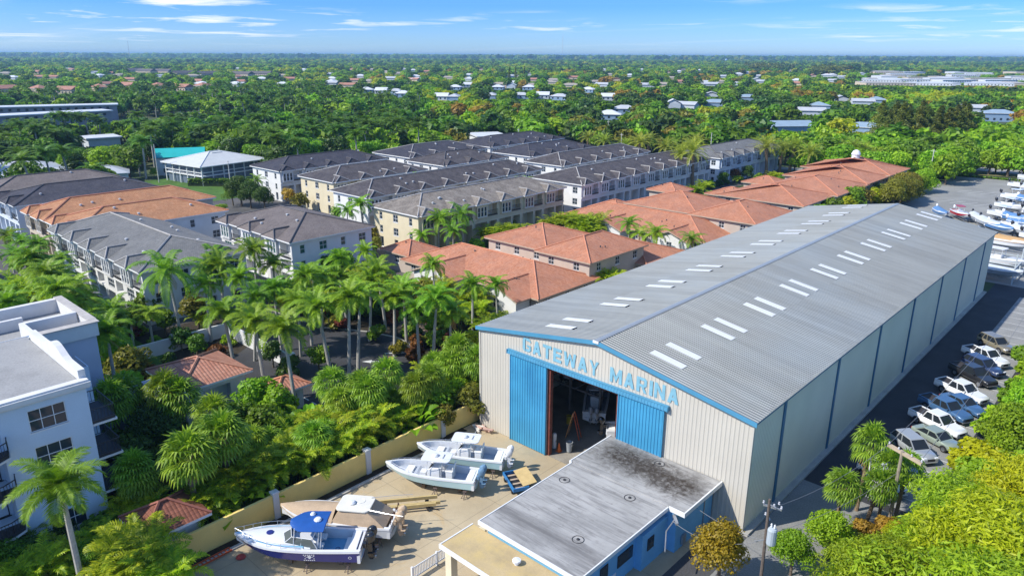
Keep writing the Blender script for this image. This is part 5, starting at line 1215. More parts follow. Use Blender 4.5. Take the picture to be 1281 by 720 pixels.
cars = [('suv', PG, 'gold hatchback, farthest of the parked row beside the warehouse', 6.6,58.4,-38), ('pickup', PW, 'white pickup with extended cab next to the gold hatchback', 6.5,52.6,-30), ('suv', PD, 'dark blue car squeezed between the white pickup and the black pickup', 7.0,49.0,-30),
 ('pickup', PB, 'black pickup with a black bed in the parked row', 6.6,45.4,-33), ('pickup', PW, 'white crew cab pickup between the black pickup and the blue sedan', 6.7,39.5,-25), ('sedan', PBL, 'blue sedan beside the white crew cab pickup', 7.6,36.2,-28), ('pickup', PBL, 'slate blue pickup with pale hood in the parked row', 6.5,33.5,-28),
 ('pickup', PW, 'white pickup with dark empty bed, closest pickup to the yellow green tree', 6.7,29.5,-24), ('sedan', PGR, 'pale green sedan half behind the closest white pickup', 7.5,26.2,-26), ('suv', PS, 'silver station wagon behind the wooden crossarm', 6.4,22.5,-38), ('sedan', PD, 'dark sedan mostly hidden under the yellow green tree', 6.4,18.6,-34), ('suv', PW, 'white car behind the shaggy palm trunks', 5.9,14.8,-36)]
for k_, p, lb, x, y, a in cars: car(k_, p, lb, (x, y, .01), rad(a))
# ------------------------------------------------------------------ things in the yard
WOODY = surf('pale_timber', (.52,.39,.17), .8, .12, 2)
t = thing('boat_dolly', 'pair of pale timber bunks on black rollers lying in the yard', 'boat dolly', (-23.2,-15.0,gz(-23)), math.atan2(4.4,3.3))
mb = MB(); mb.box(-3,.45,.45, 2.6,.62,.75); mb.box(-2.7,-.25,.34, 2.8,-.08,.6); mb.box(-2.9,-.62,.45, 2.4,-.45,.72); mb.build('timber_bunk', WOODY, t)
mb = MB()
for x in (-1.9,1.7): mb.box(x-.08,-.75,.1,x+.08,.75,.3); mb.M = Tm(x,-.3,.18,rx=PI/2); mb.lathe((0,0,-.2), [(.17,0),(.17,.25)], 10); mb.M = Tm(x,.6,.18,rx=PI/2); mb.lathe((0,0,-.2), [(.17,0),(.17,.25)], 10); mb.M = None; mb.bar((x,-.3,.2),(x+.9,-.7,.1),.06)
mb.build('roller_bracket', DARK, t)
t = thing('flat_cart', 'blue cart with a sheet of plywood on its rim, between boats and office', 'cart', (-18.6,-6.0,gz(-18.6)), rad(-28))
mb = MB(); mb.box(-1.5,-.9,.42, 1.3,-.8,.75); mb.box(-1.5,.5,.42, 1.3,.6,.75); mb.box(-1.6,-.9,.42,-1.5,.6,.75); mb.box(1.3,-.9,.42,1.4,.6,.75); mb.build('side_rail', surf('cart_blue', (.03,.18,.42), .5), t)
mb = MB(); mb.box(-1.5,-.8,.36,1.3,.5,.415); mb.build('bed', DARK, t)
mb = MB()
for x in (-1.2,-.5,.2,.9): mb.box(x-.09,-.8,.42,x+.13,.5,.50)
mb.build('plank', surf('faded_plank', (.48,.38,.28), .8), t)
for x in (-1.1,.9):
    for s in (-.85,.55):
        mb = MB(); mb.M = Tm(x,s,.2,rx=PI/2); mb.lathe((0,0,-.06), [(.2,0),(.2,.12)], 12); mb.build('wheel', RUBBER, t)
t = thing('plywood_sheet', 'tan plywood sheet leaning across the blue cart', 'plywood', (-18.35,-5.3,gz(-18.4)+.82), rad(-28))
o = MB().box(-1.35,-.65,0, 1.35,.65,.05).build('sheet', surf('plywood', (.52,.38,.17), .7, .1, 2), t); o.rotation_euler = (rad(9), 0, 0)
t = thing('ladder', 'orange red ladder lying by the yellow wall, bottom corner of the yard', 'ladder', (-29.0,-30.2,gz(-29)+.12), rad(92))
mb = MB()
for s in (-.22,.22): mb.box(-2.2,s-.04,0,2.2,s+.04,.10)
for i in range(14): mb.box(-2.1+i*.32,-.18,.02,-2.02+i*.32,.18,.07)
mb.build('rail_and_rung', surf('ladder_orange', (.50,.09,.03), .5, .1, 3), t)
t = tag(MB().lathe((0,0,0), [(.3,0),(.38,.06),(.32,.14),(.14,.2),(.05,.22)], 12).build('rope_heap', surf('red_rope', (.38,.06,.05), .9, .3, 12), loc=(-27.7,-27.9,gz(-27.7))), 'small heap of red rope under the bow of the navy boat', 'rope')
t = thing('traffic_cone', 'orange traffic cone at the warehouse doorway', 'cone', (-19.75,1.3,-1.1))
MB().lathe((0,0,.05), [(.2,0),(.05,.85),(.02,.87)], 12).build('cone_body', surf('cone_orange', (.62,.13,.02), .5), t); MB().box(-.25,-.25,0,.25,.25,.049).build('base', surf('cone_orange', ()), t)
t = thing('trash_can', 'grey trash can beside the orange cone at the doorway', 'trash can', (-18.95,1.9,-1.05))
MB().lathe((0,0,0), [(.26,0),(.34,.95),(.37,.97),(.37,1.02),(.3,1.02),(.24,.1)], 14).build('bin', surf('bin_grey', (.30,.32,.33), .6), t); MB().box(.33,-.12,.75,.4,.12,.82).build('handle', GREY, t)
t = thing('step_ladder', 'orange and silver step ladder standing inside the doorway', 'ladder', (-20.4,4.4,-1.13), rad(20)); t.scale = (1.25,)*3
tag(MB().lathe((0,0,0), [(.3,0),(.31,.04),(.31,.88),(.3,.9),(.26,.9),(.25,.87),(.02,.87)], 14).build('oil_drum', surf('drum_yellow', (.60,.45,.04), .5), loc=(-22.6,6.5,-1.14)), 'yellow drum behind the step ladder inside the doorway', 'drum')
mb = MB()
for s in (-.3,.3): mb.bar((-.55,s,0),(0,s*.6,2.3),.08)
mb.build('front_rail', surf('ladder_pale_orange', (.62,.30,.12), .5), t)
mb = MB()
for s in (-.3,.3): mb.bar((.6,s,0),(.03,s*.6,2.25),.06)
mb.build('back_leg', surf('ladder_orange', ()), t)
mb = MB()
for i in range(7): f = (i+.6)/7.4; mb.cbox((-.55+.55*f,0,2.3*f),(.1,.58-.2*f,.035))
mb.build('step', STEEL, t)
t = thing('gas_cylinder', 'white upright cylinder beside the left door jamb', 'cylinder', (-20.5,1.5,-1.1)); t.scale = (.7,.7,.7); mb = MB(); mb.lathe((0,0,0), [(.3,0),(.3,2.1),(.2,2.3),(.05,2.35)], 12); mb.build('cylinder', WHITE, t); MB().box(.28,-.1,1.0,.33,.1,1.3).build('valve_box', GREY, t)
t = thing('scrap_pile', 'pile of pinkish rolls and pale boards at the foot of the warehouse corner', 'pile', (-28.0,-1.0,gz(-28)))
rr = random.Random(4)
for i in range(9):
    mb = MB(); a = rr.uniform(-.6,.6); p = Vector((rr.uniform(-.9,.9), rr.uniform(-.5,.5), .15+.16*(i//4))); d = Vector((math.cos(a),math.sin(a),0))*rr.uniform(.4,.8)
    mb.tube([p-d,p+d], .13, 8); mb.build('roll', surf('roll_pink' if i % 3 else 'roll_pale', (.50,.33,.27) if i % 3 else (.62,.58,.5), .9, .15, 3), t)
t = thing('vinyl_fence', 'short white picket fence beside the porch of the office', 'fence', (-15.7,-18.3,gz(-15.7)), 0)
mb = MB()
for y in (-2.4,0,1.6,): mb.box(-.07,y-.07,0,.07,y+.07,1.25)
for z in (.2,1.05): mb.box(-.03,-2.4,z,.03,1.6,z+.1)
for i in range(26): mb.box(-.015,-2.3+i*.15,.3,.015,-2.22+i*.15,1.05)
mb.build('picket', WHITE, t)
mb = MB()
for i in range(16): mb.box(.1+i*.17,1.58,.3,.18+i*.17,1.61,1.05)
mb.box(.07,1.56,.2,2.8,1.62,.3); mb.box(.07,1.56,1.05,2.8,1.62,1.15); mb.build('return_picket', WHITE, t)
tag(MB().box(-.22,-.16,0,.22,.16,.25).lathe((.05,0,.25),[(.1,0),(.08,.08),(.02,.1)],8).build('toolbox', DARK, loc=(-16.3,-15.0,gz(-16.3)), bevel=.02), 'small dark box left on the concrete by the tan roof', 'box')
# ------------------------------------------------------------------ poles and wires
t = thing('utility_pole', 'dark utility pole with grey transformer at the front corner of the warehouse', 'utility pole', (4.6,-7.1,0))
MB().tube([(0,0,-.2),(-.12,-.05,8.7)], [.14,.09], 8).build('pole', WOODP, t)
mb = MB(); mb.lathe((.38,-.22,5.6), [(.05,0),(.30,.03),(.31,.12),(.31,1.1),(.26,1.2),(.08,1.26)], 14); tr = mb.build('transformer', surf('transformer_grey', (.42,.47,.50), .4, .05), t)
mb = MB()
for a in (-.1,.12): mb.lathe((.38+a,-.22,6.85), [(.05,0),(.07,.08),(.04,.14),(.07,.2),(.03,.3)], 8)
mb.build('bushing', TRIM, tr)
mb = MB(); mb.bar((-.5,.0,8.1),(.7,.05,8.2),.1,.12); mb.bar((-.7,-.2,5.3),(.1,0,5.7),.06); mb.bar((-.05,.2,7.0),(-.3,.3,7.3),.12); mb.bar((-.1,0,8.3),(.5,-.4,8.5),.06); mb.build('crossarm', GREY, t)
mb = MB()
for x, z in ((-.5,8.2),(.2,8.25),(.68,8.3),(.5,8.55),(-.28,7.4)): mb.lathe((x,0,z), [(.05,0),(.08,.06),(.04,.12),(.07,.18),(.02,.22)], 8)
mb.build('insulator', surf('porcelain', (.5,.5,.52), .3), t)
t = thing('crossarm_pole', 'weathered pole with a long wooden crossarm above the silver wagon', 'utility pole', (8.5,7.6,0))
MB().tube([(0,0,-.2),(0,0,7.5)], [.16,.12], 8).build('pole', surf('weathered_pole', (.30,.25,.19), .9, .2, 3), t)
mb = MB(); mb.bar((-1.15,.55,7.35),(1.55,-.75,7.35),.16,.2); mb.bar((-1.15,.75,7.35),(1.55,-.55,7.35),.14,.18); mb.build('crossarm', surf('arm_wood', (.45,.36,.25), .9, .15, 3), t)
mb = MB()
for f in (0,.3,.7,1): mb.lathe((-1.1+2.6*f,.6-1.25*f,7.46), [(.05,0),(.08,.06),(.04,.12),(.07,.18),(.02,.22)], 8)
mb.build('insulator', surf('porcelain', ()), t)
def wire(a, b_, sag, label, r=.018):
    a, b_ = Vector(a), Vector(b_); pts = [a.lerp(b_, i/16)-Vector((0,0,sag*4*(i/16)*(1-i/16))) for i in range(17)]
    tag(MB().tube(pts, r, 4).build('power_line', surf('wire_grey', (.22,.22,.22), .6)), label, 'power line', 'overhead wires')
wire((4.9,-7.1,8.3),(7.4,8.1,7.5),.6,'upper wire from the transformer pole to the wooden crossarm')
wire((4.4,-7.0,5.8),(8.4,7.5,5.6),.6,'lower wire from the transformer pole toward the crossarm pole')
wire((4.0,-7.1,5.4),(-2.7,-3.6,3.2),.3,'sagging wire from the transformer pole to the blue office')
wire((4.1,-7.2,5.3),(-2.6,-6.6,3.3),.9,'second sagging wire down to the blue office wall')
wire((7.4,8.15,7.5),(8.6,60,8.0),1.0,'long wire running over the parked cars', .02)
wire((9.9,6.9,7.5),(9.6,60,8.0),1.0,'second long wire over the parked cars beside the bushes', .02)
def plain_pole(x, y, h, label, arm=True):
    t = thing('street_pole', label, 'pole', (x, y, gz(x)))
    MB().tube([(0,0,-.2),(0,0,h)], [.18,.11], 7).build('pole', surf('concrete_pole', (.52,.51,.49), .8), t)
    if arm: MB().bar((-.9,.3,h-.6),(.9,-.3,h-.6),.1).build('crossarm', surf('concrete_pole', ()), t)
plain_pole(-36.5,199,11,'pale concrete pole at the near side of the lot driveway')
plain_pole(-175,166,10,'pale pole by the canal road, beyond the black roofed terraces')
plain_pole(-136,180,10,'pale pole right of the canal road, near the terrace ends')
plain_pole(-108,196,11,'concrete pole above the long dark terrace roofs', False)
plain_pole(-208,40.2,11.5,'tall concrete pole beside the teal roofed house', False)
plain_pole(-176,47,9,'grey pole at the edge of the bright lawn by the screened pavilion')
plain_pole(-172,222,10,'thin pole beyond the dark terraces in the tree belt')
# ------------------------------------------------------------------ ground points seen from the drone, used to place far things
def at(px, py, z=0.0):
    d = fw+r2*((px-640.5)/FPX)+u2*((360-py)/FPX); return CAM+d*((z-CAM.z)/d.z)
def seen(p):
    d = Vector(p)-CAM; z = d.dot(fw); return 640.5+FPX*d.dot(r2)/z, 360-FPX*d.dot(u2)/z, z
# ------------------------------------------------------------------ buildings of the surroundings
R_WHITE = surf('white_metal_roof', (.62,.64,.66), .5, .06, .4); R_PALE = surf('pale_grey_roof', (.46,.48,.50), .6, .08, .4)
R_PINK = surf('pink_tile_roof', (.45,.22,.15), .8, .12, .5, .2, 3); R_GREY = surf('dusky_roof', (.13,.115,.11), .8, .15, .5, .2, 3); R_TEAL = surf('teal_metal_roof', (.03,.42,.40), .4, .06, .5)
W_BLUE = surf('greyblue_wall', (.25,.36,.50), .8, .06, .5); W_PALE = surf('palegrey_wall', (.52,.57,.62), .8, .06, .5); W_CREAM = surf('cream_wall', (.62,.52,.38), .8, .06, .5); W_WHITE = surf('white_wall', (.66,.68,.70), .8, .05, .5)
WIND = MB().box(-.6,-.07,0, .6,.05,1.3).mesh('window', GLASS)
def house(name, label, L, D, H, rise, wall, roofm, hip=True, cat='house', group=None, floors=1, ov=.5):
    t = thing(name, label, cat, (0,0,0), 0, group)
    MB().box(-L/2,-D/2,-.5, L/2,D/2,H).build('wall', wall, t)
    rf = MB()
    if hip: hip_roof(rf, -L/2, L/2, -D/2, D/2, H+.25, rise, ov)
    else:
        a = D/2+ov; l = L/2+ov
        for s in (0, .22): rf.add([(-l,-a,H+s),(l,-a,H+s),(l,0,H+rise+s),(-l,0,H+rise+s),(l,a,H+s),(-l,a,H+s)], [(0,1,2,3),(3,2,4,5)] if s else [(3,2,1,0),(5,4,2,3)])
        for s in (-1,1): rf.mat = 0; rf.poly([(s*L/2,-D/2,H),(s*L/2,D/2,H),(s*L/2,0,H+rise*.92)][::s])
    rf.build('roof', [roofm, TRIM], t)
    for f in range(floors):
        z = f*2.8+.9
        for i in range(max(1, int(L/3.6))):
            x = -L/2+(i+.5)*L/max(1, int(L/3.6))
            inst('window', WIND, t, (x,-D/2,z)); 
        for i in range(max(1, int(D/4))):
            y = -D/2+(i+.5)*D/max(1, int(D/4)); inst('window', WIND, t, (L/2,y,z), PI/2)
    return t
HOUSES = []; FOOT = []      # (x, y, r) circles kept clear of trees
def ordinal(i): return ['first','second','third','fourth','fifth','sixth','seventh','eighth','ninth','tenth','eleventh','twelfth','thirteenth','fourteenth','fifteenth','sixteenth','seventeenth','eighteenth','nineteenth','twentieth','twenty first','twenty second','twenty third','twenty fourth'][i]
def colony(protos, pts, labels, group, zr, rz0, keep=9):
    first = set()
    for i, (px, py) in enumerate(pts):
        k_ = i % len(protos); p = at(px, py, ZW+zr); rz = rz0+R_.choice((0,0,.25,-.3,PI/2))
        if k_ in first: o = dup(protos[k_], (p.x,p.y,ZW), rz)
        else: o = protos[k_]; first.add(k_); o.location = (p.x,p.y,ZW); o.rotation_euler.z = rz
        o['group'] = group; o['label'] = labels(i); FOOT.append((p.x, p.y, keep)); HOUSES.append((p.x, p.y, keep, zr))
pts = [(458.6,112.3),(477.8,113.3),(495.6,114),(505,117),(552.8,120.7),(568.6,120.7),(569.6,109),(584.7,106),(615,119),(623,109),(640,107),(652,119),(662,109),(679,119),(700.7,120.7),(736,112),(761,121),(781,136),(762,143),(842,129)]
colony([house('blue_house','h',13,10,5.6,2.2,W_BLUE,R_WHITE,True,floors=2), house('blue_house','h',11,10,5.6,2.6,W_PALE,R_WHITE,False,floors=2), house('blue_house','h',14,9,5.6,2.0,W_BLUE,R_PALE,True,floors=2)],
       pts, lambda i: f'white roofed blue grey house among orange trees, {ordinal(i)} from the palm grove', 'white roofed houses in the tree belt', 5.5, YAW*0+.6, 9)
pts = [(858,130),(895,127.5),(890,117),(936,121),(1015,137.6),(1025,131),(1079,126),(1097,124),(1052,122),(1082,158),(1217,134),(1249,141),(922,104)]
colony([house('blue_roofed_house','h',16,11,4.6,2.0,W_PALE,R_PALE,False,floors=1), house('blue_roofed_house','h',18,12,4.8,2.0,W_BLUE,surf('bluegrey_roof', (.27,.36,.44), .6, .08, .4),True,floors=1)],
       pts, lambda i: f'pale roofed house in the trees near the pines, {ordinal(i)} from the terraces', 'pale roofed houses toward the pines', 5, .5, 10)
h = house('lone_blue_house','blue walled house with a long blue grey metal roof right above the date palms',22,11,4.5,2.4,W_BLUE,surf('bluegrey_roof', ()),False); p = at(986,156,ZW+5); h.location = (p.x,p.y,ZW); h.rotation_euler.z = .9; FOOT.append((p.x,p.y,13)); HOUSES.append((p.x,p.y,14,5))
pts = [(6.7,110.6),(48.8,110.6),(84,112),(124,109),(161,106.6),(198,107),(228.7,109),(254,107),(47,90)]
colony([house('pink_roofed_house','h',18,13,6.4,3.0,W_CREAM,R_PINK,False,floors=2), house('pink_roofed_house','h',14,12,6.4,3.0,W_CREAM,R_PINK,True,floors=2)],
       pts, lambda i: f'cream house with pink tile roof above the courtyard block, {ordinal(i)} of the row' if i < 8 else 'cream house with pink tile roof alone above the row of pink roofs', 'pink roofed houses beyond the palms', 6.5, .35, 11)
pts = [(168,87),(183,88),(205,88),(229,90.4),(259,91),(303,91.5),(326,91)]
colony([house('grey_roofed_terrace','h',40,16,6.5,4,W_CREAM,R_GREY,False,floors=2,cat='terrace')], pts, lambda i: f'dusky roofed terrace far beyond the pink roofs, {ordinal(i)} of the row', 'dusky roofed terraces in the distance', 8, .3, 16)
def oriented_block(name, label, a, b_, depth, h, wall, roofm, cat, lip=None, wins=True, floors=3):
    """a flat roofed wing whose near roof edge runs from a to b (on the ground plane), going back by depth"""
    a, b_ = Vector((a[0],a[1],0)), Vector((b_[0],b_[1],0)); u = (b_-a).normalized(); rz = math.atan2(u.y,u.x); L = (b_-a).length
    t = thing(name, label, cat, (a.x,a.y,ZW), rz)
    ops = []
    mb = MB(); 
    if wins:
        for f in range(floors):
            for i in range(int(L/4)): ops.append((i*4+1, i*4+2.6, f*2.8+.8, f*2.8+2.1, .3))
    facade(mb, (0,0,0), (1,0,0), L, -.5, h, ops); facade(mb, (L,0,0), (0,1,0), depth, -.5, h, []); facade(mb, (L,depth,0), (-1,0,0), L, -.5, h, []); facade(mb, (0,depth,0), (0,-1,0), depth, -.5, h, [])
    mb.build('wall', wall, t)
    MB().box(-.8,-.8,h, L+.8,depth+.8,h+.5).build('roof', roofm, t)
    for f in range(floors if wins else 0):
        for i in range(int(L/4)): inst('window', WIND, t, (i*4+1.8, .28, f*2.8+.8))
    n = max(1, int(L/14))
    for i in range(n+1): FOOT.append((a.x+u.x*L*i/n-u.y*depth/2, a.y+u.y*L*i/n+u.x*depth/2, depth*.62+2)); HOUSES.append((a.x+u.x*L*i/n, a.y+u.y*L*i/n, 9, h))
    return t
W_GREYP = surf('grey_purple_wall', (.25,.25,.29), .85, .08, .3)
z = ZW+8.5
a, b_ = at(-60,149,z), at(139,139,z); oriented_block('courtyard_flats', 'long grey three storey courtyard flats with a white roof edge, near wing', a.xy, b_.xy, 13, 8.5, W_GREYP, R_WHITE, 'flats')
a, b_ = at(-60,136.5,z), at(146,131.5,z); oriented_block('courtyard_flats', 'far wing of the grey courtyard flats, white roof edge behind the near wing', a.xy, b_.xy, 13, 8.5, W_GREYP, R_WHITE, 'flats')
a, b_ = at(110,174.5,ZW+5), at(150,172,ZW+5); oriented_block('flat_roofed_house', 'small pale blue house with flat white roof in front of the courtyard flats', a.xy, b_.xy, 12, 5, W_PALE, R_WHITE, 'house', floors=1)
a, b_ = at(599,172,ZW+4.5), at(634,171,ZW+4.5); oriented_block('flat_roofed_hall', 'flat white roofed hall just behind the farthest black roofed terrace', a.xy, b_.xy, 16, 4.5, W_WHITE, R_WHITE, 'hall', floors=1)
h = house('teal_roofed_house','house with a bright teal metal roof beside the tall palms',14,9,5.5,2.4,W_WHITE,R_TEAL,False,floors=2); p = at(226,191,ZW+6.5); h.location = (p.x,p.y,ZW); h.rotation_euler.z = rad(62); FOOT.append((p.x,p.y,10)); HOUSES.append((p.x,p.y,11,5))
h = house('small_teal_roof_house','small house with a teal roof half hidden behind the palms',10,9,3.4,2,W_CREAM,R_TEAL,True); p = at(388,176,ZW+4); h.location = (p.x,p.y,ZW); FOOT.append((p.x,p.y,9))
# screened pavilion
t = thing('screened_pavilion', 'white two level pavilion with screened veranda and pale hip roof by the bright lawn', 'pavilion', (-203,56,ZW), rad(8))
MB().box(-9,-10.5,-.2,9,10.5,2.6).box(-8.2,-9.7,2.9,8.2,9.7,5.4).build('wall', surf('screen_blue', (.14,.18,.24), .5), t)
mb = MB()
for x in (-9.4,-5.6,-1.9,1.9,5.6,9.4):
    for y in (-10.9,10.9): mb.box(x-.13,y-.13,0,x+.13,y+.13,5.5)
for y in (-7.3,-3.6,0,3.6,7.3):
    for x in (-9.4,9.4): mb.box(x-.13,y-.13,0,x+.13,y+.13,5.5)
for z in (2.6,3.7,5.35):
    for y in (-10.9,10.9): mb.box(-9.4,y-.09,z,9.4,y+.09,z+.2)
    for x in (-9.4,9.4): mb.box(x-.09,-10.9,z,x+.09,10.9,z+.2)
mb.box(-9.5,-11,2.62,9.5,11,2.88)
mb.build('veranda_frame', WHITE, t)
rf = MB(); ln = hip_roof(rf,-9.5,9.5,-11,11,5.75,2.8,.9); rf.box(-1.6,-1.8,7.4,1.6,1.8,8.3); ro = rf.build('roof', [surf('cream_metal_roof', (.56,.57,.55), .5, .06, .5), WHITE], t); rc = MB(); caps(rc, ln, .12); rc.build('ridge_cap', WHITE, ro); FOOT.append((-203,56,16)); HOUSES.append((-203,56,15,5))
# low pale roofs beyond the brown roof
for i, (px, py, L, D, lb) in enumerate(((12,208,26,14,'pale hipped pavilion roof at the left edge beyond the brown roof'),(42,212,16,12,'pale pyramid roof next to the left edge pavilion'),(98,214,26,11,'long low pale roof behind the black roofed terrace'))):
    h = house('low_pale_house', lb, L, D, 3.2, 2, W_WHITE, R_PALE, True); p = at(px,py,ZW+4); h.location = (p.x,p.y,ZW); h.rotation_euler.z = rad(70); FOOT.append((p.x,p.y,13))
# industrial estate to the right, distant
ip = [(1157,97,60),(1178,103,70),(1235,98,60),(1106,95,40),(1108,89,50),(1196,90,60),(1254,82,90),(1237,104,60),(1157,82,90),(1180,85,80),(1125,84,60),(1225,91,60),(1270,90,60),(1275,98,60),(1215,84,70),(1140,90,50)]
r4 = random.Random(77)
ip += [(r4.uniform(1085,1300), r4.uniform(77,104), 60) for _ in range(34)]
ind = [house('industrial_shed','h',60,24,6,.6,W_CREAM,surf('grey_industrial_roof', (.40,.37,.33), .8, .1, .1),True,'warehouse',None,2,.3), house('industrial_shed','h',52,26,6,.6,W_WHITE,R_WHITE,True,'warehouse',None,2,.3)]
colony(ind, [q[:2] for q in ip], lambda i: f'long low industrial shed in the distance beyond the pines, {ordinal(i)} of the estate' if i < 16 else 'long low industrial shed in the packed distant estate beyond the pines', 'industrial sheds in the distance', 6, .62, 34)
fp = [(89,68),(97,69),(192,71.5),(235,73.5),(249,73.8),(266,74),(280,73.6),(397,77.5),(470,77),(940,74),(960,76),(985,74.5),(1005,76),(1030,74.5),(1050,73.5),(1075,75.5),(1100,74),(1130,75.5)]
fp += [(r4.uniform(930,1290), r4.uniform(71.5,77)) for _ in range(40)]+[(r4.uniform(0,480), r4.uniform(70,78)) for _ in range(14)]
fb = [house('distant_building','h',48,22,9,.8,W_WHITE,R_WHITE,True,'building',None,3,.3), house('distant_building','h',60,20,8,.8,W_CREAM,R_PALE,True,'building',None,2,.3)]
colony(fb, fp, lambda i: f'small far white building under the horizon, {ordinal(i)} along the skyline' if i < 18 else 'small far white building in the crowded strip under the horizon', 'far white buildings under the horizon', 9, .6, 40)
fh = [(r4.uniform(-10,1090), 79+27*r4.random()**.8) for _ in range(125)]
colony([house('far_house','h',16,12,5.5,2.4,W_WHITE,R_WHITE,True,floors=1), house('far_house','h',18,12,5,2.2,W_CREAM,R_PINK,False,floors=1), house('far_house','h',17,13,5,2.2,W_PALE,R_PALE,False,floors=1), house('far_house','h',22,14,5,2,W_CREAM,surf('tan_far_roof',(.36,.31,.25),.8),True,floors=1)], fh,
       lambda i: 'small house whose '+('white','pink','pale grey','tan')[i % 4]+' roof shows between the far tree crowns', 'far houses scattered in the tree cover', 5.5, .6, 9)
def mast(px, py0, py1, label):
    p = at(px, py0, 0); d = (p-CAM).xy.length; h = 36+d*0; top = at(px, py0, 0)
    k_ = d*(py0-py1)/FPX
    t = thing('radio_mast', label, 'mast', (p.x,p.y,0))
    mb = MB(); w = 1.0
    for s in ((-1,-1),(1,-1),(0,1)): mb.bar((s[0]*w,s[1]*w,0),(s[0]*.5,s[1]*.5,k_),.5)
    for i in range(12): z_ = k_*i/12; mb.bar((-w*.8,-w*.8,z_),(w*.8,-w*.8,z_+k_/12),.3); mb.bar((w*.8,-w*.8,z_),(0,w*.8,z_+k_/12),.3)
    mb.build('lattice', surf('mast_grey', (.55,.56,.58), .6), t); MB().lathe((0,0,k_*.55),[(2,0),(2.2,3),(.3,4)],8).build('antenna', surf('mast_grey', ()), t)
mast(163,76,56,'thin radio mast standing on the far skyline'); mast(703.5,76,46,'taller thin mast on the skyline, alone above the tree belt')
wt = thing('water_tower', 'small pale blue tower on the skyline beyond the dark tree clump', 'tower', (0,0,0)); p = at(908,80,0); wt.location = (p.x,p.y,0)
MB().lathe((0,0,0),[(2.5,0),(2.0,14),(6,17),(6.5,21),(4,24),(.3,25)],14).build('tank', surf('tower_blue', (.35,.5,.62), .5), wt); mb = MB()
for a in range(6): mb.bar((5*math.cos(a),5*math.sin(a),0),(4.5*math.cos(a),4.5*math.sin(a),18),.5)
mb.build('leg', surf('tower_blue', ()), wt)
# ------------------------------------------------------------------ vegetation
from mathutils import noise as noise_
npr = np.random.default_rng(11)
L_GREEN = leaf('leaf_green', (.05,.12,.010), (.12,.24,.018), .35, .25, .02); L_BRIGHT = leaf('leaf_bright', (.11,.23,.012), (.22,.38,.025), .4, .2, .02); L_DARK = leaf('leaf_dark', (.022,.06,.012), (.055,.12,.018), .3, .25, .02)
L_OLIVE = leaf('leaf_olive', (.10,.11,.018), (.19,.19,.03), .35, .2, .02); L_ORANGE = leaf('leaf_orange', (.20,.15,.03), (.34,.25,.05), .35, .2, .012); L_YELLOW = leaf('leaf_yellow', (.19,.25,.010), (.36,.42,.02), .45, .15, .015)
L_GOLD = leaf('leaf_gold', (.15,.13,.012), (.30,.22,.02), .4, .1, .01); L_LIME = leaf('leaf_lime', (.13,.21,.012), (.26,.36,.02), .4, .12, .015); L_PINE = leaf('leaf_pine', (.06,.095,.022), (.14,.17,.04), .3, .2, .02); L_RED = leaf('leaf_red', (.09,.02,.015), (.17,.05,.03))
L_ROYAL = leaf('palm_royal', (.075,.17,.012), (.17,.31,.022), .35, .2, .02); L_SABAL = leaf('palm_sabal', (.08,.17,.015), (.20,.32,.04), .35, .2, .02); L_ARECA = leaf('palm_areca', (.10,.19,.010), (.29,.37,.022), .45, .25, .02)
L_DATE = leaf('palm_date', (.13,.19,.03), (.27,.33,.06), .3, .2, .02); L_DEAD = leaf('palm_dead', (.16,.10,.04), (.26,.18,.08), .3); L_PADDLE = leaf('paddle_leaf', (.09,.21,.012), (.21,.37,.022), .45, .2, .02); L_DPALM = leaf('palm_dark', (.03,.085,.010), (.09,.18,.02), .3, .25, .02)
TRUNK = surf('tree_bark', (.16,.125,.09), .9, .25, 4, .2, 15); PTRUNK = surf('royal_trunk', (.42,.40,.36), .85, .12, 3, .15, 8); STRUNK = surf('sabal_trunk', (.27,.19,.12), .9, .25, 6, .3, 12); SHAFT = surf('crownshaft_green', (.12,.24,.04), .5, .1, 3)
def kites(mb, C_, Nn, size, asp, rng):
    """leaf kites: centres, normals"""
    n = len(C_); t = rng.normal(size=(n,3)); t -= (t*Nn).sum(1)[:,None]*Nn; t /= np.linalg.norm(t,axis=1)[:,None]+1e-9
    b_ = np.cross(Nn, t); s = size*(.6+.8*rng.random(n))[:,None]
    V = np.stack([C_-t*s*.5, C_+b_*s*asp*.5-Nn*s*.08, C_+t*s*.5-Nn*s*.15, C_-b_*s*asp*.5-Nn*s*.08], 1).reshape(-1,3)
    b0 = len(mb.v); mb.v += [tuple(v) for v in V]
    for i in range(n): mb.f.append((b0+4*i,b0+4*i+1,b0+4*i+2,b0+4*i+3)); mb.mi.append(mb.mat); mb.sm.append(False)
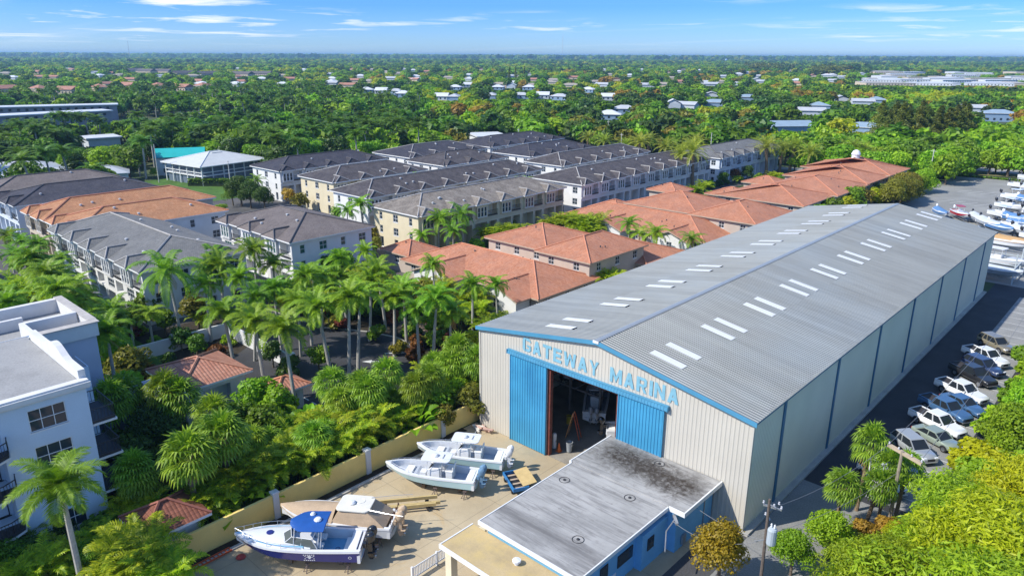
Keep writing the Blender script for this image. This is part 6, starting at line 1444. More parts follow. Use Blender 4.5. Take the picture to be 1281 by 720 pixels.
def crown(mb, R, Hc, z0, npuff, n, size, rng, asp=.62, flat=1.0, fill=.25, pr=(.26,.16)):
    P = []; 
    la = rng.random(3)*6.28
    for i in range(npuff):
        a = rng.random()*2*PI; q = rng.random()**.5*(.82+.30*math.sin(2*a+la[0])+.22*math.sin(3*a+la[1])+.16*rng.random()); zz = rng.random()
        rr = R*.62*q*math.sin(.35*PI+zz*.6*PI)**.6
        P.append((rr*math.cos(a), rr*math.sin(a), z0+Hc*(.22+.58*zz), R*(pr[0]+pr[1]*rng.random())))
    P = np.array(P); w = P[:,3]**2; idx = rng.choice(npuff, n, p=w/w.sum())
    d = rng.normal(size=(n,3)); d[:,2] = d[:,2]*.9+.25; d /= np.linalg.norm(d,axis=1)[:,None]
    rad_ = np.where(rng.random(n) < fill, rng.random(n)**.4, .82+.25*rng.random(n))
    C_ = P[idx,:3]+d*(P[idx,3]*rad_)[:,None]*np.array([1,1,.8*flat])
    Nn = d+rng.normal(size=(n,3))*.55+np.array([0,0,.35]); Nn /= np.linalg.norm(Nn,axis=1)[:,None]
    kites(mb, C_, Nn, size, asp, rng); return P
def limbs(mb, P, z0, r, rng, h0):
    mb.tube([(0,0,-.3),(.05,-.03,h0*.6),(.1,.05,h0)], [r,r*.8,r*.7], 7)
    for p in P[:min(len(P),9)]: mb.tube([(.1,.05,h0*.9),(p[0]*.5,p[1]*.5,h0+(p[2]-h0)*.6),(p[0],p[1],p[2])], [r*.5,r*.3,r*.1], 5)
def frond(mb, az, e0, L, droop, nl, ll, lw, base, rng, vee=.5, hang=.35):
    """a feather leaf: an arching midrib with leaflets either side"""
    u = Vector((math.cos(az),math.sin(az),0)); s = Vector((-u.y,u.x,0)); p = Vector(base); e = e0; pts = [p.copy()]; dirs = []
    for i in range(nl):
        t = u*math.cos(e)+Vector((0,0,math.sin(e))); dirs.append(t); p = p+t*(L/nl); pts.append(p.copy()); e -= droop/nl*(.5+1.0*i/nl)
    w = .035
    vs = []; fs = []
    for i, q in enumerate(pts): vs += [q+s*w*(1-i/nl), q-s*w*(1-i/nl)]
    fs = [(2*i,2*i+1,2*i+3,2*i+2) for i in range(nl)]
    for i in range(1, nl):
        f = i/nl; l = ll*(math.sin(PI*min(1,.12+f*.9))**.6)*(.85+.3*rng.random()); t = dirs[i]; nrm = s.cross(t)
        if nrm.z < 0: nrm = -nrm
        for sg in (1,-1):
            d = (s*sg*(1-.25*f)+t*(.35+.5*f)+nrm*vee*(.4+.4*rng.random())).normalized(); q = pts[i]; d2 = (d-Vector((0,0,hang+.5*rng.random()))).normalized()
            m_ = q+d*l*.5; tip = m_+d2*l*.5; b = len(vs); v = t*lw
            vs += [q-v*.5, m_-v, tip, m_+v, q+v*.5]; fs += [(b,b+1,b+3,b+4),(b+1,b+2,b+3)]
    mb.add(vs, fs)
def fan(mb, az, e0, pet, R, n, base, rng):
    """a fan leaf on a stalk"""
    u = Vector((math.cos(az)*math.cos(e0),math.sin(az)*math.cos(e0),math.sin(e0))); s = Vector((-math.sin(az),math.cos(az),0)); nrm = s.cross(u)
    if nrm.z < 0: nrm = -nrm
    hub = Vector(base)+u*pet; ax = (u-Vector((0,0,.45))).normalized(); vs = [Vector(base)+s*.02, Vector(base)-s*.02, hub]; fs = [(0,1,2)]
    for i in range(n):
        a = -1.9+3.8*i/(n-1); d = (ax*math.cos(a)+s*math.sin(a)+nrm*.15).normalized(); l = R*(.75+.25*math.cos(a*.7))*(.9+.2*rng.random()); sd_ = d.cross(nrm).normalized()*R*.07
        m_ = hub+d*l*.6; tip = hub+(d-Vector((0,0,.25+.3*rng.random()))).normalized()*l; b = len(vs)
        vs += [hub, m_+sd_, tip, m_-sd_]; fs += [(b,b+1,b+2,b+3)]
    mb.add(vs, fs)
def palm_mesh(kind, h, rng, lod=0):
    """returns (trunk MB, crown MB); origin at the foot"""
    tr, cr = MB(), MB(); bend = (rng.random()-.5)*.8; dx = lambda f: (bend*f*f, bend*.4*f*f)
    if kind in ('royal','dark','fine'):
        k_ = 7; tr.tube([(*dx(i/k_),-.3+h*i/k_) for i in range(k_+1)], [.26,.25,.24,.22,.21,.20,.18,.16], 8 if not lod else 5); top = Vector((*dx(1),h)); tr.mat = 1
        tr.tube([top-Vector((0,0,.3)),top+Vector((0,0,.4)),top+Vector((0,0,1.2))], [.19,.20,.09], 7); tr.mat = 0; top += Vector((0,0,1.1))
        nf, nl = ((22,46) if kind == 'fine' else (20,34)) if not lod else (13,10)
        for i in range(nf): frond(cr, i*2.4+rng.random()*.4, 1.25-1.55*(i/nf)+.15*rng.random(), 3.5+.7*rng.random(), 1.5+.5*rng.random(), nl, 1.0, (.05 if kind == 'fine' else .07) if not lod else .24, top, rng, .5, .3)
        if kind == 'royal' and rng.random() < .8:
            cr.mat = 1; frond(cr, rng.random()*6.28, -.75, 3.0, .9, 16, .7, .06, top-Vector((0,0,.9)), rng, .1, .6); cr.mat = 0
    elif kind == 'date':
        tr.tube([(*dx(i/4),-.3+h*i/4) for i in range(5)], [.36,.30,.28,.28,.36], 8); top = Vector((*dx(1),h))
        nf, nl = (34,20) if not lod else (22,9)
        for i in range(nf): frond(cr, i*2.4, 1.35-1.6*(i/nf), 3.6+.4*rng.random(), 1.0+.5*rng.random(), nl, .6, .06 if not lod else .16, top, rng, .6, .05)
    elif kind == 'coconut':
        b = 1.6*(rng.random()-.3); tr.tube([(b*(i/6)**2,b*.5*(i/6)**2,-.3+h*i/6) for i in range(7)], [.22,.17,.15,.14,.13,.13,.12], 7); top = Vector((b,b*.5,h-.2))
        for i in range(16): frond(cr, i*2.4+rng.random()*.5, 1.2-1.7*(i/16), 3.9+.7*rng.random(), 1.4+.6*rng.random(), 26, .95, .085, top, rng, .15, .5)
        cr.mat = 1
        for i in range(2): frond(cr, rng.random()*6, -.9, 2.6, .7, 14, .6, .05, top, rng, .1, .6)
        cr.mat = 0
    elif kind == 'sabal':
        tr.tube([(*dx(i/4),-.3+h*i/4) for i in range(5)], [.24,.21,.2,.2,.22], 8)
        for i in range(26): a = i*2.4; z = h*(.55+.42*i/26); tr.bar((.17*math.cos(a)+dx(.8)[0],.17*math.sin(a)+dx(.8)[1],z),(.34*math.cos(a)+dx(.8)[0],.34*math.sin(a)+dx(.8)[1],z+.35),.06)
        top = Vector((*dx(1),h-.1)); n = 44
        for i in range(n): fan(cr, i*2.4+rng.random()*.3, 1.4-2.1*(i/n)+.1*rng.random(), 1.05+.3*rng.random(), 1.05+.2*rng.random(), 13, top, rng)
        cr.mat = 1
        for i in range(5): fan(cr, i*1.3, -.95, .9, .9, 9, top, rng)
        cr.mat = 0
    elif kind == 'areca':
        ns = 9
        for k_ in range(ns):
            a = k_*2.4; r0 = .1+.5*(k_/ns)**.5; ln = .10+.34*k_/ns; hh = h*(.45+.25*rng.random()); b = Vector((r0*math.cos(a),r0*math.sin(a),0)); tp = b+Vector((math.cos(a)*ln*hh,math.sin(a)*ln*hh,hh*.9))
            tr.tube([b-Vector((0,0,.2)),b.lerp(tp,.5)+Vector((0,0,.2)),tp], [.07,.06,.05], 5)
            for i in range(6): frond(cr, a+i*1.1+rng.random()*.5, 1.3-.75*(i/6), 2.1+.7*rng.random(), 1.5+.6*rng.random(), 17, .65, .075, tp, rng, .55, .2)
            if k_ % 4 == 0: cr.mat = 1; frond(cr, a+2, -.2, 1.8, 1.2, 12, .5, .04, tp, rng, .3, .4); cr.mat = 0
    elif kind == 'paddle':
        for k_ in range(26):
            a = k_*2.4; e = 1.45-.75*(k_/26)*(.6+.6*rng.random()); l = h*(.62+.35*rng.random()); u = Vector((math.cos(a)*math.cos(e),math.sin(a)*math.cos(e),math.sin(e))); s = Vector((-math.sin(a),math.cos(a),0)); b = Vector((.35*math.cos(a),.35*math.sin(a),0))
            q0 = b+u*l*.55; tr.tube([b,q0], [.05,.03], 4); n = 7; vs = []; fs = []; ee = e; q = q0; w0 = .34+.1*rng.random()
            for i in range(n+1):
                w = w0*math.sin(PI*(.1+.9*i/n))**.7*(1 if i < n else 0)+.02; up_ = Vector((0,0,.14*w/w0)); vs += [q+s*w+up_, q, q-s*w+up_]; ee -= .17; q = q+Vector((math.cos(a)*math.cos(ee),math.sin(a)*math.cos(ee),math.sin(ee)))*(l*.5/n)
            for i in range(n): b0 = 3*i; fs += [(b0,b0+1,b0+4,b0+3),(b0+1,b0+2,b0+5,b0+4)]
            cr.add(vs, fs)
    return tr, cr
PM = {'fine': ([PTRUNK,SHAFT],[L_ROYAL]), 'royal': ([PTRUNK,SHAFT],[L_ROYAL,L_DEAD]), 'dark': ([PTRUNK,SHAFT],[L_DPALM]), 'date': ([STRUNK],[L_DATE]), 'coconut': ([PTRUNK],[L_ROYAL,L_DEAD]), 'sabal': ([STRUNK],[L_SABAL,L_DEAD]), 'areca': ([SHAFT],[L_ARECA,L_DEAD]), 'paddle': ([SHAFT],[L_PADDLE])}
def merged(tr, tm, cr, cm, name):
    o = MB(); o.v = tr.v+cr.v; n = len(tr.v); o.f = tr.f+[tuple(i+n for i in f) for f in cr.f]; k_ = len(tm); o.mi = tr.mi+[m+k_ for m in cr.mi]; o.sm = [False]*len(o.f)
    return o.mesh(name, tm+cm, False)
PV = {}
def palm_var(kind, h, nvar=6):
    """meshes of a few variants per kind, built for a set of standard heights"""
    hs = {'royal': 10, 'dark': 12, 'fine': 10, 'date': 6.5, 'coconut': 8, 'sabal': 5.5, 'areca': 4, 'paddle': 4}[kind]; i = npr.integers(nvar); key = (kind, int(i))
    if key not in PV:
        tr, cr = palm_mesh(kind, hs, npr); PV[key] = (tr.mesh('trunk', PM[kind][0], False), cr.mesh('crown', PM[kind][1], False))
    return PV[key], h/hs
NAMES = {'fine': ('royal_palm','palm'), 'royal': ('royal_palm','palm'), 'dark': ('royal_palm','palm'), 'date': ('date_palm','palm'), 'coconut': ('coconut_palm','palm'), 'sabal': ('cabbage_palm','palm'), 'areca': ('areca_palm','palm'), 'paddle': ('paddle_leaf_plant','plant')}
COUNT = {}
LAND = []   # landmarks for the labels: (x, y, phrase)
for x, y, s in ((-54,-18,'the gatehouse'),(-33,-31,'the small red roofed shed'),(-45,-2,'the white road arrows'),(-66,10,'the entry road bend'),(-76,32,'the nearest red villa'),(-60,25,'the nearest villa gables'),(-100,-18,'the light grey roofed terrace'),(-93,12,'the brown roofed corner house'),
                (-88,50,'the weathered cream terrace'),(-80,70,'the cream terrace end'),(-75,75,'the middle red villa'),(-45,66,'the gap between red villas'),(-62,82,'the middle villa roof'),(-82,110,'the long white terrace'),(-50,140,'the farthest red villa'),(-34,-12,'the wall beside the aqua boats'),(-34,-24,'the wall beside the navy boat'),
                (-36,-40,'the apartment block'),(-31,0,'the warehouse front corner'),(-34,100,'the warehouse far flank'),(-82,165,'the grey roofed far terrace'),(-200,50,'the screened pavilion'),(-235,55,'the teal roofed house'),(-280,45,'the courtyard flats'),(-165,80,'the near black roofs'),(-150,190,'the canal road'),(-45,205,'the lot driveway'),(8,20,'the parked row'),(4,-6,'the transformer pole')): LAND.append((x,y,s))
def place_label(x, y, desc, key):
    l = min(LAND, key=lambda q: (q[0]-x)**2+(q[1]-y)**2); return ('pending', desc, key, l, x, y)
PEND = []
def set_label(o, lab):
    """plain labels are set at once; the others are numbered by their distance to the landmark once all stand"""
    if isinstance(lab, str): o['label'] = lab
    else: PEND.append((o, lab)); o['label'] = lab[1]
def settle_labels():
    groups = {}
    for o, (_, desc, key, l, x, y) in PEND: groups.setdefault((desc, l), []).append((math.hypot(x-l[0], y-l[1]), o))
    for (desc, l), rows in groups.items():
        rows.sort(key=lambda q: q[0])
        for i, (_, o) in enumerate(rows):
            if i == 0: o['label'] = f'{desc}, the one closest to {l[2]}'
            elif i < 9: o['label'] = f'{desc}, {ordinal(i)} closest to {l[2]}'
            else: o['label'] = f'{desc} in the crowded mass around {l[2]}'; o['group'] = o.get('group') or 'trees of the wider tree belt'
DESC = {'fine': ('grey trunked royal palm','royal palms'), 'royal': ('grey trunked royal palm','royal palms'), 'dark': ('tall dark royal palm','dark royal palms'), 'date': ('thick dusty date palm','date palms'), 'coconut': ('drooping coconut palm','coconut palms'), 'sabal': ('fan leaved cabbage palm','cabbage palms'), 'areca': ('yellow green areca palm','areca palms'), 'paddle': ('clump of paddle leaves','paddle leaf plants')}
def palm(kind, x, y, h, sc_=None, label=None, lod=0, zb=None):
    (tm, cm), k_ = palm_var(kind, h); z0 = gz(x) if zb is None else zb
    t = thing(NAMES[kind][0], 'palm', NAMES[kind][1], (x,y,z0), R_.uniform(0,2*PI), DESC[kind][1]); set_label(t, label or place_label(x, y, DESC[kind][0], kind))
    s = sc_ or 1.0; t.rotation_euler = (R_.gauss(0,.05),R_.gauss(0,.05),t.rotation_euler.z); t.scale = (s*(.5+.5*k_)*R_.uniform(.88,1.12),)*2+(k_,) if kind not in ('areca','paddle') else (k_,)*3
    inst('trunk', tm, t); inst('crown', cm, t); FOOTV.append((x,y)); return t
FOOTV = []
def palm_px(kind, px, py, h, **k):
    p = at(px, py, ZW+h); h = h-(.9 if kind == 'royal' else 0); return palm(kind, p.x, p.y, h, **k)
palm('coconut', *at(215,341,ZW+10).xy, 10.5, label='tall leaning palm with dead lower fronds in front of the light grey terrace')
for q in ((316,311,9.5),(383,347,9.5),(430,376,10.5),(442,372,9.5),(479,337,9),(539,372,9),(590,356,8),(286,387,9),(324,402,9.5),(362,413,10),(506,360,8),(522,385,7.5),(269,318,8),(408,380,9.5),(345,362,8.5),(300,347,8.5),(255,357,8),(458,352,8.5),(398,345,8),(370,372,8),(310,372,8.5),(430,345,7.5),(563,388,7),(340,330,7.5),(490,372,8)): palm_px('royal', *q, sc_=1.0)
for q in ((12,352,7),(33,340,7.5),(60,355,7),(80,346,7),(28,300,7),(47,303,7),(8,293,7),(76,322,6.5),(104,372,6),(118,386,5.5),(22,325,6.5),(140,380,5.5),(160,392,5.5),(185,388,5.5),(8,380,5),(240,330,6.5)): palm_px('royal' if q[0] % 3 else 'areca', *q)
for q in ((578,266,8),(547,272,7.5),(566,287,6),(530,292,5),(788,278,6),(800,291,5),(826,290,6),(874,297,5.5),(433,262,6),(322,225,6.5)): palm_px('coconut', *q)
for q in ((690,271,5),(702,268,5.5),(715,264,6),(728,268,6),(742,266,6),(735,276,5),(650,283,4.5),(622,280,4.5),(610,283,4),(762,335,4.5),(765,268,5),(893,238,4),(905,240,4),(930,240,4),(946,231,4),(870,231,4),(880,226,4),(960,225,4),(970,214,4),(850,232,4),(836,240,4),(640,277,5),(668,281,4.5)): palm_px('areca', *q)
for q in ((848,193,10),(869,191,11),(858,186,9),(835,183,8),(978,186,8),(991,183,9),(962,185,9),(950,182,8),(1012,190,8),(1048,188,8),(1066,186,9),(1083,190,8),(800,178,8),(813,176,8),(755,176,7),(784,181,7),(870,178,8),(735,172,7)): palm_px('date', *q, sc_=1.3)
for q in ((235,572,6.5),(279,548,6.5),(198,493,6.5),(161,489,6),(259,517,6),(225,497,6),(450,481,5),(487,468,5.5),(540,471,5),(576,438,6),(592,452,5.5),(560,457,5),(415,477,5),(520,484,4.8),(263,545,5.5),(142,500,6.5),(470,490,5)): palm_px('sabal', *q)
palm('fine', *at(77,606,ZW+9.5).xy, 8.6, sc_=1.0, label='big royal palm in front of the apartment block, spreading over its windows')
for x, y, h, lb in ((5.6,9.4,6.0,'tallest shaggy palm with rusty trunk at the shaded lane'),(5.3,5.0,4.2,'small round palm alone at the edge of the shaded lane'),(7.4,9.0,5.0,'shaggy palm crowded against the tallest rusty trunked palm'),(6.9,7.4,4.2,'short shaggy palm in the rusty trunk group'),(8.3,10.5,4.6,'shaggy palm of the rusty trunk group beside the crossarm pole')): palm('sabal', x, y, h, .78, label=lb)
# planting along the yellow wall and round the drive
def clear(x, y):
    if -59<x<-49.4 and -23<y<-13: return False
    if -35.6<x<-30 and -34<y<-28.4: return False
    if x > -38.2 and x > -70 and y < -58: return False
    if x < -37.5 and y < -32.8: return False
    if x < -51 and y < -26: return False
    n = len(road); ins = False
    for i in range(n):
        (x1,y1),(x2,y2) = road[i], road[(i+1) % n]
        if (y1 > y) != (y2 > y) and x < (x2-x1)*(y-y1)/(y2-y1)+x1: ins = not ins
    if ins: return False
    if -86<x<-44 and 24.5<y<68: return False
    if -118<x<-80 and -14<y<28: return False
    return True
def in_way(x, y, h):
    for z in (0, h*.5, h, h+1.5):
        px, py, _z = seen((x,y,z-1))
        if 385 < px < 540 and 405 < py < 478 or 170 < px < 335 and 425 < py < 492: return True
    return False
rr = random.Random(5)
for i in range(30):
    y = -31+i*1.03; x = -33.1-rr.random()*1.5
    h = rr.uniform(3.2,4.6)
    if clear(x, y) and not in_way(x,y,h): palm(('areca','areca','paddle')[i % 3] if i % 7 else 'areca', x, y, h)
for i in range(46):
    x, y = rr.uniform(-39,-33.6), rr.uniform(-33,0)
    h = rr.uniform(3.0,4.8)
    if clear(x, y) and not in_way(x,y,h): palm(rr.choice(('areca','paddle','areca','sabal')), x, y, h)
for px, py in ((470,505),(485,515),(500,500),(445,520),(430,540),(400,535),(385,520),(520,520),(355,525),(340,550),(365,560),(310,585),(300,610)): p = at(px,py,ZW+2.5); palm('paddle', p.x, p.y, rr.uniform(3.6,5))
# ---- broadleaf trees and shrubs
BV = {}
def tree_mesh(lod, i, lm, shape='round'):
    key = (lod, i, lm.name, shape)
    if key in BV: return BV[key]
    rng = np.random.default_rng(100+i+lod*10); tr, cr = MB(), MB()
    if shape == 'round':
        n, s, pf = {0: (9000,.26,34), 1: (1900,.56,22), 2: (380,1.15,11)}[lod]
        P = crown(cr, 3.4, 5.2, 1.6, pf, n, s, rng, .62, 1.0, .3, (.26,.16) if lod < 2 else (.34,.22)); limbs(tr, P, 0, .22, rng, 2.2)
    elif shape == 'shrub':
        n, s, pf = {0: (2600,.26,12), 1: (700,.5,9), 2: (200,.8,6)}[lod]
        P = crown(cr, 1.5, 1.9, .1, pf, n, s, rng, .6, .9, .3); limbs(tr, P, 0, .06, rng, .6)
    elif shape == 'pine':   # tall, feathery, narrow plumes
        H = 15; n = {0: 7000, 1: 3200, 2: 500}[lod]; s = {0: .55, 1: .75, 2: 1.8}[lod]; tr.tube([(0,0,-.3),(.1,0,H*.5),(.2,.1,H)], [.3,.2,.03], 6)
        z = 1.5+(H-1.5)*rng.random(n)**.85; f = (z-1.5)/(H-1.5); nb = 16; a = rng.integers(0,nb,n)*2*PI/nb+f*9+rng.normal(size=n)*.13; rmax = 3.5*(1-f)**.65*(.55+.45*np.sin(z*2.1+a*2)); r = rmax*rng.random(n)**.45
        C_ = np.stack([r*np.cos(a), r*np.sin(a), z+.25*r], 1); Nn = np.stack([np.cos(a)*.5, np.sin(a)*.5, np.ones(n)*.6], 1)+rng.normal(size=(n,3))*.5; Nn /= np.linalg.norm(Nn,axis=1)[:,None]; kites(cr, C_, Nn, s, .32, rng)
    elif shape == 'feather':   # light weeping yellow green tree
        P = crown(cr, 4.6, 6.5, 1.4, 90, 26000, .27, rng, .28, .8, .35, (.13,.13)); limbs(tr, P, 0, .2, rng, 2.2)
    elif shape == 'bare':
        for k_ in range(40):
            a = rng.random()*6.28; l = 1.5+2*rng.random(); p = Vector((0,0,1.2)); q = p+Vector((math.cos(a)*l*.7,math.sin(a)*l*.7,l)); tr.tube([p,p.lerp(q,.5)+Vector((0,0,.2)),q], [.06,.035,.01], 4)
        tr.tube([(0,0,-.2),(0,0,1.3)], [.14,.1], 6); crown(cr, 2.2, 3.2, 1.2, 10, 420, .3, rng, .5, 1, .3)
    BV[key] = (tr, cr, lm); return BV[key]
MC = {}
def tree_data(lod, i, lm, shape, split):
    k_ = (lod, i, lm.name, shape, split)
    if k_ not in MC:
        tr, cr, _ = tree_mesh(lod, i, lm, shape)
        MC[k_] = (tr.mesh('trunk', TRUNK, False), cr.mesh('crown', lm, False)) if split else merged(tr, [TRUNK], cr, [lm], 'tree')
    return MC[k_]
TONE = {'leaf_green': 'mid green', 'leaf_bright': 'bright green', 'leaf_dark': 'dark green', 'leaf_olive': 'olive', 'leaf_orange': 'orange tinged', 'leaf_yellow': 'yellow green', 'leaf_lime': 'lime green', 'leaf_gold': 'golden', 'leaf_pine': 'dark', 'leaf_red': 'dark red'}
def tree(x, y, h, lm, shape='round', lod=0, w=1.0, label=None, name=None, group=None, split=True):
    base = {'round': 6.6, 'shrub': 2.0, 'pine': 15, 'feather': 8, 'bare': 4.2}[shape]; k_ = h/base
    name = name or {'round': 'broadleaf_tree', 'shrub': 'shrub', 'pine': 'pine_tree', 'feather': 'feathery_tree', 'bare': 'sparse_tree'}[shape]
    nm = {'round': 'tree', 'shrub': 'shrub', 'pine': 'pine', 'feather': 'feathery tree', 'bare': 'tree'}[shape]
    desc = {'round': 'bushy tree', 'shrub': 'leafy garden shrub', 'pine': 'tall feathery pine', 'feather': 'wispy tree', 'bare': 'leafless tree'}[shape]
    lab = label or place_label(x, y, f'{TONE[lm.name]} {desc}', (lm.name, shape))
    i = int(npr.integers(4 if lod else 3))
    if split:
        tm, cm = tree_data(lod, i, lm, shape, True); t = thing(name, 'tree', nm, (x,y,gz(x)), R_.uniform(0,6.28), group); set_label(t, lab); inst('trunk', tm, t); inst('crown', cm, t)
    else:
        t = inst(name, tree_data(lod, i, lm, shape, False), None, (x,y,gz(x)), R_.uniform(0,6.28)); tag(t, 'tree', nm, group); set_label(t, lab)
    t.scale = (k_*w, k_*w, k_); return t
# right foreground
for x, y, h, w, lb in ((16.2,1.2,9.6,1.25,'wispy yellow green tree in the middle of the yellow green thicket'),(15.2,-11.5,7.4,1.3,'wispy yellow green tree at the bottom edge beside the green shrubs'),(17.8,-5.5,9.6,1.35,'large wispy yellow green tree filling the lower right corner'),(12.6,-7.2,7.2,1.2,'wispy yellow green tree between the big one and the green shrubs'),
    (12.9,4.6,8.8,1.2,'wispy yellow green tree beside the crossarm pole and the parked wagon'),(21.0,3.5,9.2,1.25,'wispy yellow green tree at the right edge above the turquoise tarp'),(10.6,-2.2,6.6,1.2,'wispy yellow green tree under the shaggy rusty trunked palms'),(17.0,11.5,8.4,1.2,'wispy yellow green tree behind the one at the crossarm pole'),(21.5,-6.5,8.0,1.2,'wispy yellow green tree cut by the bottom right corner')): tree(x,y,h*(1.12 if x > 15 else 1),L_YELLOW if len(lb) % 3 else L_LIME,'feather',0,w,lb)
for x, y, h, w, lb in ((13.4,24.5,6.8,1.0,'bright green tree overhanging the closest white pickup'),(16.5,17.5,6.6,1.0,'bright green tree between the parked row and the yellow green trees'),(13.8,32.5,7.0,.95,'bright green tree beside the slate blue pickup'),(14.0,39.5,6.6,.9,'bright green tree beside the white crew cab pickup'),
    (14.6,47,7.4,.95,'bright green tree beside the gold hatchback'),(17.5,28,7.6,1.05,'bright green tree at the right edge behind the parked row'),(18.5,37,7.5,1.0,'bright green tree farther along the right edge')): tree(x,y,h,L_BRIGHT,'round',0,w,lb)
tree(15.4,60,9.0, L_YELLOW,'round',0,.75,'light green tree at the right edge under the boat rack')
tree(*at(903,690,2.6).xy,5.0, L_GOLD,'round',0,1.0,'olive and ochre leaved tree in front of the blue office')
for x, y, h, lm, sh, w, lb in ((*at(1040,672,2).xy,4.2,L_BRIGHT,'round',1.0,'glossy green shrub right of the transformer pole'),(*at(993,690,2).xy,3.8,L_BRIGHT,'round',1.0,'green shrub at the lane mouth behind the transformer pole'),(6.4,-10.6,2.4,L_DARK,'shrub',1.0,'low dark shrub at the foot of the transformer pole'),(9.2,-10.8,3.0,L_BRIGHT,'round',1.0,'bright green shrub at the bottom beside the yellow green tree'),
    (8.6,-2.2,3.4,L_BRIGHT,'round',1.0,'bright green shrub in front of the rusty trunked palms'),(7.6,2.2,2.6,L_OLIVE,'shrub',1.2,'olive shrub at the base of the rusty trunks'),(9.4,4.6,3.0,L_YELLOW,'round',.8,'small yellow green tree under the shaggy palms'),(6.2,2.6,2.0,L_GREEN,'shrub',1.2,'low green shrub below the small round palm'),(7.4,5.0,2.2,L_ORANGE,'shrub',1.0,'dry ochre shrub between the rusty palm trunks'),(8.8,6.4,2.4,L_ORANGE,'shrub',1.0,'dry ochre shrub beside the crossarm pole')): tree(x,y,h,lm,sh,0,w,lb)
for i in range(17): tree(11.6+rr_.uniform(-.4,1.2) if False else 11.7+(i*37 % 10)*.12, 13+i*3.1, 2.2+(i*53 % 10)*.16, (L_BRIGHT,L_GREEN,L_BRIGHT,L_YELLOW)[i % 4],'shrub',0,1.25)
tp = thing('tarp', 'turquoise tarp showing through the branches at the right edge', 'tarp', (19.4,-1.0,2.6)); mb = MB(); rr = random.Random(2)
n = 8; vs = [(i*.3-1.2,j*.3-1.2,.5+.25*math.sin(i*1.3)+.2*math.cos(j*1.7)+rr.uniform(-.08,.08)) for i in range(n+1) for j in range(n+1)]; mb.add(vs, [(i*(n+1)+j,(i+1)*(n+1)+j,(i+1)*(n+1)+j+1,i*(n+1)+j+1) for i in range(n) for j in range(n)]); mb.build('cloth', surf('turquoise_tarp', (.03,.40,.45), .5, .1, 3), tp)
mb = MB()
for a in ((-1.2,-1.2),(1.2,-1.2),(1.2,1.2),(-1.2,1.2)): mb.tube([(*a,-2.6),(*a,.6)], .05, 5)
mb.build('pole', GREY, tp)
# bottom left foreground
rr = random.Random(9)
for px, py, h, lm in ((30,690,3.5,L_DARK),(110,700,3.2,L_GREEN),(60,650,4,L_DARK),(150,690,3.2,L_GREEN),(190,700,2.6,L_GREEN),(10,640,4.5,L_DARK),(140,660,3,L_GREEN),(85,715,2.5,L_BRIGHT),(170,720,2.5,L_DARK),(5,700,4,L_GREEN),(215,660,2.4,L_GREEN),(185,675,2.4,L_DARK)):
    p = at(px,py,ZW+h*.6); tree(p.x,p.y,h,lm,'round' if h > 3 else 'shrub',0,1.1 if h > 3 else 1.3)
for px, py in ((20,660),(45,705),(125,675),(160,705),(75,690),(200,712),(175,690)): p = at(px,py,ZW+2.5); palm('areca', p.x, p.y, rr.uniform(3.2,4.6))
# trees and shrubs of the estate gardens
for px, py, h, lm in ((345,505,5,L_BRIGHT),(320,495,5,L_BRIGHT),(330,530,5,L_GREEN),(300,520,4.5,L_GREEN),(398,445,3.5,L_GREEN),(465,290,4.5,L_OLIVE),(452,300,4.5,L_YELLOW),(470,305,3.5,L_OLIVE),(430,330,5.5,L_GREEN),(405,330,5,L_GREEN),(385,325,5,L_BRIGHT),(375,250,5,L_OLIVE),(362,245,5,L_ORANGE),(300,235,8,L_DARK),(312,240,7,L_DARK),(290,240,6,L_GREEN),(330,245,6,L_DARK),(276,262,4,L_BRIGHT),
    (180,380,5,L_GREEN),(205,400,4,L_GREEN),(150,400,4.5,L_GREEN),(130,405,4,L_BRIGHT),(225,420,3.5,L_DARK),(245,430,3,L_GREEN),(340,440,3.5,L_DARK),(250,460,3,L_DARK),(190,540,6,L_DARK),(175,570,5,L_DARK),(150,560,5,L_DARK),(210,550,5,L_DARK),(200,520,5,L_DARK),(240,600,3,L_DARK),(165,610,3,L_DARK),(160,590,3,L_DARK),
    (548,420,2.5,L_GREEN),(500,432,2,L_OLIVE),(520,440,2,L_RED),(470,412,2.5,L_GREEN),(590,428,4,L_YELLOW),(580,470,4.5,L_BRIGHT),(600,480,4.5,L_GREEN),(570,490,4.5,L_BRIGHT),(545,500,4.5,L_GREEN),(555,520,3.5,L_OLIVE),(590,500,4.2,L_OLIVE),(360,455,2.5,L_DARK),(920,217,4,L_RED),(905,222,4,L_GREEN),(935,215,5,L_DARK),(950,222,4,L_GREEN),(885,215,5,L_DARK),(900,208,5,L_DARK),(975,226,3.5,L_GREEN),(640,280,3,L_GREEN),(848,340,2.5,L_YELLOW),(760,240,3.5,L_DARK),(716,243,3.5,L_DARK)):
    p = at(px,py,ZW+h*.6); tree(p.x,p.y,h,lm,'round' if h >= 3 else 'shrub',1 if h < 6 else 0,1.05)
k_ = 0; rr = random.Random(22)
while k_ < 62:
    x, y = rr.uniform(-84,-50), rr.uniform(-30,26)
    if not clear(x,y) or in_way(x,y,6): continue
    k_ += 1; q = rr.random()
    if q < .45: palm('areca', x, y, rr.uniform(3,5))
    elif q < .72 and y < 9: palm('royal', x, y, rr.uniform(6.5,9.5))
    elif q < .8 and y < 9: palm('coconut', x, y, rr.uniform(6,8))
    else: tree(x,y,rr.uniform(2.8,4.5) if y > 9 else rr.uniform(3.4,5.5),rr.choice((L_GREEN,L_BRIGHT,L_OLIVE)),'round',1,1.15)
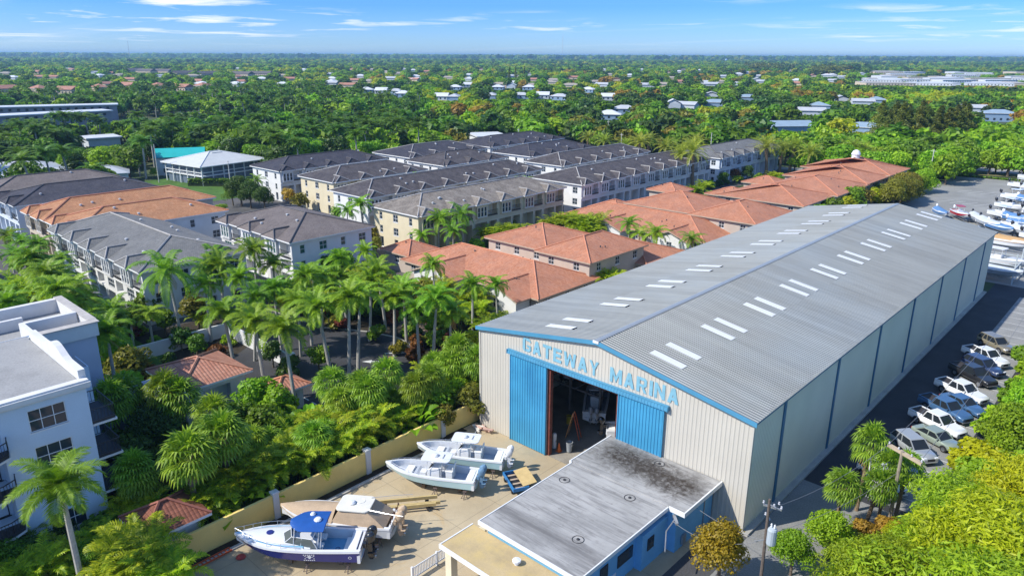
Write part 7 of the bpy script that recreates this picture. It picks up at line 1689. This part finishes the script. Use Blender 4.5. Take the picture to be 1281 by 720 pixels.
for i in range(40):
    x, y = rr.uniform(-120,-82), rr.uniform(-32,-17.5); q = rr.random()
    if q < .5: palm('royal', x, y, rr.uniform(5.5,8))
    elif q < .75: palm('areca', x, y, rr.uniform(3,4.5))
    else: tree(x,y,rr.uniform(3,5),rr.choice((L_GREEN,L_BRIGHT)),'round',1,1.1)
for i in range(16):
    x, y = rr.uniform(-38,-33.4), rr.uniform(-30,2)
    if clear(x,y) and not in_way(x,y,4.5): palm('areca', x, y, rr.uniform(3.6,4.8))
rr = random.Random(44)
for i in range(46):
    x, y = rr.uniform(-72,-44), rr.uniform(10.5,24)
    if not clear(x,y) or (y < 16.5 and x > -60 and rr.random() < .6): continue
    q = rr.random(); h = rr.uniform(1.2,3.2)
    if q < .3: palm('areca', x, y, h+1)
    elif q < .42: palm('royal', x, y, rr.uniform(5,7.5), .85)
    else: tree(x,y,h,rr.choice((L_GREEN,L_DARK,L_BRIGHT,L_RED,L_OLIVE)),'shrub' if h < 2.4 else 'round',1,1.2)
for i in range(27):
    y = 40+i*4.9+rr.uniform(-1,1); x = rr.uniform(-82.2,-79.5); q = i % 4
    if q == 1: palm('areca', x, y, rr.uniform(2,3.2))
    else: tree(x,y,rr.uniform(1.2,2.8),(L_GREEN,L_DARK,L_BRIGHT,L_DARK)[q],'shrub',1,1.3)
for x, y, h in ((-101,38,6),(-119,44,5),(-121.5,70,5.5),(-121,78,5),(-101,86,5),(-144,84,5),(-143,60,5),(-118,104,5),(-101.5,112,5),(-142,120,5)): palm('royal', x, y, h+1.5) if y % 4 else tree(x,y,h,L_GREEN,'round',1,.9)
k_ = 0; rr = random.Random(21)
while k_ < 90:
    x, y = rr.uniform(-82,-31.5), rr.uniform(-32,24)
    if not clear(x,y): continue
    k_ += 1; tree(x,y,rr.uniform(1.1,2.4),rr.choice((L_GREEN,L_DARK,L_GREEN,L_BRIGHT,L_OLIVE,L_RED)),'shrub',1,rr.uniform(.9,1.3))
for i in range(26):
    y = 4+i*6.6; x = -33.5+rr.uniform(-2,1.2)-(4 if y > 110 else 0)
    h = rr.uniform(2.5,4) if y < 105 else rr.uniform(5,7.5)
    tree(x,y,h,rr.choice((L_OLIVE,L_GREEN,L_YELLOW,L_BRIGHT)),'round',1,1.2)
for i in range(10): y = 150+i*3.2; tree(-33.5+rr.uniform(-2,2),y,rr.uniform(6,8.5),rr.choice((L_OLIVE,L_OLIVE,L_BRIGHT)),'round',0,1.1,name='broadleaf_tree')
for q in ((1095,205,5),(1108,208,5),(1120,205,4.5),(1130,210,4.5)): p = at(q[0],q[1],q[2]); tree(p.x,p.y,q[2]+1,L_OLIVE,'bare',1,1.3,'pale nearly leafless tree behind the cupola, '+{1095:'closest to it',1108:'second',1120:'third',1130:'outermost'}[q[0]])
for i in range(26):
    p = at(1100+(i % 13)*8.5+rr.uniform(-4,4), 172+10*(i//13)+rr.uniform(-3,4), 2); tree(p.x,p.y,rr.uniform(15,19.5),L_PINE,'pine',1,1.5,'tall feathery dark pine of the dense stand beyond the lot','pine_tree','dark pines beyond the lot')
for px, py in ((645,95),(656,94),(637,97)): p = at(px,py,8); tree(p.x,p.y,22,L_PINE,'pine',1,.8,'slim dark pine standing up out of the distant tree belt','pine_tree','slim distant pines')
# hedges by the pavilion lawn and the lot
for (x0,y0,x1,y1,h,lb) in ((-212,30,-172,27,2.4,'clipped green hedge along the near edge of the bright lawn'),(-196,44,-178,60,2.2,'clipped green hedge at the foot of the screened pavilion'),(-44,217,-12,221,1.8,'low clipped hedge at the back of the lot')):
    t = thing('hedge', lb, 'hedge', (0,0,0)); mb = MB(); rng = np.random.default_rng(3); L = math.hypot(x1-x0,y1-y0); n = int(L*90)
    f = rng.random(n); u = np.array([x1-x0,y1-y0])/L; s = np.array([-u[1],u[0]]); off = (rng.random(n)-.5)*2.2; C_ = np.stack([x0+u[0]*f*L+s[0]*off, y0+u[1]*f*L+s[1]*off, gz(x0)+h*(1-.5*rng.random(n)**2)],1)
    Nn = np.stack([s[0]*off*.4,s[1]*off*.4,np.ones(n)],1)+rng.normal(size=(n,3))*.5; Nn /= np.linalg.norm(Nn,axis=1)[:,None]; kites(mb, C_, Nn, .5, .7, rng); mb.build('foliage', L_GREEN, t, uv=False)
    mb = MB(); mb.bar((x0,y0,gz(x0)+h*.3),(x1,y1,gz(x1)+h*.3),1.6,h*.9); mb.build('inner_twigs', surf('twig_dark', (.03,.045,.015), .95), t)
# ---- the wider tree cover
RECT = [(-184,-78,-26,200),(-90,-28,20,190),(-31,60,-60,226),(-300,300,234,249),(-216,-166,22,66),(-100,0,-80,30),(-130,-28,-80,22)]
def open_ground(x, y, tall=0):
    if abs((x+215)*-.2557+(y-168.5)*.9667) < 6 and -215 < x < -60: return False
    for a, b_, c_, d in RECT:
        if a < x < b_ and c_ < y < d: return False
    for fx, fy, r in FOOT:
        if (x-fx)**2+(y-fy)**2 < r*r: return False
        # keep a short gap open on the side toward the camera
        q = Vector((fx,fy))-CAM.xy; l = q.length; q /= l; w = (Vector((x,y))-CAM.xy); al = w.dot(q); pe = abs(w.x*q.y-w.y*q.x)
        if pe < r*.75 and 0 < l-al < r+tall*.1*l**.5*.55: return False
    return True
def hmax(x, y):
    m = 99; w = Vector((x,y))-CAM.xy
    for fx, fy, r, zr in HOUSES:
        q = Vector((fx,fy))-CAM.xy; l = q.length; q = q/l; al = w.dot(q)
        if 0 < l-al < .34*l and abs(w.x*q.y-w.y*q.x) < r*.85: m = min(m, zr*.42+(36-zr*.42)*(l-al)/l)
    return m
TONES = [L_DARK,L_DARK,L_GREEN,L_GREEN,L_BRIGHT,L_BRIGHT,L_YELLOW]
def patch(x, y, warm):
    v = noise_.noise((x*.018,y*.018,0))*.8+noise_.noise((x*.006,y*.006,5))*.8+R_.gauss(0,.22)
    if warm and noise_.noise((x*.012,y*.012,9))+R_.gauss(0,.12) > .36: return R_.choice((L_ORANGE,L_OLIVE,L_YELLOW,L_ORANGE))
    return TONES[max(0,min(6,int((v+.62)*5.6)))]
def zone(px, py, x, y):
    r = R_.random(); warm = 380 < px and 92 < py < 150 or px > 900 and 92 < py < 170
    if px < 530 and py > 116: return ('dark' if r < .3 else 'round', R_.choice((L_DARK,L_GREEN,L_GREEN,L_BRIGHT,L_BRIGHT)))
    if py > 176 and px > 960: return ('round', R_.choice((L_BRIGHT,L_BRIGHT,L_GREEN,L_BRIGHT)))
    if py > 146 and px < 960: return ('round', R_.choice((L_DARK,L_GREEN,L_GREEN,L_BRIGHT,L_OLIVE)))
    return ('round', patch(x, y, warm))
def zone_old(px, py):
    r = R_.random()
    if px < 530 and py > 116: return ('dark' if r < .3 else 'round', R_.choice((L_DARK,L_GREEN,L_GREEN,L_BRIGHT,L_BRIGHT)))
    if py > 150 and px < 960: return ('round', R_.choice((L_DARK,L_GREEN,L_GREEN,L_DARK,L_OLIVE)))
    if py > 132 and 480 < px < 920: return ('round', R_.choice((L_GREEN,L_GREEN,L_GREEN,L_BRIGHT)))
    if 380 < px < 960 and py > 92: return ('round', R_.choice((L_BRIGHT,L_OLIVE,L_ORANGE,L_GREEN,L_YELLOW,L_BRIGHT,L_DARK)))
    if py > 176 and px > 960: return ('round', R_.choice((L_BRIGHT,L_BRIGHT,L_GREEN,L_BRIGHT)))
    if px >= 960 and py > 100: return ('round', R_.choice((L_BRIGHT,L_GREEN,L_OLIVE,L_ORANGE,L_GREEN,L_BRIGHT,L_DARK)))
    return ('round', R_.choice((L_GREEN,L_BRIGHT,L_GREEN,L_OLIVE,L_DARK)))
pts = []; rr = random.Random(31); cell = {}
TAN = 640.5/FPX*1.06
fwd = Vector((fw.x,fw.y)).normalized(); rgt = Vector((rt.x,rt.y)).normalized()
def scatter(d0, d1, n, gap):
    k_ = 0
    for _ in range(n*6):
        if k_ >= n: break
        d = math.sqrt(rr.uniform(d0*d0,d1*d1)); s = rr.uniform(-1,1)*(TAN*d/1.03+12)
        p = CAM.xy+fwd*d+rgt*s; key = (int(p.x//gap),int(p.y//gap))
        if key in cell: continue
        px, py, _z = seen((p.x,p.y,3))
        tall = 1 if py > 90 else .4
        if not open_ground(p.x,p.y,tall): continue
        cell[key] = 1; k_ += 1; pts.append((d,p.x,p.y,px,py))
scatter(95, 330, 900, 5.6)
scatter(330, 700, 2900, 8.0)
pts.sort(); nb = npalm = 0; rest = []
for d, x, y, px, py in pts:
    kd, lm = zone(px, py, x, y); h = rr.uniform(5.5,11.5)*(1.1 if lm in (L_DARK,L_GREEN) else 1); hm = hmax(x, y)
    if hm < 2.2: continue
    if hm < 9: kd = 'round'
    h = min(h, hm)
    if kd == 'dark':
        if npalm < 170: npalm += 1; palm('dark', x, y, rr.uniform(8.5,12), 1.35); continue
        rest.append(('dark', x, y, rr.uniform(9,12))); continue
    if nb < 160: nb += 1; tree(x,y,h,lm,'round',1,rr.uniform(1.0,1.35),split=nb < 120,group='trees of the wider tree belt'); continue
    rest.append((lm, x, y, h))
def far_scatter(d0, d1, n, hs):
    for _ in range(n):
        d = math.sqrt(rr.uniform(d0*d0,d1*d1)); s = rr.uniform(-1,1)*TAN*d; p = CAM.xy+fwd*d+rgt*s
        px, py, _z = seen((p.x,p.y,3))
        if d < 1900 and not open_ground(p.x,p.y,.4): continue
        kd, lm = zone(px, py, p.x, p.y); h = rr.uniform(*hs)
        if d < 1900:
            hm = hmax(p.x, p.y)
            if hm < 2.5: continue
            h = min(h, hm)
        rest.append((lm, p.x, p.y, h))
far_scatter(690, 1300, 7000, (6,13)); far_scatter(1300, 2600, 11000, (7,15)); far_scatter(2600, 5000, 11000, (11,21)); far_scatter(5000, 8500, 7000, (26,46))
for cx_, cy_, n, w in ((958,86,90,26),(1058,87,60,26),(1040,90,40,20),(735,74,60,26)):
    for _ in range(n):
        p = at(cx_+rr.gauss(0,w*.5), cy_+rr.uniform(-1,3), 5); rest.append((L_PINE if cx_ != 1058 else L_DARK, p.x, p.y, rr.uniform(15,22)))
settle_labels()
# the far woods as one object of scattered crowns
srcs = []; index = {}
src_col = bpy.data.collections.new('crown_sources')
def add_src(key, me):
    index.setdefault(key, []).append(len(srcs)); o = bpy.data.objects.new(f'crown_{len(srcs):02d}', me); src_col.objects.link(o); srcs.append(o)
for lm in (L_GREEN,L_BRIGHT,L_DARK,L_OLIVE,L_ORANGE,L_YELLOW,L_PINE):
    for i in range(3):
        tr, cr, _ = tree_mesh(2, i, lm, 'round'); add_src(lm.name, merged(tr,[TRUNK],cr,[lm],'crown'))
for i in range(3): tr, cr = palm_mesh('dark', 12, npr, 1); add_src('dark', merged(tr,PM['dark'][0],cr,PM['dark'][1],'crown'))
me = bpy.data.meshes.new('woods'); n = len(rest)
me.from_pydata([(x,y,gz(x)) for _,x,y,_ in rest], [], [])
ia = me.attributes.new('pick','INT','POINT'); sa = me.attributes.new('size','FLOAT_VECTOR','POINT'); ra = me.attributes.new('turn','FLOAT_VECTOR','POINT')
ia.data.foreach_set('value', [rr.choice(index[k_ if isinstance(k_,str) else k_.name]) for k_,*_ in rest])
sv = []
for k_, x, y, h in rest:
    s = h/12 if k_ == 'dark' else h/6.6; w = s*1.4 if k_ == 'dark' else s*rr.uniform(.95,1.6)
    sv += [w, w, s]
sa.data.foreach_set('vector', sv); ra.data.foreach_set('vector', [q for _ in rest for q in (0,0,rr.uniform(0,6.28))])
wo_ = bpy.data.objects.new('far_woods', me); COL.objects.link(wo_); tag(wo_, 'broad green tree cover stretching to the horizon', 'woods', kind='stuff')
ng = bpy.data.node_groups.new('scatter_crowns','GeometryNodeTree'); ng.interface.new_socket('Geometry',in_out='INPUT',socket_type='NodeSocketGeometry'); ng.interface.new_socket('Geometry',in_out='OUTPUT',socket_type='NodeSocketGeometry')
gi = ng.nodes.new('NodeGroupInput'); go = ng.nodes.new('NodeGroupOutput'); ip_ = ng.nodes.new('GeometryNodeInstanceOnPoints'); ci = ng.nodes.new('GeometryNodeCollectionInfo')
ci.inputs['Collection'].default_value = src_col; ci.inputs['Separate Children'].default_value = True; ci.inputs['Reset Children'].default_value = True
ip_.inputs['Pick Instance'].default_value = True
def named(nm, ty):
    q = ng.nodes.new('GeometryNodeInputNamedAttribute'); q.data_type = ty; q.inputs['Name'].default_value = nm; return q.outputs['Attribute']
ng.links.new(gi.outputs[0], ip_.inputs['Points']); ng.links.new(ci.outputs[0], ip_.inputs['Instance']); ng.links.new(named('pick','INT'), ip_.inputs['Instance Index']); ng.links.new(named('turn','FLOAT_VECTOR'), ip_.inputs['Rotation']); ng.links.new(named('size','FLOAT_VECTOR'), ip_.inputs['Scale']); ng.links.new(ip_.outputs[0], go.inputs[0])
wo_.modifiers.new('scatter','NODES').node_group = ng
# ------------------------------------------------------------------ haze
m = bpy.data.materials.new('haze_air'); m.use_nodes = True; nt = m.node_tree; nt.nodes.clear()
v = N(nt, 'ShaderNodeVolumePrincipled'); v.inputs['Color'].default_value = (.38,.66,.95,1); v.inputs['Density'].default_value = .00012; v.inputs['Anisotropy'].default_value = .2
o = N(nt, 'ShaderNodeOutputMaterial'); lk(nt, v.outputs[0], o.inputs['Volume'])
hz = MB().box(-16000,-900,-3, 6000,16000,60).build('haze', m, uv=False); tag(hz, 'thin blue haze hanging over the far woods', 'haze', kind='stuff')
S.cycles.volume_step_rate = 4; S.cycles.volume_max_steps = 64
